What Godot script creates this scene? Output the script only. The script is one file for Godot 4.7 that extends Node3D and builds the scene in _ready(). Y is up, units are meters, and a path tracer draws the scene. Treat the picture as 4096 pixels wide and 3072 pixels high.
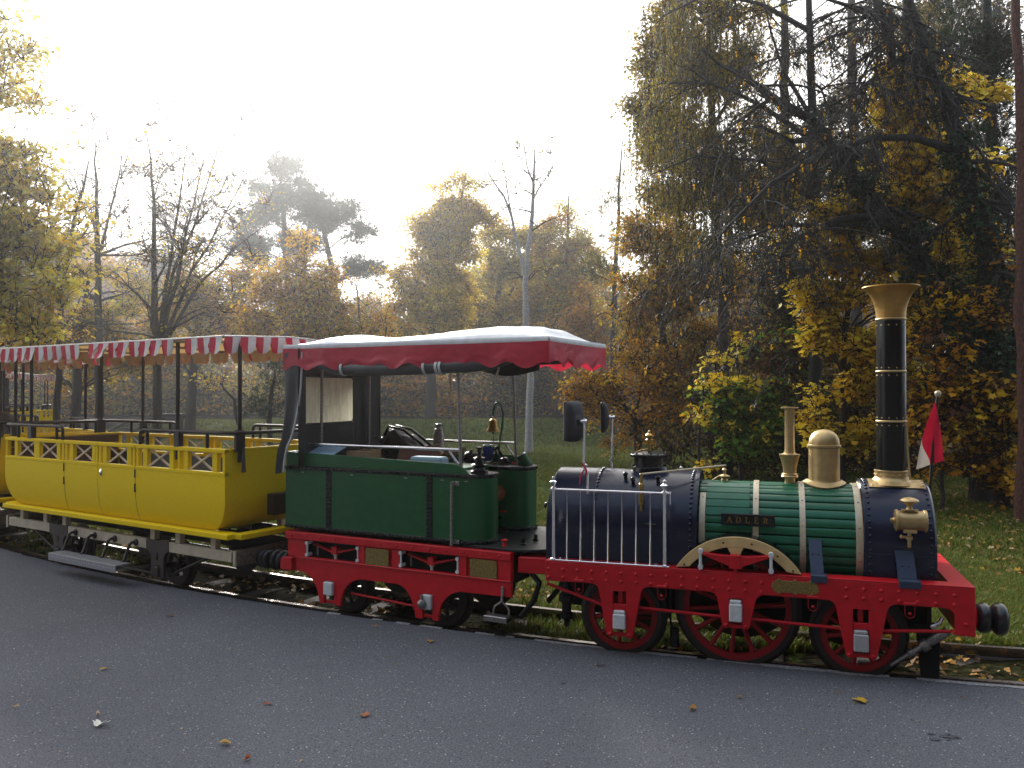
extends Node3D
# A replica steam train with open wagons standing beside an asphalt platform in an autumn wood. Metres; y = 0 is the asphalt.

const TC := Vector2(8.10, -25.19)   # centre of the track's curve (x, z)
const TR := 20.85                   # its radius along the middle of the track
const RAIL := -0.03                 # height of the rail heads

var rng := RandomNumberGenerator.new()
var M := {}
var used := {}

class MB:
	var v := PackedVector3Array()
	var n := PackedVector3Array()
	var c := PackedColorArray()
	var ix := PackedInt32Array()
	var t := Transform3D()
	var col := Color(1, 1, 1)
	func vert(p: Vector3, nn: Vector3) -> int:
		v.append(t * p)
		n.append((t.basis * nn).normalized())
		c.append(col)
		return v.size() - 1
	func tri(a: int, b: int, d: int) -> void:   # given counter-clockwise, stored clockwise
		ix.append(a); ix.append(d); ix.append(b)
	func poly(p: Array, out: Vector3) -> void:
		var nn := Vector3.ZERO
		for i in range(1, p.size() - 1):
			nn += (p[i] - p[0]).cross(p[i + 1] - p[0])
		if nn.length_squared() < 1e-18:
			return
		var q := p
		if nn.dot(out) < 0.0:
			q = p.duplicate()
			q.reverse()
			nn = -nn
		nn = nn.normalized()
		var b := v.size()
		for x in q:
			vert(x, nn)
		for i in range(1, q.size() - 1):
			tri(b, b + i, b + i + 1)
	func box(ce: Vector3, s: Vector3, b := 0.0) -> void:
		var h := s * 0.5
		b = minf(b, minf(h.x, minf(h.y, h.z)) * 0.6)
		for ax in 3:
			var u := (ax + 1) % 3
			var w := (ax + 2) % 3
			for sg in [-1.0, 1.0]:
				var f := []
				for k in [[-1, -1], [1, -1], [1, 1], [-1, 1]]:
					var p := Vector3.ZERO
					p[ax] = sg * h[ax]
					p[u] = k[0] * (h[u] - b)
					p[w] = k[1] * (h[w] - b)
					f.append(ce + p)
				var o := Vector3.ZERO
				o[ax] = sg
				poly(f, o)
		if b <= 0.0:
			return
		for ax in 3:
			var u := (ax + 1) % 3
			var w := (ax + 2) % 3
			for su in [-1.0, 1.0]:
				for sw in [-1.0, 1.0]:
					var f := []
					for k in [[-1, 0], [1, 0], [1, 1], [-1, 1]]:
						var p := Vector3.ZERO
						p[ax] = k[0] * (h[ax] - b)
						p[u] = su * (h[u] - (b if k[1] == 1 else 0.0))
						p[w] = sw * (h[w] - (0.0 if k[1] == 1 else b))
						f.append(ce + p)
					var o := Vector3.ZERO
					o[u] = su
					o[w] = sw
					poly(f, o)
		for sx in [-1.0, 1.0]:
			for sy in [-1.0, 1.0]:
				for sz in [-1.0, 1.0]:
					var d := Vector3(sx, sy, sz)
					poly([ce + d * Vector3(h.x, h.y - b, h.z - b), ce + d * Vector3(h.x - b, h.y, h.z - b), ce + d * Vector3(h.x - b, h.y - b, h.z)], d)
	func tbox(x: Transform3D, s: Vector3, b := 0.0) -> void:
		var k := t
		t = t * x
		box(Vector3.ZERO, s, b)
		t = k
	func bar(a: Vector3, d: Vector3, w: float, h: float, b := 0.0) -> void:   # a rectangular bar from a to d
		var y := (d - a).normalized()
		var z := Vector3(0, 0, 1) if absf(y.z) < 0.9 else Vector3(1, 0, 0)
		var x := y.cross(z).normalized()
		z = x.cross(y)
		tbox(Transform3D(Basis(x, y, z), (a + d) * 0.5), Vector3(w, (d - a).length(), h), b)
	func tube(p: Array, r, seg := 8, cap := true) -> void:
		var m := p.size()
		var tang := []
		for i in m:
			tang.append((p[mini(i + 1, m - 1)] - p[maxi(i - 1, 0)]).normalized())
		var u: Vector3 = tang[0].cross(Vector3(0.31, 0.87, 0.38)).normalized()
		var base := v.size()
		for i in m:
			var tt: Vector3 = tang[i]
			u = (u - tt * u.dot(tt)).normalized()
			var w := tt.cross(u)
			var rr: float = r[i] if r is Array else r
			for j in seg:
				var a := TAU * j / seg
				var d := u * cos(a) + w * sin(a)
				vert(p[i] + d * rr, d)
		for i in m - 1:
			for j in seg:
				var a := base + i * seg + j
				var b := base + i * seg + (j + 1) % seg
				tri(a, b, b + seg)
				tri(a, b + seg, a + seg)
		if cap:
			for e in [0, m - 1]:
				var f := []
				for j in seg:
					f.append(t.affine_inverse() * v[base + e * seg + j])
				poly(f, -tang[0] if e == 0 else tang[m - 1])
	func lathe(pr: Array, seg := 20, x := Transform3D(), a0 := 0.0, a1 := TAU) -> void:   # profile of (radius, height), from bottom to top on the outside
		var k := t
		t = t * x
		var nm := []
		for i in pr.size() - 1:
			var d: Vector2 = (pr[i + 1] - pr[i]).normalized()
			nm.append(Vector2(d.y, -d.x))
		for i in pr.size() - 1:
			var na: Vector2 = nm[i]
			var nb: Vector2 = nm[i]
			if i > 0 and nm[i - 1].dot(nm[i]) > 0.72:
				na = (nm[i - 1] + nm[i]).normalized()
			if i < nm.size() - 1 and nm[i + 1].dot(nm[i]) > 0.72:
				nb = (nm[i + 1] + nm[i]).normalized()
			var base := v.size()
			for j in seg + 1:
				var a := a0 + (a1 - a0) * j / seg
				var cs := Vector3(cos(a), 0, sin(a))
				vert(cs * pr[i].x + Vector3(0, pr[i].y, 0), cs * na.x + Vector3(0, na.y, 0))
				vert(cs * pr[i + 1].x + Vector3(0, pr[i + 1].y, 0), cs * nb.x + Vector3(0, nb.y, 0))
			for j in seg:
				var q := base + j * 2
				if pr[i + 1].x > 1e-6:
					tri(q, q + 1, q + 3)
				if pr[i].x > 1e-6:
					tri(q, q + 3, q + 2)
		t = k
	func prism(pl: PackedVector2Array, z0: float, z1: float, b := 0.0) -> void:   # an outline in x, y given depth along z, its front and back edges chamfered by b
		var p := pl
		if Geometry2D.is_polygon_clockwise(p):
			p = p.duplicate()
			p.reverse()
		var m := p.size()
		var en := []
		for i in m:
			var d: Vector2 = (p[(i + 1) % m] - p[i]).normalized()
			en.append(Vector2(d.y, -d.x))
		var q := PackedVector2Array()
		for i in m:
			var a: Vector2 = en[(i + m - 1) % m]
			var e: Vector2 = en[i]
			q.append(p[i] - (a + e) / maxf(0.35, 1.0 + a.dot(e)) * b)
		var f := Geometry2D.triangulate_polygon(q if b > 0.0 else p)
		for i in range(0, f.size(), 3):
			for s in [[z1, 1.0], [z0, -1.0]]:
				var g := []
				for k in 3:
					g.append(Vector3(q[f[i + k]].x, q[f[i + k]].y, s[0]))
				poly(g, Vector3(0, 0, s[1]))
		for i in m:
			var j := (i + 1) % m
			var na: Vector2 = en[i]
			var nb: Vector2 = en[i]
			if en[(i + m - 1) % m].dot(en[i]) > 0.85:
				na = (en[(i + m - 1) % m] + en[i]).normalized()
			if en[j].dot(en[i]) > 0.85:
				nb = (en[j] + en[i]).normalized()
			var k := v.size()
			vert(Vector3(p[i].x, p[i].y, z0 + b), Vector3(na.x, na.y, 0))
			vert(Vector3(p[j].x, p[j].y, z0 + b), Vector3(nb.x, nb.y, 0))
			vert(Vector3(p[j].x, p[j].y, z1 - b), Vector3(nb.x, nb.y, 0))
			vert(Vector3(p[i].x, p[i].y, z1 - b), Vector3(na.x, na.y, 0))
			tri(k, k + 1, k + 2)
			tri(k, k + 2, k + 3)
			if b > 0.0:
				var o := Vector3(en[i].x, en[i].y, 0)
				poly([Vector3(p[i].x, p[i].y, z1 - b), Vector3(p[j].x, p[j].y, z1 - b), Vector3(q[j].x, q[j].y, z1), Vector3(q[i].x, q[i].y, z1)], o + Vector3(0, 0, 1))
				poly([Vector3(p[i].x, p[i].y, z0 + b), Vector3(p[j].x, p[j].y, z0 + b), Vector3(q[j].x, q[j].y, z0), Vector3(q[i].x, q[i].y, z0)], o - Vector3(0, 0, 1))
	func grid(f: Callable, nu: int, nv: int, out := Vector3.ZERO) -> void:   # a smooth sheet f(u, v) with u, v from 0 to 1
		var pts := PackedVector3Array()
		for j in nv + 1:
			for i in nu + 1:
				pts.append(f.call(float(i) / nu, float(j) / nv))
		var w := nu + 1
		var base := v.size()
		var flip := false
		for j in nv + 1:
			for i in w:
				var du := pts[j * w + mini(i + 1, nu)] - pts[j * w + maxi(i - 1, 0)]
				var dv := pts[mini(j + 1, nv) * w + i] - pts[maxi(j - 1, 0) * w + i]
				var nn := du.cross(dv)
				if i == 0 and j == 0:
					var mid := pts[(nv / 2) * w + mini(nu / 2 + 1, nu)] - pts[(nv / 2) * w + nu / 2]
					var mv := pts[mini(nv / 2 + 1, nv) * w + nu / 2] - pts[(nv / 2) * w + nu / 2]
					flip = mid.cross(mv).dot(out) < 0.0
				vert(pts[j * w + i], -nn if flip else nn)
		for j in nv:
			for i in nu:
				var a := base + j * w + i
				if flip:
					tri(a, a + w, a + w + 1)
					tri(a, a + w + 1, a + 1)
				else:
					tri(a, a + 1, a + w + 1)
					tri(a, a + w + 1, a + w)
	func dome(p: Vector3, d: Vector3, r: float, seg := 6) -> void:
		lathe([Vector2(r, -0.001), Vector2(r * 0.85, r * 0.4), Vector2(r * 0.4, r * 0.68), Vector2(0, r * 0.75)], seg, Transform3D(MB.yto(d), p))
	static func yto(d: Vector3) -> Basis:
		var y := d.normalized()
		var z := Vector3(0, 0, 1) if absf(y.z) < 0.9 else Vector3(1, 0, 0)
		var x := y.cross(z).normalized()
		return Basis(x, y, x.cross(y))
	func mesh() -> ArrayMesh:
		var a := []
		a.resize(Mesh.ARRAY_MAX)
		a[Mesh.ARRAY_VERTEX] = v
		a[Mesh.ARRAY_NORMAL] = n
		a[Mesh.ARRAY_COLOR] = c
		a[Mesh.ARRAY_INDEX] = ix
		var m := ArrayMesh.new()
		m.add_surface_from_arrays(Mesh.PRIMITIVE_TRIANGLES, a)
		return m

func V2(a: Array) -> PackedVector2Array:
	var p := PackedVector2Array()
	for i in range(0, a.size(), 2):
		p.append(Vector2(a[i], a[i + 1]))
	return p

func PR(a: Array) -> Array:
	var p := []
	for i in range(0, a.size(), 2):
		p.append(Vector2(a[i], a[i + 1]))
	return p

func numbered(called: String) -> String:
	used[called] = used.get(called, 0) + 1
	return called if used[called] == 1 else "%s_%03d" % [called, used[called] - 1]

func tag(o: Node3D, label: String, category: String, group := "", kind := "") -> Node3D:
	if label: o.set_meta("label", label)
	if category: o.set_meta("category", category)
	if group: o.set_meta("group", group)
	if kind: o.set_meta("kind", kind)
	return o

func thing(called: String, label: String, category: String, at := Vector3.ZERO, yaw := 0.0, group := "") -> Node3D:
	var o := Node3D.new()
	o.name = numbered(called)
	add_child(o)
	o.position = at
	o.rotation.y = -deg_to_rad(yaw)
	return tag(o, label, category, group)

func part(called: String, b, mat: Material, parent: Node3D, kind := "") -> MeshInstance3D:
	var o := MeshInstance3D.new()
	o.name = called if parent != self else numbered(called)
	o.mesh = b.mesh() if b is MB else b
	o.material_override = mat
	parent.add_child(o, true)
	if kind: o.set_meta("kind", kind)
	return o

func many(called: String, mesh: Mesh, mat: Material, where: Array, parent: Node3D, tints := [], kind := "stuff") -> MultiMeshInstance3D:
	var mm := MultiMesh.new()
	mm.transform_format = MultiMesh.TRANSFORM_3D
	mm.use_colors = tints.size() > 0
	mm.mesh = mesh
	mm.instance_count = where.size()
	for i in where.size():
		mm.set_instance_transform(i, where[i])
		if tints.size() > 0:
			mm.set_instance_color(i, tints[i])
	var o := MultiMeshInstance3D.new()
	o.name = called if parent != self else numbered(called)
	o.multimesh = mm
	o.material_override = mat
	parent.add_child(o, true)
	if kind: o.set_meta("kind", kind)
	return o

# ---- materials ----
func noise_tex(freq: float, lo: Color, hi: Color, oct := 4, size := 256, sd := 1, typ := FastNoiseLite.TYPE_SIMPLEX_SMOOTH, mid := 0.5) -> NoiseTexture2D:
	var f := FastNoiseLite.new()
	f.seed = sd
	f.noise_type = typ
	f.frequency = freq
	f.fractal_octaves = oct
	var g := Gradient.new()
	g.offsets = PackedFloat32Array([0.0, mid, 1.0])
	g.colors = PackedColorArray([lo, lo.lerp(hi, 0.5), hi])
	var t := NoiseTexture2D.new()
	t.width = size
	t.height = size
	t.seamless = true
	t.noise = f
	t.color_ramp = g
	return t

func lin(r: float, g: float, b: float) -> Color:
	return Color(r, g, b).linear_to_srgb()

func flat_mat(r: float, g: float, b: float, rough := 0.5, metal := 0.0) -> StandardMaterial3D:
	var m := StandardMaterial3D.new()
	m.albedo_color = lin(r, g, b)
	m.roughness = rough
	m.metallic = metal
	return m

func paint(r: float, g: float, b: float, rough := 0.4, metal := 0.0, tex := "grime", scale := 1.6) -> StandardMaterial3D:
	var m := flat_mat(r, g, b, rough, metal)
	m.albedo_texture = M[tex]
	m.uv1_triplanar = true
	m.uv1_scale = Vector3.ONE * scale
	m.heightmap_enabled = true
	m.heightmap_texture = M["ripple"]
	m.heightmap_scale = 0.12
	m.metallic_specular = 0.4
	return m

func leafy(back: Color, rough := 0.5) -> StandardMaterial3D:
	var m := StandardMaterial3D.new()
	m.vertex_color_use_as_albedo = true
	m.roughness = rough
	m.metallic_specular = 0.25
	m.backlight_enabled = true
	m.backlight = back
	m.cull_mode = BaseMaterial3D.CULL_DISABLED
	return m

func asphalt_image(sd: int) -> Array:
	var r := RandomNumberGenerator.new()
	r.seed = sd
	var n := 1024
	var f := FastNoiseLite.new()
	f.seed = sd
	f.frequency = 0.16
	f.fractal_octaves = 3
	var base := f.get_seamless_image(n, n)
	base.convert(Image.FORMAT_L8)
	var src := base.get_data()
	var alb := PackedByteArray()
	alb.resize(n * n * 3)
	var hgt := PackedByteArray()
	hgt.resize(n * n)
	for i in n * n:
		var k := src[i] / 255.0
		var q := r.randf()
		var l := 0.30 + 0.15 * k + (q - 0.5) * 0.13
		hgt[i] = int(clampf(k * 0.75 + q * 0.25, 0, 1) * 255)
		alb[i * 3] = int(l * 247)
		alb[i * 3 + 1] = int(l * 250)
		alb[i * 3 + 2] = int(l * 261)
	for k in 9000:   # pale and dark stones of the aggregate
		var x := r.randi() % n
		var y := r.randi() % n
		var s := 1 + r.randi() % 3
		var pale := r.randf()
		var l := 0.46 + 0.22 * pale if r.randf() < 0.42 else 0.17 + 0.10 * pale
		if r.randf() < 0.03:
			l = 0.8
		var warm := r.randf_range(-0.03, 0.04)
		for dy in s:
			for dx in s:
				if s == 3 and (dx + dy == 0 or dx + dy == 4):
					continue
				var i := ((y + dy) % n) * n + (x + dx) % n
				alb[i * 3] = int(clampf(l + warm, 0, 1) * 255)
				alb[i * 3 + 1] = int(l * 255)
				alb[i * 3 + 2] = int(clampf(l - warm, 0, 1) * 255)
				hgt[i] = 235 if l > 0.3 else 20
	return [ImageTexture.create_from_image(Image.create_from_data(n, n, false, Image.FORMAT_RGB8, alb)), ImageTexture.create_from_image(Image.create_from_data(n, n, false, Image.FORMAT_L8, hgt))]

func checker_tex() -> ImageTexture:   # the raised bars of a tread plate
	var im := Image.create_empty(64, 64, false, Image.FORMAT_L8)
	for y in 64:
		for x in 64:
			var h := 0.0
			for k in [[16, 16, 1], [48, 48, 1], [48, 16, -1], [16, 48, -1]]:
				var dx: float = x - k[0]
				var dy: float = y - k[1]
				var a: float = absf(dx + k[2] * dy) * 0.707
				var b: float = absf(dx - k[2] * dy) * 0.707
				h = maxf(h, clampf(4.0 - sqrt(a * a / 4.0 + b * b * 2.0), 0, 1))
			im.set_pixel(x, y, Color(h, h, h))
	return ImageTexture.create_from_image(im)

func streak_tex() -> ImageTexture:   # water-stained clear vinyl, running down
	var f := FastNoiseLite.new()
	f.seed = 9
	f.frequency = 0.02
	f.fractal_octaves = 4
	var im := Image.create_empty(256, 256, false, Image.FORMAT_RGB8)
	for y in 256:
		for x in 256:
			var k := 0.5 + 0.5 * f.get_noise_2d(x * 2.2, y * 0.28) + 0.3 * f.get_noise_2d(x * 7.0 + 400, y * 1.4)
			k = clampf(k, 0, 1)
			im.set_pixel(x, y, Color(0.66 + 0.18 * k, 0.65 + 0.18 * k, 0.60 + 0.17 * k))
	return ImageTexture.create_from_image(im)

func make_materials() -> void:
	M["grime"] = noise_tex(0.012, Color(0.88, 0.875, 0.86), Color(1, 1, 1), 5, 512, 3)
	M["fine"] = noise_tex(0.06, Color(0.93, 0.925, 0.91), Color(1, 1, 1), 4, 256, 6)
	M["ripple"] = noise_tex(0.02, Color(0.2, 0.2, 0.2), Color(0.8, 0.8, 0.8), 4, 256, 5)
	M["scuff"] = noise_tex(0.03, Color(0.45, 0.42, 0.40), Color(1, 1, 1), 5, 512, 8, FastNoiseLite.TYPE_SIMPLEX_SMOOTH, 0.35)
	M["red"] = paint(0.52, 0.006, 0.014, 0.42, 0.0, "grime", 2.0)
	M["wheel_red_shaded"] = paint(0.40, 0.008, 0.014, 0.6, 0.0, "scuff", 7.0)   # frame red darkened to carry the shade under the frame
	M["navy"] = paint(0.009, 0.013, 0.034, 0.24)
	M["strap"] = paint(0.03, 0.045, 0.085, 0.4)
	M["black"] = paint(0.005, 0.005, 0.006, 0.25)
	M["rivet_green"] = paint(0.012, 0.02, 0.016, 0.25)
	M["soot"] = paint(0.006, 0.006, 0.006, 0.85)
	M["boiler_green"] = paint(0.010, 0.105, 0.050, 0.3)
	M["boiler_green_b"] = paint(0.012, 0.120, 0.062, 0.34)
	M["tender_green"] = paint(0.010, 0.090, 0.026, 0.34)
	M["gold"] = paint(0.50, 0.36, 0.17, 0.42, 0.75, "grime", 3.0)
	M["brass"] = paint(0.55, 0.36, 0.11, 0.3, 0.9, "scuff", 4.0)
	M["plate"] = paint(0.40, 0.29, 0.09, 0.42, 0.55, "scuff", 5.0)
	M["engraved"] = flat_mat(0.17, 0.12, 0.04, 0.6)
	M["cream"] = paint(0.62, 0.44, 0.20, 0.5)
	M["band"] = paint(0.54, 0.47, 0.34, 0.4, 0.3, "grime", 4.0)
	M["chrome"] = flat_mat(0.72, 0.72, 0.74, 0.22, 1.0)
	M["steel"] = paint(0.42, 0.41, 0.40, 0.42, 0.85, "scuff", 4.0)
	M["white"] = paint(0.62, 0.63, 0.65, 0.5, 0.0, "grime", 5.0)
	M["worn_white"] = paint(0.62, 0.63, 0.66, 0.5, 0.2, "scuff", 14.0)
	M["yellow"] = paint(0.80, 0.56, 0.002, 0.6, 0.0, "fine", 3.0)
	M["yellow"].metallic_specular = 0.22
	M["beige"] = paint(0.47, 0.40, 0.30, 0.6)
	M["cross_wood"] = paint(0.62, 0.50, 0.36, 0.6)
	M["iron"] = paint(0.022, 0.015, 0.013, 0.5)
	M["pedestal"] = paint(0.045, 0.032, 0.030, 0.7)
	M["grey_panel"] = paint(0.17, 0.19, 0.20, 0.7)
	M["seat_wood"] = paint(0.10, 0.045, 0.025, 0.55)
	M["rubber"] = flat_mat(0.012, 0.012, 0.014, 0.3)
	M["mirror_back"] = paint(0.035, 0.035, 0.04, 0.55)
	M["mirror"] = flat_mat(0.85, 0.86, 0.87, 0.03, 1.0)
	M["rail_steel"] = paint(0.40, 0.36, 0.33, 0.26, 0.9, "scuff", 3.0)
	M["rust"] = paint(0.028, 0.018, 0.014, 0.95)
	M["sleeper"] = paint(0.055, 0.040, 0.030, 0.9, 0.0, "scuff", 2.0)
	var v := paint(0.80, 0.82, 0.85, 0.38)
	v.backlight_enabled = true
	v.backlight = Color(0.25, 0.25, 0.24)
	M["white_vinyl"] = v
	v = paint(0.64, 0.035, 0.075, 0.4)
	v.backlight_enabled = true
	v.backlight = Color(0.9, 0.85, 0.85)
	M["red_vinyl"] = v
	M["grey_vinyl"] = paint(0.055, 0.057, 0.062, 0.36)
	M["black_vinyl"] = paint(0.016, 0.015, 0.015, 0.5)
	M["piping"] = paint(0.55, 0.56, 0.57, 0.5)
	v = StandardMaterial3D.new()
	v.albedo_texture = streak_tex()
	v.uv1_triplanar = true
	v.uv1_scale = Vector3(2, 2, 2)
	v.roughness = 0.4
	v.backlight_enabled = true
	v.backlight = Color(1, 1, 0.95)
	M["vinyl_window"] = v
	for k in [["cloth_red", 0.58, 0.012, 0.05], ["cloth_white", 0.72, 0.70, 0.68]]:
		v = paint(k[1], k[2], k[3], 0.75)
		v.backlight_enabled = true
		v.backlight = Color(0.5, 0.46, 0.40)
		M[k[0]] = v
	v = paint(0.66, 0.53, 0.36, 0.75)
	v.backlight_enabled = true
	v.backlight = Color(0.85, 0.74, 0.55)
	M["cloth_roof"] = v
	v = paint(0.02, 0.021, 0.022, 0.35, 0.3)
	var ck := checker_tex()
	var wi := ck.get_image().duplicate() as Image
	for y in 64:
		for x in 64:
			var h := 0.72 + 0.28 * wi.get_pixel(x, y).r  # raised bars paler, the gaps between them darker
			wi.set_pixel(x, y, Color(h, h, h))
	M["tread_tone"] = ImageTexture.create_from_image(wi)
	v.heightmap_texture = ck
	v.heightmap_scale = 1.6
	v.uv1_scale = Vector3.ONE * 14.0
	v.albedo_texture = null
	M["tread_black"] = v
	v = v.duplicate()
	v.albedo_color = lin(0.56, 0.57, 0.60)
	v.metallic = 0.3
	v.roughness = 0.35
	v.albedo_texture = M["tread_tone"]
	M["tread_silver"] = v
	M["crate_wood"] = paint(0.72, 0.52, 0.30, 0.6, 0.0, "scuff", 5.0)
	M["brown_leather"] = paint(0.15, 0.045, 0.018, 0.5)
	M["packet_blue"] = paint(0.34, 0.52, 0.66, 0.5, 0.0, "grime", 6.0)
	M["paper"] = paint(0.50, 0.33, 0.18, 0.7, 0.0, "grime", 6.0)
	M["person"] = StandardMaterial3D.new()
	M["person"].vertex_color_use_as_albedo = true
	M["person"].roughness = 0.55
	var a := asphalt_image(4)
	v = StandardMaterial3D.new()
	v.albedo_texture = a[0]
	v.uv1_triplanar = true
	v.uv1_world_triplanar = true
	v.uv1_scale = Vector3.ONE * 0.42
	v.roughness = 0.85
	v.heightmap_enabled = true
	v.heightmap_texture = a[1]
	v.heightmap_scale = 0.35
	v.detail_enabled = true
	v.detail_uv_layer = BaseMaterial3D.DETAIL_UV_2
	v.uv2_triplanar = true
	v.uv2_world_triplanar = true
	v.uv2_scale = Vector3.ONE * 0.09
	v.detail_blend_mode = BaseMaterial3D.BLEND_MODE_MUL
	v.detail_albedo = noise_tex(0.008, Color(0.88, 0.88, 0.89), Color(1, 1, 1), 6, 512, 21)
	v.vertex_color_use_as_albedo = true
	v.metallic_specular = 0.25
	v.roughness = 0.95
	M["asphalt"] = v
	v = v.duplicate()
	v.albedo_color = Color(0.86, 0.86, 0.86)
	M["tar"] = v
	v = paint(0.42, 0.42, 0.43, 0.9, 0.0, "scuff", 3.0)
	M["concrete"] = v
	v = StandardMaterial3D.new()
	v.vertex_color_use_as_albedo = true
	v.albedo_texture = noise_tex(0.05, Color(0.35, 0.36, 0.30), Color(1, 1, 1), 6, 512, 31)
	v.uv1_triplanar = true
	v.uv1_world_triplanar = true
	v.uv1_scale = Vector3.ONE * 0.5
	v.roughness = 0.95
	v.heightmap_enabled = true
	v.heightmap_texture = v.albedo_texture
	v.heightmap_scale = 3.0
	v.metallic_specular = 0.08
	M["ground"] = v
	v = leafy(Color(0.75, 0.75, 0.75), 0.65)
	M["grass"] = v
	M["leaf"] = leafy(Color(0.95, 0.95, 0.95), 0.5)
	M["ivy"] = leafy(Color(0.35, 0.35, 0.35), 0.32)
	M["litter"] = leafy(Color(0.4, 0.4, 0.4), 0.7)
	v = StandardMaterial3D.new()
	v.vertex_color_use_as_albedo = true
	v.albedo_texture = noise_tex(0.06, Color(0.4, 0.4, 0.4), Color(1, 1, 1), 5, 256, 41)
	v.uv1_triplanar = true
	v.uv1_scale = Vector3(3, 0.8, 3)
	v.heightmap_enabled = true
	v.heightmap_texture = v.albedo_texture
	v.heightmap_scale = 2.5
	v.roughness = 0.9
	M["bark"] = v

# ---- where the track runs ----
func on_track(yaw: float, off := 0.0) -> Vector3:   # off: towards the platform
	var a := deg_to_rad(yaw)
	return Vector3(TC.x - sin(a) * (TR + off), 0, TC.y + cos(a) * (TR + off))

func gh(x: float, z: float) -> float:   # height of the lawn and the wood's floor
	var d := -z
	var h := -0.12 + 0.72 * smoothstep(25.2, 29.2, d - 0.05 * x) * (1.0 - smoothstep(3.0, 9.0, x))
	h += 0.5 * smoothstep(34.0, 70.0, d)
	h += 0.35 * smoothstep(4.0, 14.0, x) * smoothstep(12.0, 24.0, d)
	return h + 0.03 * sin(x * 0.9 + z * 0.4) * smoothstep(7.0, 12.0, d)

func _ready() -> void:
	rng.seed = 11
	# camera
	var cam := Camera3D.new()
	cam.name = "camera"
	cam.fov = 49.93
	cam.far = 900.0
	cam.near = 0.05
	cam.position = Vector3(0, 1.6, 0)
	cam.rotation_degrees = Vector3(0.59, 0, 0)
	add_child(cam)
	# sky, air and exposure
	var sky := ProceduralSkyMaterial.new()
	sky.sky_top_color = lin(0.16, 0.25, 0.43)
	sky.sky_horizon_color = lin(0.36, 0.42, 0.48)
	sky.sky_curve = 0.6
	sky.sky_energy_multiplier = 1.0
	sky.ground_bottom_color = lin(0.08, 0.07, 0.06)
	sky.ground_horizon_color = lin(0.3, 0.28, 0.25)
	sky.sun_angle_max = 105.0
	sky.sun_curve = 1.0
	var env := Environment.new()
	env.background_mode = Environment.BG_SKY
	env.sky = Sky.new()
	env.sky.sky_material = sky
	env.tonemap_mode = Environment.TONE_MAPPER_LINEAR
	env.tonemap_exposure = 2.3
	env.sdfgi_enabled = true
	env.ssao_enabled = true
	env.ssil_enabled = true
	env.volumetric_fog_enabled = true   # thin haze brightening towards the sun, also standing in for lens glare
	env.volumetric_fog_density = 0.0013
	env.volumetric_fog_albedo = Color(1.0, 1.0, 1.0)
	env.volumetric_fog_anisotropy = 0.85
	var we := WorldEnvironment.new()
	we.name = "world_environment"
	we.environment = env
	add_child(we)
	# the low, veiled sun behind the trees, a little left of the middle
	var sun := DirectionalLight3D.new()
	sun.name = "sun"
	sun.light_energy = 1.4
	sun.light_color = Color(1.0, 0.985, 0.96)
	sun.light_angular_distance = 14.0
	sun.shadow_enabled = true
	sun.rotation_degrees = Vector3(-24.5, 180.0 + 20.0, 0)
	add_child(sun)

	make_materials()
	build_ground()
	build_track()
	build_wood()
	build_locomotive()
	build_tender()
	build_wagons()
	build_things_on_tender()
	build_person()
	build_fallen_leaves()

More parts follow.
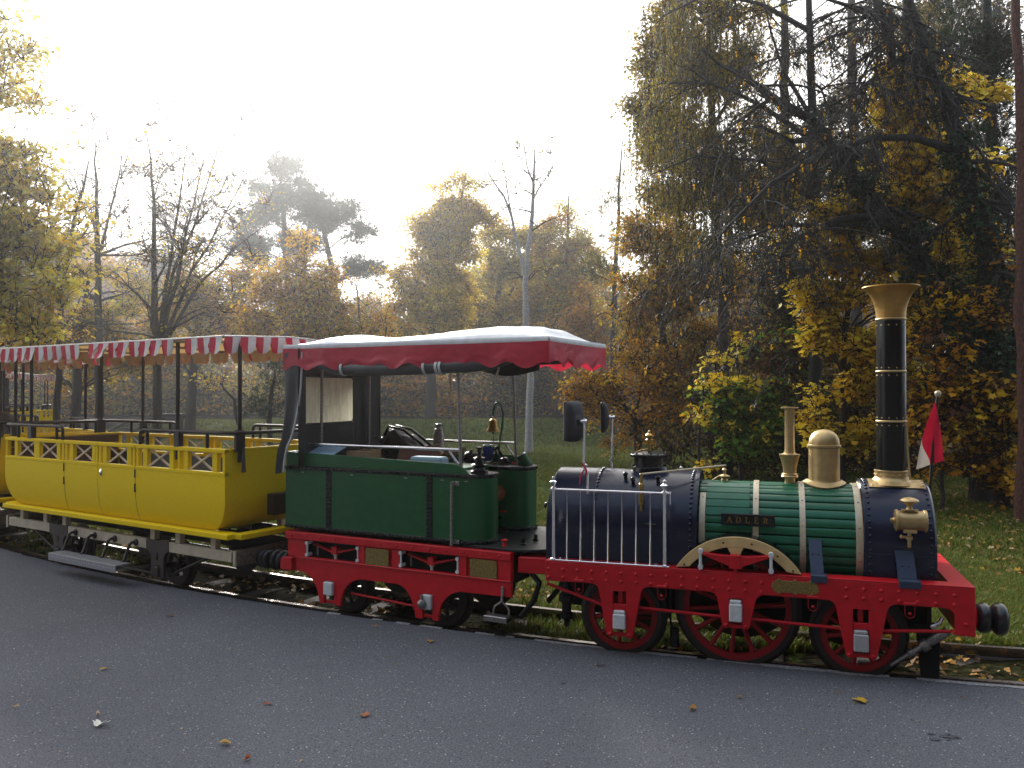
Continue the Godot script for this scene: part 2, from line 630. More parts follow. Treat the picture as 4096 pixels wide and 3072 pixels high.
# ---- ground, platform, rails ----
func build_ground() -> void:
	var xs := []
	var zs := []
	var x := -70.0
	while x <= 70.0:
		xs.append(x)
		x += 0.7 if absf(x) < 20.0 else 2.5
	var z := -90.0
	while z <= 12.0:
		zs.append(z)
		z += 0.6 if z > -34.0 else 2.5
	var fl := FastNoiseLite.new()
	fl.seed = 5
	fl.frequency = 0.09
	fl.fractal_octaves = 4
	var b := MB.new()
	for zz in zs:
		for xx in xs:
			var h := gh(xx, zz)
			if Vector2(xx, zz).distance_to(TC) > 21.3:
				h = -0.45
			var e := 0.15
			var nn := Vector3(gh(xx - e, zz) - gh(xx + e, zz), 2 * e, gh(xx, zz - e) - gh(xx, zz + e)).normalized()
			var k: float = fl.get_noise_2d(xx, zz) + 0.4 * fl.get_noise_2d(xx * 4.0, zz * 4.0)
			var wood: float = smoothstep(-0.2, 0.25, maxf(maxf(-zz - 36.0, (xx * 1.6 - 9.5 - (zz + 20.0) * 0.55) * 0.55), (-xx - 13.5) * 0.6 + (-zz - 30.0) * 0.1) + 1.6 * k)
			b.col = Color(0.060, 0.105, 0.016).lerp(Color(0.085, 0.095, 0.022), clampf(0.4 + k, 0, 1)).lerp(Color(0.085, 0.05, 0.024), wood)
			b.vert(Vector3(xx, h, zz), nn)
	var w := xs.size()
	for j in zs.size() - 1:
		for i in w - 1:
			var a := j * w + i
			b.tri(a, a + w, a + w + 1)
			b.tri(a, a + w + 1, a + 1)
	part("ground", b, M["ground"], self, "structure")
	# strip of earth, ash and old leaves that carries the track
	b = MB.new()
	fl.frequency = 1.3
	for j in 13:
		for i in 421:
			var yaw := -25.0 + i * 0.38
			var o := -1.15 + 1.67 * j / 12.0
			var p := on_track(yaw, o)
			var k := fl.get_noise_2d(p.x, p.z)
			p.y = gh(p.x, p.z) + 0.012 + 0.03 * k - 0.03 * smoothstep(0.9, 1.15, absf(o + 0.3))
			b.col = Color(0.024, 0.018, 0.012).lerp(Color(0.045, 0.045, 0.018), clampf(0.5 + k, 0, 1))
			b.vert(p, Vector3(0, 1, 0))
	for j in 12:
		for i in 420:
			var a := j * 421 + i
			b.tri(a, a + 1, a + 422)
			b.tri(a, a + 422, a + 421)
	part("track_bed", b, M["ground"], self, "structure")
	# the asphalt, its edge following the track
	b = MB.new()
	fl.frequency = 2.2
	var rs := [0.506, 0.512, 0.53, 0.6, 0.8, 1.2, 2.0, 3.0, 4.5, 7.0, 12.0, 24.0, 48.0]
	for j in rs.size():
		for i in 701:
			var yaw := -70.0 + i * 0.26
			var p := on_track(yaw, 0)
			var o: float = rs[j] + (0.016 * fl.get_noise_2d(p.x * 2.0, p.z * 2.0) if j < 3 else 0.0)
			p = on_track(yaw, o)
			p.y = [-0.16, -0.012, 0.0][mini(j, 2)]
			b.vert(p, [Vector3(0, 0.2, -1), Vector3(0, 0.8, -0.6), Vector3(0, 1, 0)][mini(j, 2)])
	for j in rs.size() - 1:
		for i in 700:
			var a := j * 701 + i
			b.tri(a, a + 1, a + 702)
			b.tri(a, a + 702, a + 701)
	part("asphalt_platform", b, M["asphalt"], self, "structure")
	# broken ribbon of pale mortar along the platform's edge
	b = MB.new()
	for i in 300:
		var yaw := 4.0 + i * 0.075
		var keep := fl.get_noise_2d(i * 0.025, 7.0) + (21.0 - yaw) * 0.05
		if keep < 0.0:
			continue
		var wd := 0.022 + 0.035 * clampf(keep, 0, 1)
		var p := on_track(yaw, 0.515)
		var q := on_track(yaw + 0.075, 0.515)
		var p2 := on_track(yaw, 0.522 + wd + 0.02 * fl.get_noise_2d(i * 0.07, 1.0))
		var q2 := on_track(yaw + 0.075, 0.522 + wd + 0.02 * fl.get_noise_2d((i + 1) * 0.07, 1.0))
		b.poly([p + Vector3(0, 0.004, 0), q + Vector3(0, 0.004, 0), q2 + Vector3(0, 0.003, 0), p2 + Vector3(0, 0.003, 0)], Vector3.UP)
	part("platform_edge_mortar", b, M["concrete"], self, "structure")
	# dark repairs and oil marks in the asphalt
	var spots := [[0.52, -4.85, 0.024], [0.28, -4.55, 0.012]]
	for i in 9:
		spots.append([2.03 + rng.randfn() * 0.045, -3.85 + rng.randfn() * 0.025, rng.randf_range(0.006, 0.020)])
	for s in spots:
		b = MB.new()
		var f := []
		for i in 18:
			var a := TAU * i / 18
			var r: float = s[2] * (0.75 + 0.3 * rng.randf())
			f.append(Vector3(s[0] + r * cos(a) * 1.4, 0.004, s[1] + r * sin(a)))
		b.poly(f, Vector3.UP)
		part("asphalt_stain", b, M["tar"], self, "structure")

func sweep_rail(b: MB, pts: Array) -> void:   # a flat-bottomed rail whose head runs along pts
	var pr := [Vector2(-0.021, 0.0), Vector2(0.021, 0.0), Vector2(0.021, -0.022), Vector2(0.006, -0.030), Vector2(0.006, -0.066), Vector2(0.036, -0.078), Vector2(0.036, -0.084), Vector2(-0.036, -0.084), Vector2(-0.036, -0.078), Vector2(-0.006, -0.066), Vector2(-0.006, -0.030), Vector2(-0.021, -0.022)]
	for i in pts.size() - 1:
		var side := []
		for k in [i, i + 1]:
			var d: Vector3 = (pts[mini(k + 1, pts.size() - 1)] - pts[maxi(k - 1, 0)]).normalized()
			side.append(Vector3(-d.z, 0, d.x).normalized())
		for j in pr.size():
			var p: Vector2 = pr[j]
			var q: Vector2 = pr[(j + 1) % pr.size()]
			var mid: Vector2 = (p + q) * 0.5 - Vector2(0, -0.045)
			var out: Vector3 = side[0] * (q.y - p.y) * -1.0 + Vector3(0, q.x - p.x, 0)
			if mid.length() < 0.0001:
				continue
			b.poly([pts[i] + side[0] * p.x + Vector3(0, p.y, 0), pts[i] + side[0] * q.x + Vector3(0, q.y, 0), pts[i + 1] + side[1] * q.x + Vector3(0, q.y, 0), pts[i + 1] + side[1] * p.x + Vector3(0, p.y, 0)], out)

func build_track() -> void:
	var t := thing("railway_track", "curved narrow railway track running beneath the steam train", "railway track")
	t.set_meta("kind", "structure")
	for s in [-0.35, 0.35]:
		var pts := []
		for i in 181:
			var p := on_track(-22.0 + i * 0.8, s)
			p.y = RAIL + (gh(p.x, p.z) + 0.12)
			pts.append(p)
		for k in [[0, 92, "rail_steel"], [91, 181, "rust"]]:
			var b := MB.new()
			sweep_rail(b, pts.slice(k[0], k[1]))
			part("rail", b, M[k[2]], t)
	var sl := MB.new()
	sl.box(Vector3(0, 0, 0), Vector3(0.16, 0.09, 1.15), 0.01)
	var sm := sl.mesh()
	for i in 84:
		var yaw := -20.0 + i * 1.65
		var o := part("sleeper", sm, M["sleeper"], t)
		var p := on_track(yaw, 0)
		o.position = Vector3(p.x, gh(p.x, p.z) - 0.028, p.z)
		o.rotation.y = -deg_to_rad(yaw) + rng.randf_range(-0.03, 0.03)
	# the second track on top of the grass bank, with a branch that curves down to the left
	var t2 := thing("railway_track", "distant railway track lying along the top of the grass bank", "railway track")
	t2.set_meta("kind", "structure")
	for s in [-0.35, 0.35]:
		var pts := []
		for i in 60:
			var xx := -24.0 + i * 0.75
			var p := Vector3(xx, 0, -30.4 + s - 0.012 * (xx + 2.0) * (xx + 2.0) * (1.0 if xx < -2.0 else 0.2))
			p.y = gh(p.x, p.z) + 0.12
			pts.append(p)
		var b := MB.new()
		sweep_rail(b, pts)
		part("rail", b, M["rust"], t2)
	for i in 44:
		var xx := -22.0 + i
		var o := part("sleeper", sm, M["sleeper"], t2)
		var zz := -30.4 - 0.012 * (xx + 2.0) * (xx + 2.0) * (1.0 if xx < -2.0 else 0.2)
		o.position = Vector3(xx, gh(xx, zz) + 0.0, zz)
		o.rotation.y = PI / 2
	# buffer stop on the grass beyond the wagon
	var bs := thing("buffer_stop", "dark wooden buffer stop on the grass seen through the yellow wagon", "buffer stop", Vector3(-10.95, gh(-10.95, -26.6), -26.6), 8.0)
	var b := MB.new()
	b.box(Vector3(0, 0.66, 0), Vector3(0.8, 0.13, 0.3), 0.015)
	part("beam", b, M["soot"], bs)
	b = MB.new()
	b.box(Vector3(0.1, 0.53, 0.02), Vector3(0.5, 0.12, 0.22), 0.01)
	part("cross_beam", b, M["soot"], bs)
	for s in [0.02, 0.27]:
		b = MB.new()
		b.box(Vector3(s, 0.22, 0), Vector3(0.12, 0.5, 0.16), 0.01)
		part("post", b, M["soot"], bs)

# ---- parts that several vehicles share ----
func wheel(parent: Node3D, called: String, x: float, y: float, s: float, r: float, spokes: int, rim_mat: Material) -> void:
	var w := Node3D.new()
	w.name = called
	parent.add_child(w, true)
	w.position = Vector3(x, y, s * 0.35)
	var out := Basis(Vector3.RIGHT, s * PI / 2)
	var b := MB.new()
	b.lathe(PR([r - 0.035, -0.03, r + 0.022, -0.03, r + 0.024, -0.022, r, -0.012, r - 0.002, 0.026, r - 0.006, 0.03, r - 0.035, 0.03, r - 0.035, -0.03]), 48, Transform3D(out, Vector3.ZERO))
	part("tyre", b, M["iron"], w)
	b = MB.new()
	b.lathe(PR([r - 0.068, -0.022, r - 0.035, -0.022, r - 0.035, 0.022, r - 0.068, 0.022, r - 0.068, -0.022]), 48, Transform3D(out, Vector3.ZERO))
	part("rim", b, rim_mat, w)
	b = MB.new()
	b.lathe(PR([0, -0.04, 0.05, -0.04, 0.05, 0.034, 0.042, 0.04, 0, 0.04]), 16, Transform3D(out, Vector3.ZERO))
	part("hub", b, rim_mat, w)
	for i in spokes:
		var a := TAU * (i + 0.25) / spokes
		var d := Vector3(cos(a), sin(a), 0)
		b = MB.new()
		b.tube([d * 0.045, d * (r * 0.5), d * (r - 0.062)], [0.019, 0.014, 0.017], 6)
		part("spoke", b, rim_mat, w)

func bellows(parent: Node3D, x0: float, x1: float, y: float, z: float, r: float, discs: int) -> void:
	var b := MB.new()
	var s := signf(x1 - x0)
	var pr := [Vector2(r * 0.55, 0.0)]
	var l := absf(x1 - x0)
	for i in discs:
		for k in 9:
			var a := -PI / 2 + PI * k / 8
			pr.append(Vector2(r * (0.62 + 0.38 * cos(a)) * (0.94 if i < discs - 1 else 1.0), l * (i + 0.5 + 0.47 * sin(a)) / discs))
	pr.append(Vector2(0, l * 0.985))
	b.lathe(pr, 28, Transform3D(Basis(Vector3.FORWARD, s * PI / 2), Vector3(x0, y, z)))
	part("buffer", b, M["rubber"], parent)

func arc_pts(cx: float, cy: float, r: float, a0: float, a1: float, n: int) -> PackedVector2Array:
	var p := PackedVector2Array()
	for i in n + 1:
		var a := deg_to_rad(a0 + (a1 - a0) * i / n)
		p.append(Vector2(cx + r * cos(a), cy + r * sin(a)))
	return p

func bez(a: Vector2, b: Vector2, c: Vector2, n := 6) -> PackedVector2Array:
	var p := PackedVector2Array()
	for i in range(1, n + 1):
		var t := float(i) / n
		p.append(a.lerp(b, t).lerp(b.lerp(c, t), t))
	return p

func mirror_z(p: Vector3, s: float) -> Vector3:
	return Vector3(p.x, p.y, p.z * s)

func engrave(b: MB, x0: float, x1: float, y0: float, y1: float, z: float, rows: int, sd: int) -> void:   # lines too small to read
	var r := RandomNumberGenerator.new()
	r.seed = sd
	for i in rows:
		var y := y0 + (y1 - y0) * (i + 0.5) / rows
		var x := x0 + r.randf() * (x1 - x0) * 0.12
		var end := x1 - r.randf() * (x1 - x0) * 0.12
		while x < end:
			var w := r.randf_range(0.004, 0.014)
			b.box(Vector3(x + w / 2, y, z), Vector3(w, (y1 - y0) / rows * 0.4, 0.001))
			x += w + r.randf_range(0.003, 0.006)

# ---- the locomotive ----
func build_locomotive() -> void:
	var L := thing("steam_locomotive", "small replica steam locomotive with navy firebox, green planked boiler, red frame and tall black chimney", "locomotive", Vector3(1.4535, 0, -5.267), 17.5)
	loco_frame(L)
	loco_running_gear(L)
	loco_firebox(L)
	loco_boiler(L)
	loco_smokebox(L)
	loco_fittings(L)
	flag_thing()

func guard_outline(xl: float, xr: float, nl: float, nr: float, yt: float, yb: float, top: float) -> PackedVector2Array:
	# one leg pair below the beam, from left to right: flare, foot, notch, foot, flare
	var p := V2([xl - 0.055, 0.432])
	p.append_array(bez(Vector2(xl - 0.055, 0.432), Vector2(xl - 0.008, 0.432), Vector2(xl, 0.395)))
	var fl := nl - 0.036
	var fr := nr + 0.040
	p.append_array(V2([fl - 0.002, yb + 0.018]))
	p.append_array(bez(Vector2(fl - 0.002, yb + 0.018), Vector2(fl + 0.006, yb - 0.002), Vector2(fl + 0.020, yb - 0.002), 4))
	p.append_array(bez(Vector2(fl + 0.020, yb - 0.002), Vector2(nl, yb - 0.002), Vector2(nl, yb + 0.018), 4))
	p.append_array(V2([nl, yt, nr, yt, nr, yb + 0.018]))
	p.append_array(bez(Vector2(nr, yb + 0.018), Vector2(nr, yb - 0.002), Vector2(fr - 0.020, yb - 0.002), 4))
	p.append_array(bez(Vector2(fr - 0.020, yb - 0.002), Vector2(fr - 0.004, yb - 0.002), Vector2(fr + 0.002, yb + 0.018), 4))
	p.append(Vector2(xr, 0.395))
	p.append_array(bez(Vector2(xr, 0.395), Vector2(xr + 0.008, 0.434), Vector2(xr + 0.055, 0.434)))
	return p

func loco_frame(L: Node3D) -> void:
	for s in [1.0, -1.0]:
		var p := V2([-1.152, 0.548, -1.152, 0.430])
		p.append_array(guard_outline(-0.815, -0.556, -0.728, -0.648, 0.395, 0.116, 0.43))
		p.append_array(guard_outline(-0.112, 0.104, -0.046, 0.029, 0.402, 0.228, 0.43))
		p.append_array(guard_outline(0.535, 0.802, 0.625, 0.706, 0.392, 0.118, 0.43))
		p.append_array(bez(Vector2(1.07, 0.434), Vector2(1.132, 0.434), Vector2(1.135, 0.385)))
		p.append_array(V2([1.135, 0.318, 1.118, 0.302, 1.140, 0.290, 1.233, 0.290, 1.233, 0.548]))
		var b := MB.new()
		if s > 0:
			b.prism(p, 0.462, 0.490, 0.003)
		else:
			b.prism(p, -0.490, -0.462, 0.003)
		part("frame_plate", b, M["red"], L)
		b = MB.new()
		b.box(Vector3(0.040, 0.494, s * 0.421), Vector3(2.380, 0.112, 0.080), 0.006)
		part("frame_beam", b, M["red"], L)
		b = MB.new()   # narrow top flange, drawn back behind the splasher
		b.box(Vector3(0.0405, 0.5525, s * 0.434), Vector3(2.386, 0.006, 0.112), 0.002)
		part("top_flange", b, M["red"], L)
		for g in [[-0.688, 0.299, 0.08], [0.6655, 0.298, 0.081]]:
			b = MB.new()
			b.box(Vector3(g[0], g[1], s * 0.475), Vector3(g[2], 0.036, 0.022), 0.002)
			part("cross_bar", b, M["red"], L)
		for g in [[-0.688, 0.132, 0.08], [-0.0085, 0.240, 0.076], [0.6655, 0.134, 0.081]]:
			b = MB.new()
			b.box(Vector3(g[0], g[1], s * 0.472), Vector3(g[2] + 0.03, 0.022, 0.016), 0.002)
			part("keep_bar", b, M["red"], L)
		for g in [[-0.688, 0.172, 0.281, 0.075, "white"], [-0.008, 0.272, 0.394, 0.073, "white"], [0.665, 0.162, 0.277, 0.078, "worn_white"]]:
			b = MB.new()
			b.box(Vector3(g[0], (g[1] + g[2] - 0.02) / 2, s * 0.478), Vector3(g[3], g[2] - g[1] - 0.020, 0.070), 0.005)
			b.box(Vector3(g[0], g[2] - 0.010, s * 0.472), Vector3(g[3] * 0.9, 0.022, 0.058), 0.006)
			part("axle_box", b, M[g[4]], L)
		for x in [-0.688, 0.6655]:
			b = MB.new()
			b.box(Vector3(x, 0.355, s * 0.45), Vector3(0.03, 0.08, 0.016), 0.003)
			b.tube([Vector3(x, 0.33, s * 0.43), Vector3(x, 0.44, s * 0.43)], 0.016, 8)
			part("spring_hanger", b, M["red"], L)
		for x in [-0.936, -0.432, 0.414, 0.912]:
			b = MB.new()
			var q := V2([x - 0.026, 0.452, x - 0.026, 0.392])
			q.append_array(arc_pts(x, 0.392, 0.026, 180, 360, 8))
			q.append(Vector2(x + 0.026, 0.452))
			if s > 0:
				b.prism(q, 0.491, 0.503, 0.002)
			else:
				b.prism(q, -0.503, -0.491, 0.002)
			b.box(Vector3(x, 0.445, s * 0.500), Vector3(0.062, 0.016, 0.016), 0.003)
			b.dome(Vector3(x, 0.392, s * 0.503), Vector3(0, 0, s), 0.009)
			part("hanger_tab", b, M["red"], L)
		b = MB.new()   # the two rows of rivets
		for i in 26:
			var x := -1.130 + i * 0.0905
			for y in [0.505, 0.454]:
				if not (x > 0.15 and x < 0.50):
					b.dome(Vector3(x, y, s * 0.490), Vector3(0, 0, s), 0.0125, 8)
		b.dome(Vector3(1.187, 0.353, s * 0.490), Vector3(0, 0, s), 0.0125, 8)
		for x in [-0.744, -0.630, -0.062, 0.048, 0.607, 0.726]:
			b.dome(Vector3(x, 0.136 if absf(x) > 0.2 else 0.246, s * 0.490), Vector3(0, 0, s), 0.013, 8)
		part("rivet_row", b, M["red"], L, "stuff")
		for r in [[[-1.15, 0.405], [-0.80, 0.298]], [[-0.575, 0.298], [-0.095, 0.284]], [[0.085, 0.283], [0.558, 0.270]], [[0.775, 0.275], [1.138, 0.303]]]:
			b = MB.new()
			b.tube([Vector3(r[0][0], r[0][1], s * 0.455), Vector3(r[1][0], r[1][1], s * 0.455)], 0.0095, 8)
			part("tie_rod", b, M["red"], L)
	# buffer beam across the front, and the rear one
	var b := MB.new()
	b.box(Vector3(1.190, 0.4205, 0), Vector3(0.084, 0.254, 0.920), 0.004)
	part("buffer_beam", b, M["red"], L)
	b = MB.new()
	b.box(Vector3(1.178, 0.551, 0), Vector3(0.110, 0.006, 0.752), 0.002)
	part("beam_cap", b, M["red"], L)
	b = MB.new()
	b.box(Vector3(-1.115, 0.49, 0), Vector3(0.07, 0.12, 0.76), 0.004)
	part("rear_beam", b, M["red"], L)
	b = MB.new()
	b.box(Vector3(-1.27, 0.475, 0.12), Vector3(0.24, 0.105, 0.36), 0.006)
	part("draw_block", b, M["red"], L)
	for s in [0.30, -0.30]:
		b = MB.new()
		b.lathe(PR([0.0, 0.0, 0.075, 0.0, 0.07, 0.03, 0.055, 0.04, 0.05, 0.05, 0, 0.05]), 20, Transform3D(Basis(Vector3.FORWARD, PI / 2), Vector3(1.232, 0.352, s)))
		part("buffer_socket", b, M["red"], L)
		if s > 0.0:
			bellows(L, 1.268, 1.428, 0.350, s, 0.088, 2)
	# brass works plate
	b = MB.new()
	var q := PackedVector2Array()
	q.append_array(V2([0.196, 0.478]))
	q.append_array(bez(Vector2(0.196, 0.478), Vector2(0.203, 0.460), Vector2(0.214, 0.458), 3))
	for lobe in [0.232, 0.318, 0.404]:
		q.append_array(arc_pts(lobe, 0.458, 0.011, 180, 360, 5))
	q.append_array(bez(Vector2(0.424, 0.458), Vector2(0.434, 0.460), Vector2(0.449, 0.478), 3))
	q.append_array(bez(Vector2(0.449, 0.494), Vector2(0.436, 0.524), Vector2(0.424, 0.526), 3))
	for lobe in [0.404, 0.318, 0.232]:
		q.append_array(arc_pts(lobe, 0.526, 0.011, 0, 180, 5))
	q.append_array(bez(Vector2(0.214, 0.526), Vector2(0.203, 0.524), Vector2(0.190, 0.494), 3))
	b.prism(q, 0.4905, 0.4945, 0.001)
	var pl := part("works_plate", b, M["plate"], L)
	b = MB.new()
	engrave(b, 0.235, 0.405, 0.467, 0.507, 0.4946, 4, 2)
	for lobe in [0.232, 0.318, 0.404]:
		for y in [0.456, 0.528]:
			b.dome(Vector3(lobe, y, 0.4945), Vector3(0, 0, 1), 0.006)
	part("engraving", b, M["engraved"], pl, "stuff")
	# dark pans and works between the frames
	b = MB.new()
	b.box(Vector3(-0.70, 0.36, 0), Vector3(0.44, 0.36, 0.44), 0.01)
	part("ash_pan", b, M["soot"], L)
	b = MB.new()
	b.box(Vector3(0.90, 0.38, 0), Vector3(0.34, 0.34, 0.44), 0.03)
	part("cylinder_block", b, M["soot"], L)
	for s in [0.235, -0.235]:
		b = MB.new()
		b.box(Vector3(-0.03, 0.35, s), Vector3(2.12, 0.24, 0.022), 0.003)
		part("inner_frame", b, M["soot"], L)
	b = MB.new()
	b.box(Vector3(0.29, 0.42, 0), Vector3(0.18, 0.22, 0.44), 0.01)
	part("motion_bracket", b, M["soot"], L)
	b = MB.new()
	b.lathe(PR([0, 0.10, 0.014, 0.11, 0.020, 0.15, 0.045, 0.16, 0.045, 0.19, 0.03, 0.20, 0.03, 0.26, 0.05, 0.27, 0.05, 0.31, 0.033, 0.32, 0.033, 0.44, 0, 0.44]), 14, Transform3D(Basis(), Vector3(-1.06, 0, 0.31)))
	part("injector", b, M["black"], L)
	b = MB.new()
	b.tube([Vector3(-0.40, 0.44, 0.34), Vector3(-0.40, 0.20, 0.34), Vector3(-0.375, 0.12, 0.34)], 0.008, 6)
	b.lathe(PR([0, 0.05, 0.03, 0.05, 0.028, 0.16, 0, 0.17]), 10, Transform3D(Basis(), Vector3(-0.375, 0, 0.34)))
	part("drain_pipe", b, M["black"], L)
	# rail guard and the silver sanding pipe at the front
	b = MB.new()
	b.prism(V2([0.985, 0.012, 1.08, 0.006, 1.085, 0.24, 1.04, 0.30, 0.955, 0.30, 0.97, 0.20]), 0.345, 0.361, 0.003)
	part("rail_guard", b, M["soot"], L)
	b = MB.new()
	var dir := Vector3(-0.272, -0.205, 0.0).normalized()
	var a0 := Vector3(1.118, 0.285, 0.385)
	b.lathe(PR([0, 0, 0.026, 0, 0.026, 0.10, 0.021, 0.125, 0.021, 0.13]), 14, Transform3D(MB.yto(dir), a0))
	b.lathe(PR([0.033, 0.125, 0.036, 0.13, 0.036, 0.165, 0.033, 0.17, 0, 0.17]), 6, Transform3D(MB.yto(dir), a0))
	b.lathe(PR([0.017, 0.17, 0.017, 0.215, 0.024, 0.216, 0.024, 0.24, 0.013, 0.245, 0.011, 0.36, 0, 0.37]), 12, Transform3D(MB.yto(dir), a0))
	part("sanding_pipe", b, M["steel"], L)
	b = MB.new()
	b.tube([Vector3(1.09, 0.36, 0.40), Vector3(1.075, 0.33, 0.40), Vector3(1.03, 0.30, 0.40)], 0.012, 8)
	b.lathe(PR([0.015, 0, 0.018, 0.004, 0.018, 0.03, 0.012, 0.034]), 10, Transform3D(MB.yto(Vector3(-0.045, -0.03, 0)), Vector3(1.06, 0.32, 0.40)))
	part("sand_valve", b, M["chrome"], L)

func loco_running_gear(L: Node3D) -> void:
	for s in [1.0, -1.0]:
		wheel(L, "wheel", -0.689, 0.225, s, 0.248, 10, M["wheel_red_shaded"])
		wheel(L, "driving_wheel", -0.008, 0.322, s, 0.346, 14, M["wheel_red_shaded"])
		wheel(L, "wheel", 0.665, 0.221, s, 0.244, 10, M["wheel_red_shaded"])
	for a in [[-0.689, 0.225], [-0.008, 0.322], [0.665, 0.221]]:
		var b := MB.new()
		b.tube([Vector3(a[0], a[1], -0.47), Vector3(a[0], a[1], 0.47)], 0.027, 12)
		part("axle", b, M["iron"], L)

func arch_section(r: float, cy: float, yb: float, n := 24) -> Array:   # half circle on straight sides, as (z, y), from the near foot over the top
	var p := [Vector2(r, yb)]
	for i in n + 1:
		var a := PI * i / n
		p.append(Vector2(r * cos(a), cy + r * sin(a)))
	p.append(Vector2(-r, yb))
	return p

func arch_shell(b: MB, sec: Array, x0: float, x1: float, caps := true, bev := 0.012) -> void:
	for i in sec.size() - 1:
		var p: Vector2 = sec[i]
		var q: Vector2 = sec[i + 1]
		var nrm := []
		for k in [i, i + 1]:
			var d: Vector2 = sec[mini(k + 1, sec.size() - 1)] - sec[maxi(k - 1, 0)]
			nrm.append(Vector3(0, -d.x, d.y).normalized())
		var k0 := b.v.size()
		b.vert(Vector3(x0, p.y, p.x), nrm[0])
		b.vert(Vector3(x1, p.y, p.x), nrm[0])
		b.vert(Vector3(x1, q.y, q.x), nrm[1])
		b.vert(Vector3(x0, q.y, q.x), nrm[1])
		b.tri(k0, k0 + 1, k0 + 2)
		b.tri(k0, k0 + 2, k0 + 3)
	if caps:
		for e in [[x0, -1.0], [x1, 1.0]]:
			var f := []
			var g := []
			for p in sec:
				f.append(Vector3(e[0] + e[1] * bev, p.y if p.y < 0.6 else p.y - bev * clampf((p.y - 0.6) * 3.0, 0, 1), p.x * (1.0 - bev / 0.38)))
				g.append(Vector3(e[0], p.y, p.x))
			b.poly(f, Vector3(e[1], 0, 0))
			for i in f.size() - 1:
				b.poly([g[i], g[i + 1], f[i + 1], f[i]], Vector3(e[1], (g[i].y - 0.7), g[i].z))

func rivet_ring(b: MB, x: float, r: float, cy: float, yb: float, step: float, size: float) -> void:
	var n := int(PI * r / step)
	for i in n + 1:
		var a := PI * i / n
		var d := Vector3(0, sin(a), cos(a))
		b.dome(Vector3(x, cy, 0) + d * r, d, size)
	var y := cy - step
	while y > yb + 0.01:
		for s in [1.0, -1.0]:
			b.dome(Vector3(x, y, s * r), Vector3(0, 0, s), size)
		y -= step

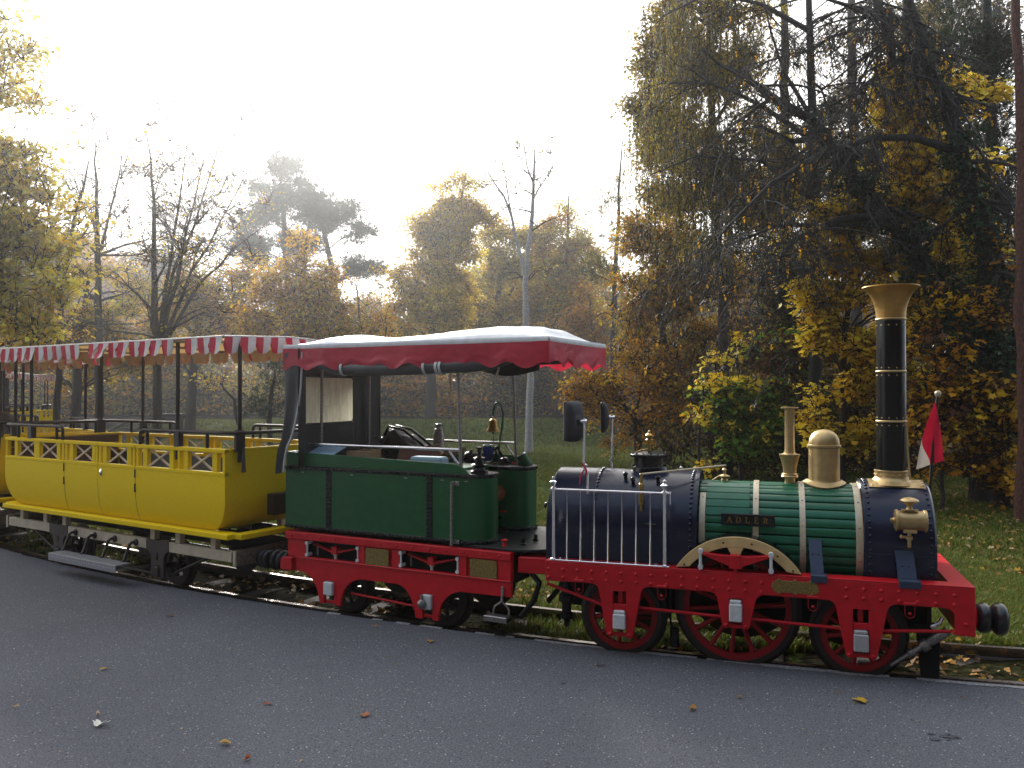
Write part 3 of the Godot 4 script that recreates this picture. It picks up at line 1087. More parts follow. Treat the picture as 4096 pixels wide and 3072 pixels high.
func loco_firebox(L: Node3D) -> void:
	var b := MB.new()
	arch_shell(b, arch_section(0.392, 0.702, 0.50, 32), -1.166, -0.252)
	var fb := part("firebox", b, M["navy"], L)
	b = MB.new()
	rivet_ring(b, -0.872, 0.392, 0.702, 0.57, 0.034, 0.012)
	rivet_ring(b, -0.278, 0.392, 0.702, 0.57, 0.034, 0.012)
	part("rivet_ring", b, M["navy"], fb, "stuff")
	for k in [[-0.905, 0.004], [-0.250, 0.010]]:
		b = MB.new()
		arch_shell(b, arch_section(0.392 + k[1] * 0.6, 0.702, 0.55, 32), k[0] - k[1], k[0] + k[1], true, 0.001)
		part("seam_strip", b, M["navy"], fb)
	# riveted patch plates and the clean-out door on the side
	for k in [[-0.84, -0.46, 12.0, 52.0], [-0.50, -0.40, 52.0, 66.0]]:
		b = MB.new()
		b.grid(func(u, v):
			var a := deg_to_rad(k[2] + (k[3] - k[2]) * v)
			return Vector3(k[0] + (k[1] - k[0]) * u, 0.702 + 0.3945 * sin(a), 0.3945 * cos(a)), 2, 10, Vector3(0, 1, 1))
		part("patch_plate", b, M["navy"], fb)
	b = MB.new()
	b.box(Vector3(-0.45, 0.66, 0.3935), Vector3(0.19, 0.20, 0.004), 0.001)
	part("wash_out_door", b, M["navy"], fb)
	b = MB.new()
	b.box(Vector3(-0.512, 0.795, 0.402), Vector3(0.07, 0.012, 0.012), 0.004)
	b.box(Vector3(-0.515, 0.81, 0.398), Vector3(0.02, 0.03, 0.01), 0.003)
	part("door_latch", b, M["black"], fb)
	b = MB.new()
	b.tube([Vector3(-1.172, 0.86, 0.22), Vector3(-1.20, 0.86, 0.22), Vector3(-1.205, 0.80, 0.22), Vector3(-1.20, 0.72, 0.22)], 0.007, 6)
	b.dome(Vector3(-1.21, 0.865, 0.25), Vector3(-1, 0.3, 0), 0.022, 10)
	part("regulator_handle", b, M["black"], fb)
	# black manhole with bolted lid
	b = MB.new()
	b.lathe(PR([0.118, 1.06, 0.118, 1.108, 0.112, 1.116, 0.098, 1.118, 0.096, 1.175, 0.122, 1.178, 0.124, 1.182, 0.124, 1.194, 0.120, 1.198, 0.098, 1.201, 0.06, 1.211, 0, 1.215]), 36, Transform3D(Basis(), Vector3(-0.576, 0, 0)))
	var mh := part("manhole", b, M["black"], L)
	b = MB.new()
	for i in 14:
		var a := TAU * i / 14
		b.lathe(PR([0.007, 0, 0.007, 0.009, 0, 0.011]), 6, Transform3D(Basis(), Vector3(-0.576 + 0.111 * cos(a), 1.197, 0.111 * sin(a))))
		if i % 2 == 0:
			b.lathe(PR([0.009, 0, 0.009, 0.012, 0.004, 0.018, 0, 0.018]), 6, Transform3D(Basis(), Vector3(-0.576 + 0.108 * cos(a), 1.112, 0.108 * sin(a))))
	part("lid_bolts", b, M["black"], mh, "stuff")
	for k in [[-0.70, 62.0], [-0.645, 55.0], [-0.49, 58.0]]:
		b = MB.new()
		var a := deg_to_rad(k[1])
		var d := Vector3(0, sin(a), cos(a))
		b.lathe(PR([0.012, 0, 0.012, 0.01, 0.008, 0.02, 0.015, 0.026, 0.017, 0.038, 0.010, 0.047, 0, 0.05]), 12, Transform3D(MB.yto(d), Vector3(k[0], 0.702, 0) + d * 0.392))
		part("wash_out_plug", b, M["black"], fb)
	b = MB.new()
	b.lathe(PR([0.012, 1.20, 0.012, 1.255, 0.026, 1.257, 0.027, 1.288, 0.020, 1.292, 0.016, 1.298, 0.026, 1.308, 0.026, 1.318, 0.014, 1.330, 0.008, 1.334, 0.010, 1.344, 0, 1.352]), 14, Transform3D(Basis(), Vector3(-0.575, 0, 0)))
	b.tube([Vector3(-0.66, 1.205, 0.02), Vector3(-0.62, 1.222, 0.02), Vector3(-0.58, 1.225, 0.01)], 0.005, 6)
	part("whistle_valve", b, M["brass"], mh)
	# brass spring balance and its long lever
	b = MB.new()
	b.lathe(PR([0, 0.868, 0.008, 0.870, 0.008, 0.905, 0.014, 0.908, 0.015, 1.035, 0.009, 1.040, 0.008, 1.10, 0, 1.102]), 12, Transform3D(Basis(), Vector3(-0.575, 0, 0.36)))
	part("spring_balance", b, M["brass"], L)
	b = MB.new()
	b.bar(Vector3(-0.585, 1.094, 0.35), Vector3(-0.085, 1.136, 0.04), 0.010, 0.018, 0.002)
	part("balance_lever", b, M["band"], L)
	# chrome hand rails on both sides
	for s in [1.0, -1.0]:
		var hr := Node3D.new()
		hr.name = "hand_rail"
		L.add_child(hr, true)
		b = MB.new()
		b.bar(Vector3(-1.125, 0.998, s * 0.468), Vector3(-0.388, 0.998, s * 0.468), 0.011, 0.03, 0.003)
		part("top_rail", b, M["chrome"], hr)
		b = MB.new()
		b.box(Vector3(-0.76, 0.560, s * 0.468), Vector3(0.74, 0.008, 0.032), 0.002)
		part("base_strip", b, M["chrome"], hr)
		for i in 9:
			var x := -1.104 + i * 0.0857
			b = MB.new()
			var r := 0.0125 if i == 0 or i == 8 else 0.0062
			b.lathe(PR([r * 1.7, 0.562, r * 1.7, 0.567, r, 0.572, r * 0.92, 0.78, r * 0.8, 0.985, r * 1.5, 0.990, r * 1.5, 0.994]), 10, Transform3D(Basis(), Vector3(x, 0, s * 0.468)))
			if i == 0 or i == 8:
				b.lathe(PR([0.014, 1.003, 0.017, 1.008, 0.008, 1.012, 0.010, 1.02, 0.022, 1.043, 0.018, 1.046, 0.007, 1.054, 0.007, 1.060, 0.011, 1.066, 0.009, 1.074, 0, 1.078]), 12, Transform3D(Basis(), Vector3(x, 0, s * 0.468)))
			part("baluster", b, M["chrome"], hr)
		b = MB.new()
		b.box(Vector3(-0.385, 0.965, s * 0.435), Vector3(0.008, 0.07, 0.07), 0.002)
		b.box(Vector3(-0.40, 0.995, s * 0.42), Vector3(0.02, 0.010, 0.08), 0.002)
		part("rail_bracket", b, M["chrome"], hr)
		for x in [-1.06, -0.47]:
			b = MB.new()
			b.lathe(PR([0.009, 0.564, 0.009, 0.576, 0, 0.58]), 6, Transform3D(Basis(), Vector3(x, 0, s * 0.474)))
			part("rail_bolt", b, M["chrome"], hr)
	# rear-view mirrors on stalks clamped to the rails
	for k in [[1.0, -0.893, -0.917, 1.42, 1.29, 0.255], [-1.0, -0.91, -0.905, 1.42, 1.33, 0.225]]:
		var s: float = k[0]
		var mz := s * 0.44
		var mr := Node3D.new()
		mr.name = "rear_view_mirror"
		L.add_child(mr, true)
		b = MB.new()
		b.tube([Vector3(k[1], 0.975, mz), Vector3(k[1], 1.09, mz), Vector3(k[1] - 0.012, 1.112, mz), Vector3(k[2], 1.135, mz), Vector3(k[2], k[3] + 0.02, mz)], 0.0085, 10)
		part("stalk", b, M["chrome"], mr)
		b = MB.new()
		b.lathe(PR([0.013, -0.03, 0.013, 0.03, 0, 0.03]), 10, Transform3D(MB.yto(Vector3(1, 0, 0)), Vector3(k[2] - 0.01, k[3], mz)))
		part("clamp", b, M["chrome"], mr)
		b = MB.new()
		var c := Vector3(k[2] - 0.050, k[3], mz + s * 0.015)
		var hy: float = k[5] / 2
		var hz := 0.075
		var bas := Basis(Vector3.UP, deg_to_rad(-34.0 if s > 0.0 else 12.0))
		b.t = Transform3D(bas, c)
		b.grid(func(u, v):
			var a: float = u * TAU
			var ca := signf(cos(a)) * pow(absf(cos(a)), 0.45)
			var sa := signf(sin(a)) * pow(absf(sin(a)), 0.45)
			var w := sin(v * PI / 2)
			return Vector3(0.045 * cos(v * PI / 2) * (1.0 - 0.2 * w) - 0.02, hy * sa * pow(w, 0.55), hz * ca * pow(w, 0.55)), 32, 8, Vector3(1, 0, 0))
		b.box(Vector3(-0.028, 0, 0), Vector3(0.016, hy * 1.92, hz * 1.9), 0.006)
		part("mirror_shell", b, M["mirror_back"], mr)
		b = MB.new()
		b.t = Transform3D(bas, c)
		b.box(Vector3(-0.037, 0, 0), Vector3(0.004, hy * 1.8, hz * 1.75), 0.0)
		part("mirror_glass", b, M["mirror"], mr)
	b = MB.new()
	b.tube([Vector3(-0.925, 1.16, 0.452), Vector3(-0.90, 1.125, 0.457), Vector3(-0.895, 1.09, 0.457)], 0.006, 6)
	b.tube([Vector3(-0.915, 1.12, 0.456), Vector3(-0.935, 1.08, 0.46), Vector3(-0.94, 1.03, 0.465)], [0.005, 0.004, 0.002], 5)
	part("red_ribbon", b, M["red_vinyl"], L)

func loco_boiler(L: Node3D) -> void:
	var b := MB.new()
	b.lathe(PR([0.308, -0.24, 0.308, 0.72]), 40, Transform3D(Basis(Vector3.FORWARD, PI / 2), Vector3(0, 0.702, 0)))
	var bo := part("boiler", b, M["soot"], L)
	var n := 38
	for i in n:
		var a0 := TAU * i / n
		var a := a0 + TAU / n * 0.5
		if sin(a) < -0.93:
			continue
		b = MB.new()
		var w := TAU * 0.333 / n - 0.004 - 0.002 * rng.randf()
		var lift := rng.randf_range(-0.0016, 0.0018)
		if fmod(i * 7.0, 5.0) < 1.0:
			w -= 0.004
		# seen along the boiler: a plank with rounded shoulders
		var q := V2([-w / 2, -0.016, w / 2, -0.016, w / 2, -0.006, w / 2 - 0.002, -0.002, w / 2 - 0.006, 0.0, 0, 0.0012, -w / 2 + 0.006, 0.0, -w / 2 + 0.002, -0.002, -w / 2, -0.006])
		var up := Vector3(0, sin(a), cos(a))
		var xd := Vector3(1, 0, 0)
		b.t = Transform3D(Basis(up.cross(xd), up, xd), Vector3(0, 0.702, 0) + up * (0.334 + lift))
		b.prism(q, -0.236, 0.700, 0.001)
		part("plank", b, M["boiler_green"] if i % 3 else M["boiler_green_b"], bo)
	# a hatch of shorter planks let into the cladding behind the first hoop
	for i in 5:
		b = MB.new()
		var a := deg_to_rad(31.5 + i * 9.4)
		var up := Vector3(0, sin(a), cos(a))
		b.t = Transform3D(Basis(up.cross(Vector3(1, 0, 0)), up, Vector3(1, 0, 0)), Vector3(0, 0.702, 0) + up * 0.3395)
		b.prism(V2([-0.0265, -0.006, 0.0265, -0.006, 0.0265, 0.001, 0.024, 0.003, 0, 0.004, -0.024, 0.003, -0.0265, 0.001]), -0.192, 0.066, 0.001)
		part("hatch_plank", b, M["boiler_green_b"], bo)
	# hoops
	for k in [[-0.212, 0.018, 36.0, 144.0], [0.102, 0.017, -60.0, 240.0], [0.367, 0.017, -60.0, 240.0], [0.676, 0.020, -60.0, 240.0]]:
		b = MB.new()
		var r := 0.3415
		b.lathe(PR([r - 0.004, -k[1], r, -k[1] + 0.001, r, k[1] - 0.001, r - 0.004, k[1]]), 48, Transform3D(Basis(Vector3.FORWARD, PI / 2) , Vector3(k[0], 0.702, 0)), deg_to_rad(90.0 - k[3] + 90.0), deg_to_rad(90.0 - k[2] + 90.0))
		var h := part("hoop", b, M["band"], bo)
		b = MB.new()
		for a in [20.0, 48.0, 75.0, -4.0, -12.0, 105.0, 135.0]:
			if a > k[2] and a < k[3]:
				var d := Vector3(0, sin(deg_to_rad(a)), cos(deg_to_rad(a)))
				b.dome(Vector3(k[0], 0.702, 0) + d * r, d, 0.0055)
		part("screw_heads", b, M["steel"], h, "stuff")
	# name board
	b = MB.new()
	b.box(Vector3(0.058, 0.841, 0.352), Vector3(0.308, 0.072, 0.016), 0.003)
	var nb := part("name_board", b, M["black"], L)
	for k in 5:
		var tm := TextMesh.new()
		var fo := SystemFont.new()
		fo.font_names = PackedStringArray(["Droid Serif"])
		tm.font = fo
		tm.text = "ADLER"[k]
		tm.font_size = 48
		tm.pixel_size = 0.00098
		tm.depth = 0.005
		var o := part("letter", tm, M["brass"], nb)
		o.position = Vector3(-0.048 + k * 0.0515, 0.841, 0.3625)
	# splasher over the driving wheel
	b = MB.new()
	var q := arc_pts(0.002, 0.340, 0.417, 32, 148, 28)
	q.append_array(arc_pts(0.002, 0.340, 0.358, 140, 40, 24))
	for i in q.size():
		q[i].y = maxf(q[i].y, 0.557)
	b.prism(q, 0.455, 0.470, 0.002)
	b.prism(V2([-0.036, 0.655, 0.018, 0.655, 0.024, 0.668, 0.036, 0.692, 0.036, 0.705, -0.056, 0.705, -0.056, 0.692, -0.042, 0.668]), 0.4565, 0.468, 0.002)
	var sp := part("splasher", b, M["cream"], L)
	b = MB.new()
	for a in [38.0, 55.0, 78.0, 102.0, 124.0, 142.0]:
		b.dome(Vector3(0.002 + 0.388 * cos(deg_to_rad(a)), 0.34 + 0.388 * sin(deg_to_rad(a)), 0.470), Vector3(0, 0, 1), 0.0065)
	part("splasher_screws", b, M["iron"], sp, "stuff")
	b = MB.new()
	q = arc_pts(0.002, 0.340, 0.4185, 32, 148, 28)
	q.append_array(arc_pts(0.002, 0.340, 0.410, 148, 32, 28))
	b.prism(q, 0.325, 0.4545, 0.0)
	part("splasher_top", b, M["black"], sp)
	b = MB.new()
	b.box(Vector3(0.0, 0.60, 0.30), Vector3(0.62, 0.10, 0.01))
	part("splasher_back", b, M["soot"], sp)
	# driving spring with its white links
	b = MB.new()
	q = V2([-0.205, 0.664])
	q.append_array(bez(Vector2(-0.205, 0.664), Vector2(-0.01, 0.634), Vector2(0.188, 0.664), 10))
	q.append_array(V2([0.188, 0.652, 0.03, 0.590, 0.03, 0.578, -0.045, 0.578, -0.045, 0.590, -0.205, 0.652]))
	b.prism(q, 0.452, 0.500, 0.002)
	b.box(Vector3(-0.008, 0.617, 0.476), Vector3(0.062, 0.082, 0.060), 0.004)
	b.tube([Vector3(-0.008, 0.58, 0.476), Vector3(-0.008, 0.54, 0.476)], 0.013, 8)
	part("driving_spring", b, M["red"], L)
	for x in [-0.207, 0.189]:
		b = MB.new()
		b.bar(Vector3(x, 0.585, 0.496), Vector3(x, 0.668, 0.496), 0.017, 0.016, 0.004)
		b.tube([Vector3(x, 0.668, 0.450), Vector3(x, 0.668, 0.510)], 0.015, 10)
		b.tube([Vector3(x, 0.576, 0.470), Vector3(x, 0.576, 0.510)], 0.0145, 10)
		part("spring_link", b, M["white"], L)
	# carrying straps
	for k in [[0.432, 0.745, 0.070, 0.348], [0.900, 0.712, 0.095, 0.378]]:
		for s in [1.0, -1.0]:
			b = MB.new()
			var x: float = k[0]
			var w: float = k[2]
			b.poly([Vector3(x - w / 2, k[1], s * k[3]), Vector3(x + w / 2, k[1], s * k[3]), Vector3(x + w / 2 + 0.008, 0.572, s * 0.452), Vector3(x - w / 2 + 0.008, 0.572, s * 0.452)], Vector3(0, 0.4, s))
			b.poly([Vector3(x - w / 2, k[1], s * (k[3] - 0.012)), Vector3(x + w / 2, k[1], s * (k[3] - 0.012)), Vector3(x + w / 2 + 0.008, 0.572, s * 0.440), Vector3(x - w / 2 + 0.008, 0.572, s * 0.440)], Vector3(0, -0.4, -s))
			for e in [-1.0, 1.0]:
				b.poly([Vector3(x + e * w / 2, k[1], s * k[3]), Vector3(x + e * w / 2, k[1], s * (k[3] - 0.012)), Vector3(x + e * w / 2 + 0.008, 0.572, s * 0.440), Vector3(x + e * w / 2 + 0.008, 0.572, s * 0.452)], Vector3(e, 0, 0))
			b.box(Vector3(x + 0.014, 0.564, s * 0.468), Vector3(w + 0.016, 0.014, 0.056), 0.003)
			b.box(Vector3(x + 0.014, 0.548, s * 0.497), Vector3(w + 0.016, 0.042, 0.010), 0.003)
			for e in [-0.016, 0.016]:
				b.dome(Vector3(x + e, k[1] - 0.075, s * (k[3] + 0.046)), Vector3(0, 0.4, s), 0.006)
			part("boiler_strap", b, M["strap"], L)

func loco_smokebox(L: Node3D) -> void:
	var b := MB.new()
	arch_shell(b, arch_section(0.366, 0.702, 0.50, 32), 0.706, 1.062)
	var sb := part("smokebox", b, M["navy"], L)
	b = MB.new()
	rivet_ring(b, 0.728, 0.366, 0.702, 0.57, 0.040, 0.0105)
	rivet_ring(b, 1.044, 0.366, 0.702, 0.57, 0.040, 0.0105)
	part("rivet_ring", b, M["navy"], sb, "stuff")
	b = MB.new()
	arch_shell(b, arch_section(0.371, 0.702, 0.56, 32), 0.700, 0.712, true, 0.001)
	part("seam_strip", b, M["navy"], sb)
	b = MB.new()
	b.lathe(PR([0.346, -0.008, 0.352, -0.004, 0.352, 0.004, 0.346, 0.008]), 48, Transform3D(Basis(Vector3.FORWARD, PI / 2), Vector3(0.699, 0.702, 0)))
	part("boiler_ring", b, M["gold"], sb)
	for s in [1.0, -1.0]:
		b = MB.new()
		b.box(Vector3(0.884, 0.60, s * 0.3665), Vector3(0.33, 0.17, 0.004), 0.001)
		part("side_plate", b, M["navy"], sb)
	b = MB.new()
	b.lathe(PR([0.25, 0.0, 0.25, 0.012, 0.19, 0.022, 0, 0.026]), 32, Transform3D(Basis(Vector3.FORWARD, PI / 2), Vector3(1.070, 0.73, 0)))
	part("smokebox_door", b, M["navy"], sb)
	# chimney: saddle, collar, barrel, hoops, trumpet
	var c := Node3D.new()
	c.name = "chimney"
	L.add_child(c, true)
	var cx := 0.886
	b = MB.new()
	b.grid(func(u, v):
		var a: float = deg_to_rad(66.0 + 48.0 * v)
		return Vector3(0.745 + 0.305 * u, 0.702 + 0.3715 * sin(a), 0.3715 * cos(a)), 4, 16, Vector3(0, 1, 0))
	part("saddle", b, M["gold"], c)
	b = MB.new()
	b.lathe(PR([0.155, 1.050, 0.118, 1.066, 0.098, 1.082, 0.094, 1.092, 0.094, 1.120, 0.098, 1.123, 0.098, 1.130, 0.09, 1.133]), 36, Transform3D(Basis(), Vector3(cx, 0, 0)))
	part("collar", b, M["gold"], c)
	b = MB.new()
	for i in 16:
		var a := TAU * i / 16
		b.dome(Vector3(cx + 0.0945 * cos(a), 1.104, 0.0945 * sin(a)), Vector3(cos(a), 0, sin(a)), 0.006)
	for i in 5:
		for s in [1.0, -1.0]:
			var a := deg_to_rad(90.0 - s * 20.5)
			b.dome(Vector3(0.765 + i * 0.066, 0.702 + 0.3715 * sin(a), 0.3715 * cos(a)), Vector3(0, sin(a), cos(a)), 0.007)
	part("collar_rivets", b, M["gold"], c, "stuff")
	b = MB.new()
	b.lathe(PR([0.0835, 1.128, 0.082, 2.045]), 36, Transform3D(Basis(), Vector3(cx, 0, 0)))
	part("barrel", b, M["black"], c)
	for y in [1.426, 1.727, 2.043]:
		b = MB.new()
		b.lathe(PR([0.083, y - 0.007, 0.0865, y - 0.005, 0.088, y, 0.0865, y + 0.005, 0.083, y + 0.007]), 36, Transform3D(Basis(), Vector3(cx, 0, 0)))
		part("hoop", b, M["gold"], c)
	b = MB.new()
	for y in [1.402, 1.447, 1.703, 1.748, 2.005]:
		for i in 12:
			var a := TAU * (i + 0.5) / 12
			b.dome(Vector3(cx + 0.082 * cos(a), y, 0.082 * sin(a)), Vector3(cos(a), 0, sin(a)), 0.005)
	part("barrel_rivets", b, M["gold"], c, "stuff")
	b = MB.new()
	b.lathe(PR([0.083, 2.050, 0.085, 2.090, 0.092, 2.128, 0.102, 2.160, 0.117, 2.192, 0.137, 2.216, 0.158, 2.232, 0.163, 2.236, 0.162, 2.242, 0.154, 2.241, 0.132, 2.225, 0.108, 2.195, 0.094, 2.150, 0.078, 2.06]), 48, Transform3D(Basis(), Vector3(cx, 0, 0)))
	part("trumpet", b, paint(0.46, 0.27, 0.08, 0.4, 0.7, "grime", 5.0), c)
	b = MB.new()
	b.tube([Vector3(0.962, 1.40, 0.05), Vector3(0.968, 1.25, 0.06), Vector3(0.976, 1.08, 0.08)], 0.006, 6)
	part("stay_pipe", b, M["gold"], c)

func loco_fittings(L: Node3D) -> void:
	# brass column with cup foot
	var b := MB.new()
	b.lathe(PR([0.030, 1.02, 0.030, 1.066, 0.050, 1.068, 0.052, 1.076, 0.046, 1.084, 0.050, 1.090, 0.040, 1.096, 0.040, 1.120, 0.048, 1.160, 0.058, 1.196, 0.063, 1.206, 0.064, 1.213, 0.045, 1.216, 0.034, 1.222, 0.030, 1.236, 0.029, 1.490, 0.032, 1.499, 0.052, 1.501, 0.052, 1.508, 0, 1.509]), 28, Transform3D(Basis(), Vector3(0.302, 0, 0)))
	part("brass_column", b, M["gold"], L)
	# steam dome
	b = MB.new()
	b.lathe(PR([0.118, 1.012, 0.116, 1.022, 0.104, 1.034, 0.094, 1.050, 0.091, 1.070, 0.091, 1.262]), 40, Transform3D(Basis(), Vector3(0.504, 0, 0)))
	var dm := part("steam_dome", b, M["gold"], L)
	b = MB.new()
	b.lathe(PR([0.091, 1.258, 0.099, 1.262, 0.101, 1.269, 0.099, 1.276, 0.092, 1.279, 0.091, 1.290, 0.086, 1.315, 0.074, 1.339, 0.054, 1.358, 0.028, 1.369, 0, 1.372]), 40, Transform3D(Basis(), Vector3(0.504, 0, 0)))
	part("dome_cap", b, M["gold"], dm)
	b = MB.new()
	b.grid(func(u, v):
		var a: float = TAU * u
		var r: float = 0.100 + 0.028 * v
		var x := r * cos(a)
		var z := r * sin(a)
		return Vector3(0.504 + x, 0.702 + sqrt(0.3425 * 0.3425 - z * z) + 0.003 + 0.016 * (1.0 - v), z), 40, 3, Vector3(0, 1, 0))
	part("dome_flange", b, M["gold"], dm)
	# oil cup
	b = MB.new()
	b.lathe(PR([0.020, 1.02, 0.020, 1.042, 0.016, 1.048, 0.026, 1.056, 0.034, 1.060, 0.034, 1.066, 0.020, 1.072, 0.009, 1.078, 0.009, 1.10, 0.014, 1.104, 0.010, 1.112, 0, 1.116]), 16, Transform3D(Basis(), Vector3(-0.095, 0, 0)))
	part("oil_cup", b, M["gold"], L)
	b = MB.new()
	b.tube([Vector3(-0.095, 1.07, 0), Vector3(-0.12, 1.07, 0.0), Vector3(-0.15, 1.05, 0.02), Vector3(-0.17, 1.037, 0.03)], 0.004, 6)
	part("oil_pipe", b, M["gold"], L)
	# brass lubricator on the smokebox side
	for s in [1.0]:
		b = MB.new()
		b.lathe(PR([0, -0.080, 0.056, -0.080, 0.061, -0.076, 0.061, -0.066, 0.054, -0.063, 0.054, 0.063, 0.061, 0.066, 0.061, 0.076, 0.056, 0.080, 0, 0.080]), 28, Transform3D(Basis(Vector3.FORWARD, PI / 2), Vector3(0.926, 0.892, 0.445)))
		b.lathe(PR([0.030, -0.010, 0.014, 0.0, 0.016, 0.008, 0.011, 0.014, 0.013, 0.022, 0, 0.026]), 14, Transform3D(MB.yto(Vector3(-1, 0, 0.2)), Vector3(0.845, 0.892, 0.452)))
		var lu := part("lubricator", b, M["gold"], L)
		b = MB.new()
		b.lathe(PR([0.034, 0.943, 0.022, 0.952, 0.014, 0.962, 0.014, 0.974, 0.020, 0.984, 0.044, 0.994, 0.049, 1.000, 0.047, 1.006, 0.030, 1.016, 0.010, 1.021, 0, 1.022]), 24, Transform3D(Basis(), Vector3(0.920, 0, 0.445)))
		part("mushroom_cap", b, M["gold"], lu)
		b = MB.new()
		b.box(Vector3(0.920, 0.953, 0.462), Vector3(0.085, 0.006, 0.03), 0.001)
		b.box(Vector3(0.918, 0.838, 0.480), Vector3(0.068, 0.020, 0.02), 0.002)
		b.lathe(PR([0.008, 0.745, 0.010, 0.75, 0.010, 0.786, 0.017, 0.790, 0.017, 0.806, 0.010, 0.810, 0.010, 0.84]), 12, Transform3D(Basis(), Vector3(0.917, 0, 0.455)))
		b.tube([Vector3(0.880, 0.800, 0.44), Vector3(0.917, 0.800, 0.455)], 0.009, 8)
		b.dome(Vector3(0.880, 0.800, 0.44), Vector3(-1, 0, 0), 0.013, 8)
		part("drain_cock", b, M["gold"], lu)
		b = MB.new()
		b.box(Vector3(0.926, 0.86, 0.385), Vector3(0.09, 0.03, 0.06), 0.004)
		part("lubricator_bracket", b, M["gold"], lu)

func flag_thing() -> void:
	var f := thing("flag", "small red and white flag hanging from a knobbed staff behind the tall chimney", "flag", Vector3(1.4535, 0, -5.267), 17.5)
	var b := MB.new()
	b.tube([Vector3(1.095, 1.0, 0.0), Vector3(1.115, 1.30, 0.0), Vector3(1.140, 1.575, 0.0)], 0.0085, 8)
	part("staff", b, M["iron"], f)
	b = MB.new()
	b.lathe(PR([0.008, -0.02, 0.016, -0.012, 0.019, 0, 0.016, 0.011, 0.009, 0.018, 0, 0.02]), 14, Transform3D(Basis(), Vector3(1.142, 1.592, 0)))
	part("knob", b, M["band"], f)
	# the cloth hangs in soft folds; u runs from the red to the white band, v from the staff down
	var cloth := func(u: float, v: float, u0: float, u1: float) -> Vector3:
		var k := u0 + (u1 - u0) * u
		var right := Vector2(1.128, 1.535).lerp(Vector2(1.164, 1.195), v) + Vector2(0.008 * sin(v * 3.0), 0)
		var left := Vector2(1.120, 1.540).lerp(Vector2(1.020, 1.140), v) + Vector2(-0.014 * sin(v * PI), 0)
		var p := right.lerp(left, k)
		return Vector3(p.x, p.y, 0.012 + 0.012 * v * sin(k * 8.0 + v * 1.5))
	b = MB.new()
	b.grid(func(u, v): return cloth.call(u, v, 0.0, 1.0 - 0.53 * smoothstep(0.52, 1.0, v)), 10, 14, Vector3(0, 0, 1))
	part("red_band", b, M["cloth_red"], f)
	b = MB.new()
	b.grid(func(u, v): return cloth.call(u, 0.52 + 0.48 * v, 1.0 - 0.53 * smoothstep(0.52, 1.0, 0.52 + 0.48 * v), 1.0), 6, 10, Vector3(0, 0, 1))
	part("white_band", b, M["cloth_white"], f)

# ---- the tender ----
func build_tender() -> void:
	var T := thing("locomotive_tender", "dark green tender on red frame under a red and white canvas canopy", "tender", Vector3(-0.6456, 0, -6.2628), 27.0)
	tender_frame(T)
	tender_body(T)
	tender_canopy(T)

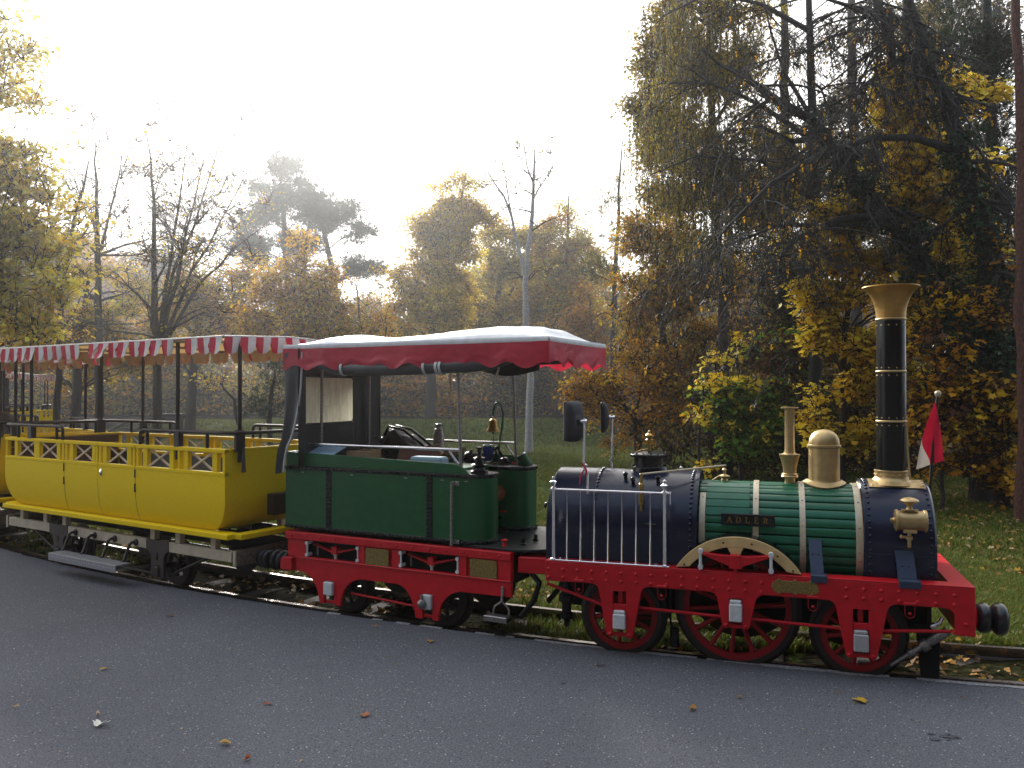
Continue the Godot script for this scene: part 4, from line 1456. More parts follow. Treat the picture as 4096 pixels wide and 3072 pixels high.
func tender_frame(T: Node3D) -> void:
	for s in [1.0, -1.0]:
		var zf := func(b: MB, p: PackedVector2Array, d0: float, d1: float, bev: float) -> void:
			if s > 0:
				b.prism(p, d0, d1, bev)
			else:
				b.prism(p, -d1, -d0, bev)
		var b := MB.new()
		b.box(Vector3(0.009, 0.526, s * 0.470), Vector3(1.918, 0.054, 0.056), 0.004)
		part("top_rail", b, M["red"], T)
		b = MB.new()
		for i in 14:
			b.dome(Vector3(-0.885 + i * 0.136, 0.526, s * 0.498), Vector3(0, 0, s), 0.0105, 8)
		part("rivet_row", b, M["red"], T, "stuff")
		# lower plate with its two horn guards
		var p := V2([-0.855, 0.362, -0.855, 0.262, -0.790, 0.262])
		p.append_array(bez(Vector2(-0.790, 0.262), Vector2(-0.665, 0.235), Vector2(-0.632, 0.085), 8))
		p.append_array(V2([-0.626, 0.046, -0.578, 0.044, -0.578, 0.215, -0.490, 0.215, -0.490, 0.044, -0.428, 0.044, -0.424, 0.085]))
		p.append_array(bez(Vector2(-0.424, 0.085), Vector2(-0.390, 0.235), Vector2(-0.245, 0.256), 8))
		p.append_array(V2([0.075, 0.256]))
		p.append_array(bez(Vector2(0.075, 0.256), Vector2(0.180, 0.235), Vector2(0.214, 0.085), 8))
		p.append_array(V2([0.220, 0.040, 0.282, 0.040, 0.282, 0.215, 0.360, 0.215, 0.360, 0.040, 0.408, 0.040, 0.412, 0.085]))
		p.append_array(bez(Vector2(0.412, 0.085), Vector2(0.440, 0.235), Vector2(0.585, 0.258), 8))
		p.append_array(V2([0.968, 0.262, 0.968, 0.362]))
		b = MB.new()
		zf.call(b, p, 0.462, 0.488, 0.003)
		part("frame_plate", b, M["red"], T)
		b = MB.new()
		b.box(Vector3(0.057, 0.366, s * 0.474), Vector3(1.82, 0.010, 0.052), 0.003)
		part("ledge", b, M["red"], T)
		for k in [[-0.935, -0.762, 0.482], [-0.278, 0.086, 0.472], [0.566, 0.968, 0.472]]:
			b = MB.new()
			b.box(Vector3((k[0] + k[1]) / 2, 0.435, s * (k[2] - 0.012)), Vector3(k[1] - k[0], 0.128, 0.024), 0.003)
			part("web_plate", b, M["red"], T)
		for x in [-0.245, 0.055, 0.597, 0.915]:
			b = MB.new()
			b.box(Vector3(x, 0.435, s * 0.480), Vector3(0.062 if x < 0.9 else 0.10, 0.128, 0.014), 0.003)
			part("stiffener", b, M["red"], T)
		b = MB.new()
		zf.call(b, V2([-0.985, 0.262, -0.985, 0.345, -0.945, 0.362, -0.870, 0.362, -0.870, 0.262]), 0.440, 0.512, 0.006)
		for y in [0.285, 0.340]:
			b.dome(Vector3(-0.878, y, s * 0.512), Vector3(0, 0, s), 0.009, 8)
		part("buffer_bracket", b, M["red"], T)
		for k in [[-0.534, 0.115, 0.210, 0.083], [0.321, 0.112, 0.212, 0.074]]:
			b = MB.new()
			b.box(Vector3(k[0], (k[1] + k[2]) / 2, s * 0.472), Vector3(k[3], k[2] - k[1], 0.075), 0.006)
			part("axle_box", b, M["white"], T)
			b = MB.new()
			b.box(Vector3(k[0], 0.062, s * 0.47), Vector3(k[3] + 0.03, 0.022, 0.016), 0.003)
			part("keep_bar", b, M["red"], T)
		# springs hanging in the two openings
		for k in [[-0.745, -0.280], [0.098, 0.556]]:
			var mx: float = (k[0] + k[1]) / 2
			b = MB.new()
			p = PackedVector2Array()
			p.append(Vector2(k[0] + 0.03, 0.472))
			p.append_array(bez(Vector2(k[0] + 0.03, 0.472), Vector2(mx - 0.06, 0.438), Vector2(mx - 0.02, 0.434), 6))
			p.append_array(bez(Vector2(mx + 0.02, 0.434), Vector2(mx + 0.06, 0.438), Vector2(k[1] - 0.02, 0.472), 6))
			p.append_array(V2([k[1] - 0.02, 0.463, mx + 0.03, 0.416, mx - 0.03, 0.416, k[0] + 0.03, 0.463]))
			zf.call(b, p, 0.415, 0.455, 0.002)
			b.box(Vector3(mx, 0.436, s * 0.437), Vector3(0.05, 0.058, 0.052), 0.003)
			part("leaf_spring", b, M["red"], T)
			b = MB.new()
			b.lathe(PR([0.011, 0.355, 0.011, 0.398, 0.019, 0.400, 0.019, 0.414, 0, 0.415]), 10, Transform3D(Basis(), Vector3(mx, 0, s * 0.44)))
			part("spring_rod", b, M["white"], T)
			for x in [k[0], k[1] + 0.004]:
				b = MB.new()
				b.bar(Vector3(x, 0.392, s * 0.482), Vector3(x, 0.476, s * 0.482), 0.014, 0.012, 0.004)
				for y in [0.390, 0.478]:
					b.tube([Vector3(x, y, s * 0.44), Vector3(x, y, s * 0.495)], 0.0135, 10)
				part("spring_link", b, M["white"], T)
				b = MB.new()
				b.bar(Vector3(x + 0.03, 0.372, s * 0.40), Vector3(x + 0.03, 0.462, s * 0.40), 0.014, 0.012, 0.004)
				part("spring_link", b, M["worn_white"], T)
		for k in [-0.46, 0.375]:
			wheel(T, "wheel", k, 0.168, s, 0.196, 8, M["iron"])
		b = MB.new()
		b.tube([Vector3(-0.37, 0.135, s * 0.44), Vector3(0.20, 0.105, s * 0.44)], 0.009, 8)
		part("tie_rod", b, M["red"], T)
	for k in [-0.46, 0.375]:
		var b := MB.new()
		b.tube([Vector3(k, 0.168, -0.46), Vector3(k, 0.168, 0.46)], 0.024, 10)
		part("axle", b, M["iron"], T)
	# chromed sensor on the second axle box
	var b := MB.new()
	b.lathe(PR([0.0, 0.0, 0.030, 0.0, 0.032, 0.004, 0.032, 0.022, 0.026, 0.028, 0, 0.030]), 18, Transform3D(Basis(Vector3.RIGHT, PI / 2), Vector3(0.298, 0.150, 0.510)))
	b.tube([Vector3(0.296, 0.17, 0.522), Vector3(0.294, 0.205, 0.520), Vector3(0.294, 0.213, 0.518)], 0.0095, 8)
	part("axle_sensor", b, M["steel"], T)
	# brass plates
	for k in [[-0.202, -0.001, 0.358, 0.489, 5, false], [0.658, 0.862, 0.361, 0.491, 6, true]]:
		b = MB.new()
		var c := 0.012
		b.prism(V2([k[0] + c, k[2], k[1] - c, k[2], k[1], k[2] + c, k[1], k[3] - c, k[1] - c, k[3], k[0] + c, k[3], k[0], k[3] - c, k[0], k[2] + c]), 0.4895, 0.4935, 0.001)
		var pl := part("brass_plate", b, M["plate"], T)
		b = MB.new()
		if k[5]:
			engrave(b, k[0] + 0.022, k[1] - 0.022, k[2] + 0.018, k[2] + 0.052, 0.4936, 3, 4)
			engrave(b, k[0] + 0.078, k[1] - 0.078, k[2] + 0.062, k[2] + 0.078, 0.4936, 2, 6)
			var q := arc_pts(0.760, 0.424, 0.042, 0, 180, 20)
			for i in q.size() - 1:
				var m := (q[i] + q[i + 1]) / 2
				b.bar(Vector3(q[i].x, q[i].y, 0.4936), Vector3(q[i + 1].x, q[i + 1].y, 0.4936), 0.003 if i % 2 else 0.008, 0.001)
		else:
			engrave(b, k[0] + 0.03, k[1] - 0.03, k[2] + 0.016, k[3] - 0.02, 0.4936, k[4] + 2, 3)
			b.bar(Vector3(-0.1015, 0.445, 0.4936), Vector3(-0.1015, 0.462, 0.4936), 0.012, 0.001)
		for x in [k[0] + 0.018, k[1] - 0.018]:
			for y in [k[2] + 0.018, k[3] - 0.018]:
				b.dome(Vector3(x, y, 0.4935), Vector3(0, 0, 1), 0.007)
		part("engraving", b, M["engraved"], pl, "stuff")
	b = MB.new()
	b.box(Vector3(0.02, 0.42, 0), Vector3(1.80, 0.22, 0.80), 0.02)
	part("inner_frame", b, M["soot"], T)
	b = MB.new()
	b.box(Vector3(-0.945, 0.455, 0), Vector3(0.06, 0.19, 0.87), 0.005)
	part("rear_beam", b, M["red"], T)
	bellows(T, -0.990, -1.160, 0.300, 0.38, 0.082, 3)
	bellows(T, -0.990, -1.160, 0.300, -0.38, 0.082, 3)
	# hanging step like a stirrup
	b = MB.new()
	b.bar(Vector3(0.908, 0.268, 0.496), Vector3(0.906, 0.330, 0.496), 0.020, 0.008, 0.002)
	b.tube([Vector3(0.906, 0.272, 0.500), Vector3(0.903, 0.232, 0.502), Vector3(0.858, 0.200, 0.503), Vector3(0.846, 0.175, 0.505), Vector3(0.846, 0.145, 0.506)], 0.0068, 8)
	b.tube([Vector3(0.906, 0.272, 0.500), Vector3(0.910, 0.232, 0.502), Vector3(0.950, 0.200, 0.503), Vector3(0.960, 0.180, 0.505), Vector3(0.958, 0.150, 0.506)], 0.0068, 8)
	b.box(Vector3(0.884, 0.138, 0.520), Vector3(0.168, 0.016, 0.075), 0.004)
	b.box(Vector3(0.884, 0.126, 0.555), Vector3(0.168, 0.034, 0.006), 0.002)
	part("stirrup_step", b, M["steel"], T)
	# foot plate reaching over to the locomotive
	b = MB.new()
	var q := V2([0.60, -0.46])
	q.append_array(V2([1.00, -0.46]))
	q.append_array(bez(Vector2(1.00, -0.46), Vector2(1.16, -0.42), Vector2(1.22, -0.28), 8))
	q.append_array(V2([1.22, 0.28]))
	q.append_array(bez(Vector2(1.22, 0.28), Vector2(1.16, 0.42), Vector2(1.00, 0.46), 8))
	q.append(Vector2(0.60, 0.46))
	b.t = Transform3D(Basis(Vector3.RIGHT, PI / 2), Vector3.ZERO)
	b.prism(q, -0.574, -0.556, 0.003)
	part("foot_plate", b, M["tread_black"], T)
	for k in [[0.865, 0.385, "red"], [0.952, 0.281, "black"], [0.965, 0.11, "black"]]:
		b = MB.new()
		b.lathe(PR([0.020, 0.573, 0.016, 0.582, 0.012, 0.60, 0.022, 0.606, 0.022, 0.616, 0.016, 0.620, 0, 0.620] if k[2] == "red" else [0.020, 0.573, 0.020, 0.582, 0.013, 0.584, 0.013, 0.618, 0, 0.620]), 12, Transform3D(Basis(), Vector3(k[0], 0, k[1])))
		part("foot_button", b, M[k[2]], T)
	for k in [[-0.12, 0.0], [0.14, -0.05]]:
		b = MB.new()
		b.tube([Vector3(-0.97, 0.56, k[0]), Vector3(-1.06, 0.66, k[0]), Vector3(-1.14, 0.58, k[0]), Vector3(-1.18, 0.42, k[0]), Vector3(-1.16, 0.30, k[0])], 0.016, 8)
		b.lathe(PR([0.024, -0.03, 0.024, 0.03, 0, 0.03]), 10, Transform3D(MB.yto(Vector3(-0.6, 0.7, 0)), Vector3(-1.03, 0.63, k[0])))
		part("brake_hose", b, M["rubber"], T)
	for k in [0.25, -0.2]:
		b = MB.new()
		b.tube([Vector3(0.96, 0.42, k), Vector3(1.06, 0.32, k), Vector3(1.02, 0.20, k), Vector3(0.92, 0.08, k)], 0.02, 8)
		part("brake_hose", b, M["rubber"], T)

func tank_outline(s: float) -> PackedVector2Array:   # seen from above, one water tank with a rounded front; (x, -z)
	var p := V2([-0.968, 0.470, 0.560, 0.470])
	p.append_array(bez(Vector2(0.560, 0.470), Vector2(0.752, 0.470), Vector2(0.752, 0.310), 10))
	p.append_array(bez(Vector2(0.752, 0.310), Vector2(0.752, 0.190), Vector2(0.640, 0.180), 6))
	p.append_array(V2([0.44, 0.180, -0.968, 0.180]))
	for i in p.size():
		p[i].y *= -s
	return p

func tender_body(T: Node3D) -> void:
	var lay := Transform3D(Basis(Vector3.RIGHT, -PI / 2), Vector3.ZERO)   # outline (x, y) -> (x, -z), depth -> height
	for s in [1.0, -1.0]:
		var b := MB.new()
		b.t = lay
		b.prism(tank_outline(s), 0.577, 1.036, 0.002)
		var tk := part("water_tank", b, M["tender_green"], T)
		for k in [[0.577, 0.602], [1.020, 1.046]]:
			b = MB.new()
			b.t = lay
			var q := Geometry2D.offset_polygon(tank_outline(s), 0.005 if k[0] < 1.0 else 0.007)[0]
			b.prism(q, k[0], k[1], 0.002)
			part("rim_strip", b, M["black"], tk)
			b = MB.new()
			var o := Geometry2D.offset_polygon(tank_outline(s), 0.0055 if k[0] < 1.0 else 0.0075)[0]
			var acc := 0.0
			for i in o.size():
				var a: Vector2 = o[i]
				var d: Vector2 = o[(i + 1) % o.size()] - a
				var l := d.length()
				var nn := Vector2(d.y, -d.x) / maxf(l, 1e-6)
				if Geometry2D.is_polygon_clockwise(o):
					nn = -nn
				while acc < l:
					var p := a + d / l * acc
					if absf(p.y) > 0.2 or p.x > 0.5:
						b.dome(Vector3(p.x, (k[0] + k[1]) / 2, -p.y), Vector3(nn.x, 0, -nn.y), 0.0078, 6)
					acc += 0.030
				acc -= l
			part("rivet_row", b, M["rivet_green"], tk, "stuff")
		for x in [-0.553, 0.325]:
			b = MB.new()
			b.box(Vector3(x, 0.811, s * 0.4715), Vector3(0.050, 0.418, 0.006), 0.001)
			part("joint_strip", b, M["black"], tk)
			b = MB.new()
			for i in 15:
				for e in [-0.014, 0.014]:
					b.dome(Vector3(x + e, 0.615 + i * 0.028, s * 0.4745), Vector3(0, 0, s), 0.0078, 6)
			part("rivet_row", b, M["rivet_green"], tk, "stuff")
		# flared side board above the tank, ending in a swept curve
		b = MB.new()
		var p := V2([-0.968, 1.047, 0.632, 1.047])
		p.append_array(bez(Vector2(0.632, 1.047), Vector2(0.585, 1.106), Vector2(0.520, 1.113), 8))
		p.append(Vector2(-0.968, 1.152))
		if s > 0:
			b.prism(p, 0.448, 0.464, 0.003)
		else:
			b.prism(p, -0.464, -0.448, 0.003)
		part("side_board", b, M["tender_green"], tk)
		b = MB.new()
		for k in 5:
			b.tube([Vector3([-0.80, -0.34, 0.13, 0.43, 0.62][k] - 0.012, 1.000, s * 0.474), Vector3([-0.80, -0.34, 0.13, 0.43, 0.62][k], 1.003, s * 0.480), Vector3([-0.80, -0.34, 0.13, 0.43, 0.62][k] + 0.012, 1.000, s * 0.474)], 0.004, 5)
		part("cover_hooks", b, M["steel"], tk, "stuff")
		# hand bar
		b = MB.new()
		b.tube([Vector3(0.520, 0.566, s * 0.500), Vector3(0.522, 0.994, s * 0.500)], 0.0105, 10)
		for y in [0.985, 0.590]:
			b.box(Vector3(0.545, y, s * 0.482), Vector3(0.05, 0.028, 0.010), 0.002)
			b.box(Vector3(0.528, y, s * 0.490), Vector3(0.02, 0.028, 0.022), 0.002)
		part("hand_bar", b, M["steel"], T)
		# canopy posts with a chrome rail and brace
		b = MB.new()
		b.tube([Vector3(0.553, 1.046, s * 0.42), Vector3(0.545, 1.12, s * 0.42), Vector3(0.515, 1.96, s * 0.42)], 0.0125, 10)
		part("canopy_post", b, M["steel"], T)
		b = MB.new()
		b.tube([Vector3(-0.90, 1.19, s * 0.10), Vector3(-0.90, 1.218, s * 0.36), Vector3(-0.86, 1.217, s * 0.42), Vector3(-0.5, 1.21, s * 0.42), Vector3(0.540, 1.207, s * 0.42)], 0.0105, 10)
		b.tube([Vector3(0.455, 1.206, s * 0.42), Vector3(0.475, 1.170, s * 0.42), Vector3(0.542, 1.095, s * 0.42)], 0.009, 8)
		part("chrome_rail", b, M["chrome"], T)
		b = MB.new()
		b.tube([Vector3(-0.77, 1.05, s * 0.30), Vector3(-0.76, 1.96, s * 0.30)], 0.0115, 10)
		part("rear_post", b, M["steel"], T)
	var b := MB.new()
	b.box(Vector3(-0.26, 0.82, 0), Vector3(1.40, 0.48, 0.366), 0.004)
	part("driver_seat_box", b, M["tender_green"], T)
	b = MB.new()
	b.box(Vector3(-0.952, 0.865, 0), Vector3(0.03, 0.576, 0.94), 0.003)
	part("rear_plate", b, M["tender_green"], T)
	b = MB.new()   # brown bolster between the tanks
	b.lathe(PR([0, -0.17, 0.05, -0.17, 0.062, -0.155, 0.062, 0.155, 0.05, 0.17, 0, 0.17]), 18, Transform3D(Basis(Vector3.RIGHT, PI / 2), Vector3(0.53, 0.85, 0)))
	part("bolster", b, paint(0.16, 0.045, 0.012, 0.5), T)
	b = MB.new()
	b.box(Vector3(0.49, 0.70, 0), Vector3(0.09, 0.22, 0.34), 0.006)
	part("control_box", b, M["tender_green"], T)
	b = MB.new()
	b.tube([Vector3(0.55, 0.78, 0.02), Vector3(0.59, 0.79, 0.02), Vector3(0.60, 0.74, 0.02), Vector3(0.59, 0.70, 0.02)], 0.008, 6)
	b.tube([Vector3(0.54, 0.68, -0.08), Vector3(0.60, 0.68, -0.08)], 0.010, 8)
	part("control_lever", b, M["black"], T)
	b = MB.new()
	b.box(Vector3(0.60, 0.725, -0.10), Vector3(0.05, 0.012, 0.014), 0.004)
	part("red_lever", b, M["red"], T)
	# brake valve on the near tank, lever quadrant and filler on the far one
	b = MB.new()
	b.lathe(PR([0.06, 1.045, 0.06, 1.062, 0.046, 1.070, 0.040, 1.085, 0.052, 1.092, 0.054, 1.104, 0.035, 1.112, 0.030, 1.135, 0.042, 1.142, 0.042, 1.152, 0.020, 1.160, 0.014, 1.175, 0.016, 1.208, 0.022, 1.212, 0.022, 1.225, 0, 1.228]), 16, Transform3D(Basis(), Vector3(0.640, 0, 0.33)))
	b.tube([Vector3(0.60, 1.10, 0.33), Vector3(0.68, 1.10, 0.33)], 0.013, 8)
	part("brake_valve", b, M["black"], T)
	b = MB.new()
	b.lathe(PR([0.042, 0, 0.042, 0.10, 0.036, 0.104, 0.034, 0.10, 0.034, 0.02]), 22, Transform3D(MB.yto(Vector3(-0.55, 0.8, 0.05)), Vector3(0.665, 1.035, -0.39)))
	part("filler_pipe", b, M["tender_green"], T)
	b = MB.new()
	b.lathe(PR([0.043, 0.096, 0.045, 0.100, 0.043, 0.107, 0.034, 0.107]), 22, Transform3D(MB.yto(Vector3(-0.55, 0.8, 0.05)), Vector3(0.665, 1.035, -0.39)))
	part("filler_ring", b, M["chrome"], T)
	b = MB.new()
	b.lathe(PR([0.045, 1.045, 0.045, 1.065, 0.036, 1.088, 0.015, 1.10, 0, 1.10]), 16, Transform3D(Basis(), Vector3(0.47, 0, -0.38)))
	b.tube([Vector3(0.47, 1.08, -0.38), Vector3(0.40, 1.17, -0.38)], 0.009, 8)
	b.dome(Vector3(0.40, 1.17, -0.38), Vector3(-0.6, 0.8, 0), 0.018, 8)
	part("control_quadrant", b, M["black"], T)
	b = MB.new()
	b.lathe(PR([0.016, 1.045, 0.016, 1.055, 0.011, 1.062, 0, 1.064]), 12, Transform3D(Basis(), Vector3(0.53, 0, -0.40)))
	part("red_button", b, M["red"], T)
	b = MB.new()   # dark round pot beside the mug
	b.lathe(PR([0.05, 1.045, 0.062, 1.06, 0.064, 1.10, 0.05, 1.125, 0.02, 1.135, 0.012, 1.15, 0, 1.152]), 18, Transform3D(Basis(), Vector3(0.18, 0, -0.36)))
	part("lamp_pot", b, M["black"], T)
	# bell hanging from a curved bracket
	var br := Node3D.new()
	br.name = "bell"
	T.add_child(br, true)
	var bx := 0.34
	var bz := -0.445
	b = MB.new()
	var pts := [Vector3(bx + 0.045, 1.045, bz), Vector3(bx + 0.045, 1.20, bz), Vector3(bx + 0.070, 1.32, bz), Vector3(bx + 0.080, 1.43, bz), Vector3(bx + 0.066, 1.495, bz), Vector3(bx + 0.036, 1.525, bz), Vector3(bx + 0.006, 1.505, bz), Vector3(bx - 0.010, 1.445, bz), Vector3(bx - 0.010, 1.415, bz)]
	b.tube(pts, 0.0085, 8)
	part("bracket", b, M["tender_green"], br)
	b = MB.new()
	b.lathe(PR([0.030, 1.298, 0.056, 1.292, 0.054, 1.300, 0.040, 1.322, 0.034, 1.350, 0.032, 1.374, 0.022, 1.388, 0.008, 1.394, 0.008, 1.410, 0, 1.412]), 22, Transform3D(Basis(), Vector3(bx - 0.010, 0, bz)))
	part("bell_body", b, M["brass"], br)
	b = MB.new()
	b.tube([Vector3(bx - 0.010, 1.36, bz), Vector3(bx - 0.010, 1.285, bz), Vector3(bx - 0.004, 1.20, bz), Vector3(bx + 0.003, 1.13, bz)], 0.0035, 5)
	b.dome(Vector3(bx - 0.010, 1.285, bz), Vector3(0, -1, 0), 0.012, 8)
	part("clapper", b, M["iron"], br)

func tender_canopy(T: Node3D) -> void:
	var C := Node3D.new()
	C.name = "canopy"
	T.add_child(C, true)
	var x0 := -0.955
	var x1 := 1.245
	var hw := 0.505
	var fl := FastNoiseLite.new()
	fl.seed = 3
	fl.frequency = 2.4
	var crease := FastNoiseLite.new()
	crease.seed = 8
	crease.frequency = 1.4
	crease.noise_type = FastNoiseLite.TYPE_SIMPLEX_SMOOTH
	# stretched white top: hipped, sagging between its hoops
	var top := func(u: float, v: float) -> Vector3:
		var x: float = lerpf(x0, x1, u)
		var z: float = lerpf(hw, -hw, v)
		var e: float = 1.0 - absf(z) / hw
		var ends: float = minf(smoothstep(0.0, 0.42, x - x0 + 0.02), smoothstep(0.0, 0.22, x1 - x))
		var y := 1.957 + 0.074 * pow(clampf(e * 1.5, 0, 1), 0.55) * ends
		y += 0.030 * exp(-pow((x - 0.75) * 3.0, 2.0)) * clampf(e * 4, 0, 1) + 0.014 * exp(-pow((x + 0.55) * 4.0, 2.0)) * clampf(e * 4, 0, 1) - 0.020 * exp(-pow((x + 0.15) * 3.0, 2.0)) * clampf(e * 4, 0, 1)
		var rg := 1.0 - absf(crease.get_noise_2d(x * 1.3 + z * 1.2, z * 1.5 - x * 0.5)) * 2.4
		y += (0.005 * fl.get_noise_2d(x, z * 1.4) + 0.005 * maxf(rg, 0.0)) * clampf(e * 5.0, 0, 1) * ends
		return Vector3(x, y, z)
	var b := MB.new()
	b.grid(top, 120, 56, Vector3.UP)
	part("canvas_top", b, M["white_vinyl"], C)
	# white hem all round, then the red valance with its wavy lower edge
	var ring := []
	for k in [[Vector2(x0, hw), Vector2(x1, hw)], [Vector2(x1, hw), Vector2(x1, -hw)], [Vector2(x1, -hw), Vector2(x0, -hw)], [Vector2(x0, -hw), Vector2(x0, hw)]]:
		ring.append(k)
	for i in 4:
		var a: Vector2 = ring[i][0]
		var d: Vector2 = ring[i][1] - a
		var nn := Vector2(-d.y, d.x).normalized() * -1.0 if i >= 0 else Vector2.ZERO
		if nn.dot(a + d * 0.5 - Vector2(0.145, 0)) < 0.0:
			nn = -nn
		var l := d.length()
		b = MB.new()
		b.grid(func(u, v):
			var p: Vector2 = a + d * u + nn * (0.004 + 0.004 * sin(v * PI))
			return Vector3(p.x, 1.960 - 0.034 * v, p.y), 60, 4, Vector3(nn.x, 0.2, nn.y))
		part("hem", b, M["white_vinyl"], C)
		b = MB.new()
		var ph := i * 1.7
		b.grid(func(u, v):
			var s: float = u * l
			var drop := 0.150 + 0.020 * cos(s * TAU / 0.255 + ph) + (0.03 * smoothstep(l - 0.45, l, s) * (1.0 if i == 0 else 0.0)) * 0.4
			var bulge: float = 0.004 + v * (0.012 + 0.012 * sin(s * 7.0 + ph) + 0.016 * fl.get_noise_2d(s * 0.7 + i * 9.0, v * 0.5)) + 0.010 * maxf(0.0, 1.0 - 3.0 * absf(crease.get_noise_2d(s * 1.4 + v * 0.4, i * 5.0 + v * 0.5))) * v
			bulge = lerpf(0.006, bulge, minf(1.0, minf(u, 1.0 - u) * 14.0))
			var p: Vector2 = a + d * (u * (1.0 + 0.012 / l) - 0.006 / l) + nn * bulge
			return Vector3(p.x, 1.930 - (drop - 0.004) * v, p.y), 110, 10, Vector3(nn.x, 0, nn.y))
		part("valance", b, M["red_vinyl"], C)
	# frame tubes under the canvas
	b = MB.new()
	for s in [1.0, -1.0]:
		b.tube([Vector3(x0 + 0.02, 1.935, s * (hw - 0.02)), Vector3(x1 - 0.02, 1.935, s * (hw - 0.02))], 0.011, 8)
	for x in [x0 + 0.02, -0.2, 0.52, x1 - 0.02]:
		var rise := 0.03 if absf(x - 0.16) < 0.5 else 0.0
		b.tube([Vector3(x, 1.935, hw - 0.02), Vector3(x, 1.935 + rise, 0.25), Vector3(x, 1.935 + rise * 1.3, 0), Vector3(x, 1.935 + rise, -0.25), Vector3(x, 1.935, -hw + 0.02)], 0.010, 8)
	part("canopy_frame", b, M["steel"], C)
	# rear curtain with its clear window
	var cu := Node3D.new()
	cu.name = "rear_curtain"
	T.add_child(cu, true)
	var cx := -0.80
	for k in [[0.53, 0.44, 1.05, 1.93], [-0.13, -0.50, 1.10, 1.93]]:
		b = MB.new()
		b.grid(func(u, v):
			var z: float = lerpf(k[0], k[1], u)
			return Vector3(cx - 0.012 * sin(z * 22.0) * (1.0 - v), lerpf(k[2], k[3], v) , z), 18, 10, Vector3(1, 0, 0))
		part("curtain_side", b, M["black_vinyl"], cu)
	for k in [[1.05, 1.362], [1.722, 1.93]]:
		b = MB.new()
		b.grid(func(u, v): return Vector3(cx - 0.006 * sin(u * 11.0), lerpf(k[0], k[1], v), lerpf(0.44, -0.13, u)), 12, 6, Vector3(1, 0, 0))
		part("curtain_band", b, M["black_vinyl"], cu)
	b = MB.new()
	b.grid(func(u, v): return Vector3(cx - 0.004 - 0.008 * sin(u * PI) * sin(v * PI), lerpf(1.357, 1.727, v), lerpf(0.446, -0.136, u)), 10, 8, Vector3(1, 0, 0))
	part("window", b, M["vinyl_window"], cu)
	b = MB.new()
	b.tube([Vector3(cx + 0.004, 1.363, 0.43), Vector3(cx + 0.004, 1.361, 0.2), Vector3(cx + 0.004, 1.365, -0.11), Vector3(cx + 0.004, 1.385, -0.130), Vector3(cx + 0.004, 1.70, -0.130), Vector3(cx + 0.004, 1.72, -0.11), Vector3(cx + 0.004, 1.721, 0.43)], 0.006, 6)
	b.tube([Vector3(cx, 1.93, -0.50), Vector3(cx - 0.004, 1.6, -0.503), Vector3(cx, 1.10, -0.50)], 0.006, 6)
	part("curtain_binding", b, M["iron"], cu)
	# grey side flap hanging at the rear corner
	b = MB.new()
	b.grid(func(u, v):
		var w := lerpf(0.175, 0.085, smoothstep(0.0, 1.0, v))
		var yy := lerpf(1.90, 0.985 + 0.02 * u, v)
		return Vector3(-0.945 - 0.035 * smoothstep(0.5, 1.0, v) + w * u + 0.02 * sin(v * 5.0) * v, yy, 0.512 + 0.018 * sin(u * 6.0 + v * 2.0) * v + 0.02 * smoothstep(0.72, 0.80, v)), 16, 24, Vector3(0, 0, 1))
	part("side_flap", b, M["grey_vinyl"], cu)
	b = MB.new()
	var pp := []
	for i in 15:
		var v := i / 14.0
		var w := lerpf(0.175, 0.085, smoothstep(0.0, 1.0, v))
		pp.append(Vector3(-0.945 - 0.035 * smoothstep(0.5, 1.0, v) + w + 0.02 * sin(v * 5.0) * v, lerpf(1.90, 1.005, v), 0.516 + 0.018 * sin(6.0 + v * 2.0) * v + 0.02 * smoothstep(0.72, 0.80, v)))
	b.tube(pp, 0.0075, 6)
	part("flap_piping", b, M["piping"], cu)
	# rolled side curtain tied under the near edge, its end hanging loose
	b = MB.new()
	b.tube([Vector3(-0.78, 1.83, 0.46), Vector3(-0.62, 1.80, 0.47), Vector3(-0.45, 1.772, 0.475), Vector3(-0.1, 1.768, 0.478), Vector3(0.30, 1.772, 0.478), Vector3(0.42, 1.776, 0.475), Vector3(0.62, 1.782, 0.47), Vector3(0.82, 1.80, 0.46), Vector3(1.02, 1.835, 0.44)], [0.020, 0.034, 0.046, 0.049, 0.048, 0.045, 0.052, 0.045, 0.020], 16)
	var rc := part("rolled_curtain", b, M["grey_vinyl"], T)
	for k in [[-0.405, 0.049], [0.305, 0.050], [0.405, 0.048], [0.435, 0.049]]:
		b = MB.new()
		b.lathe(PR([k[1], -0.010, k[1] + 0.004, -0.009, k[1] + 0.004, 0.009, k[1], 0.010]), 22, Transform3D(Basis(Vector3.FORWARD, PI / 2 - 0.06), Vector3(k[0], 1.772, 0.478)))
		part("tie_band", b, M["piping"], rc)
	b = MB.new()
	b.grid(func(u, v):
		var x: float = lerpf(0.52, 1.06, u)
		var y: float = 1.90 - v * (0.10 + 0.06 * sin(u * PI) + 0.05 * u)
		return Vector3(x, y, 0.40 - 0.20 * u + 0.05 * sin(v * 3.0 + u * 5.0)), 20, 8, Vector3(0, 0, 1))
	part("loose_curtain", b, M["black_vinyl"], T)
	b = MB.new()
	b.tube([Vector3(-0.70, 1.85, -0.46), Vector3(0.0, 1.83, -0.47), Vector3(0.9, 1.85, -0.46)], 0.035, 12)
	part("rolled_curtain", b, M["black_vinyl"], T)
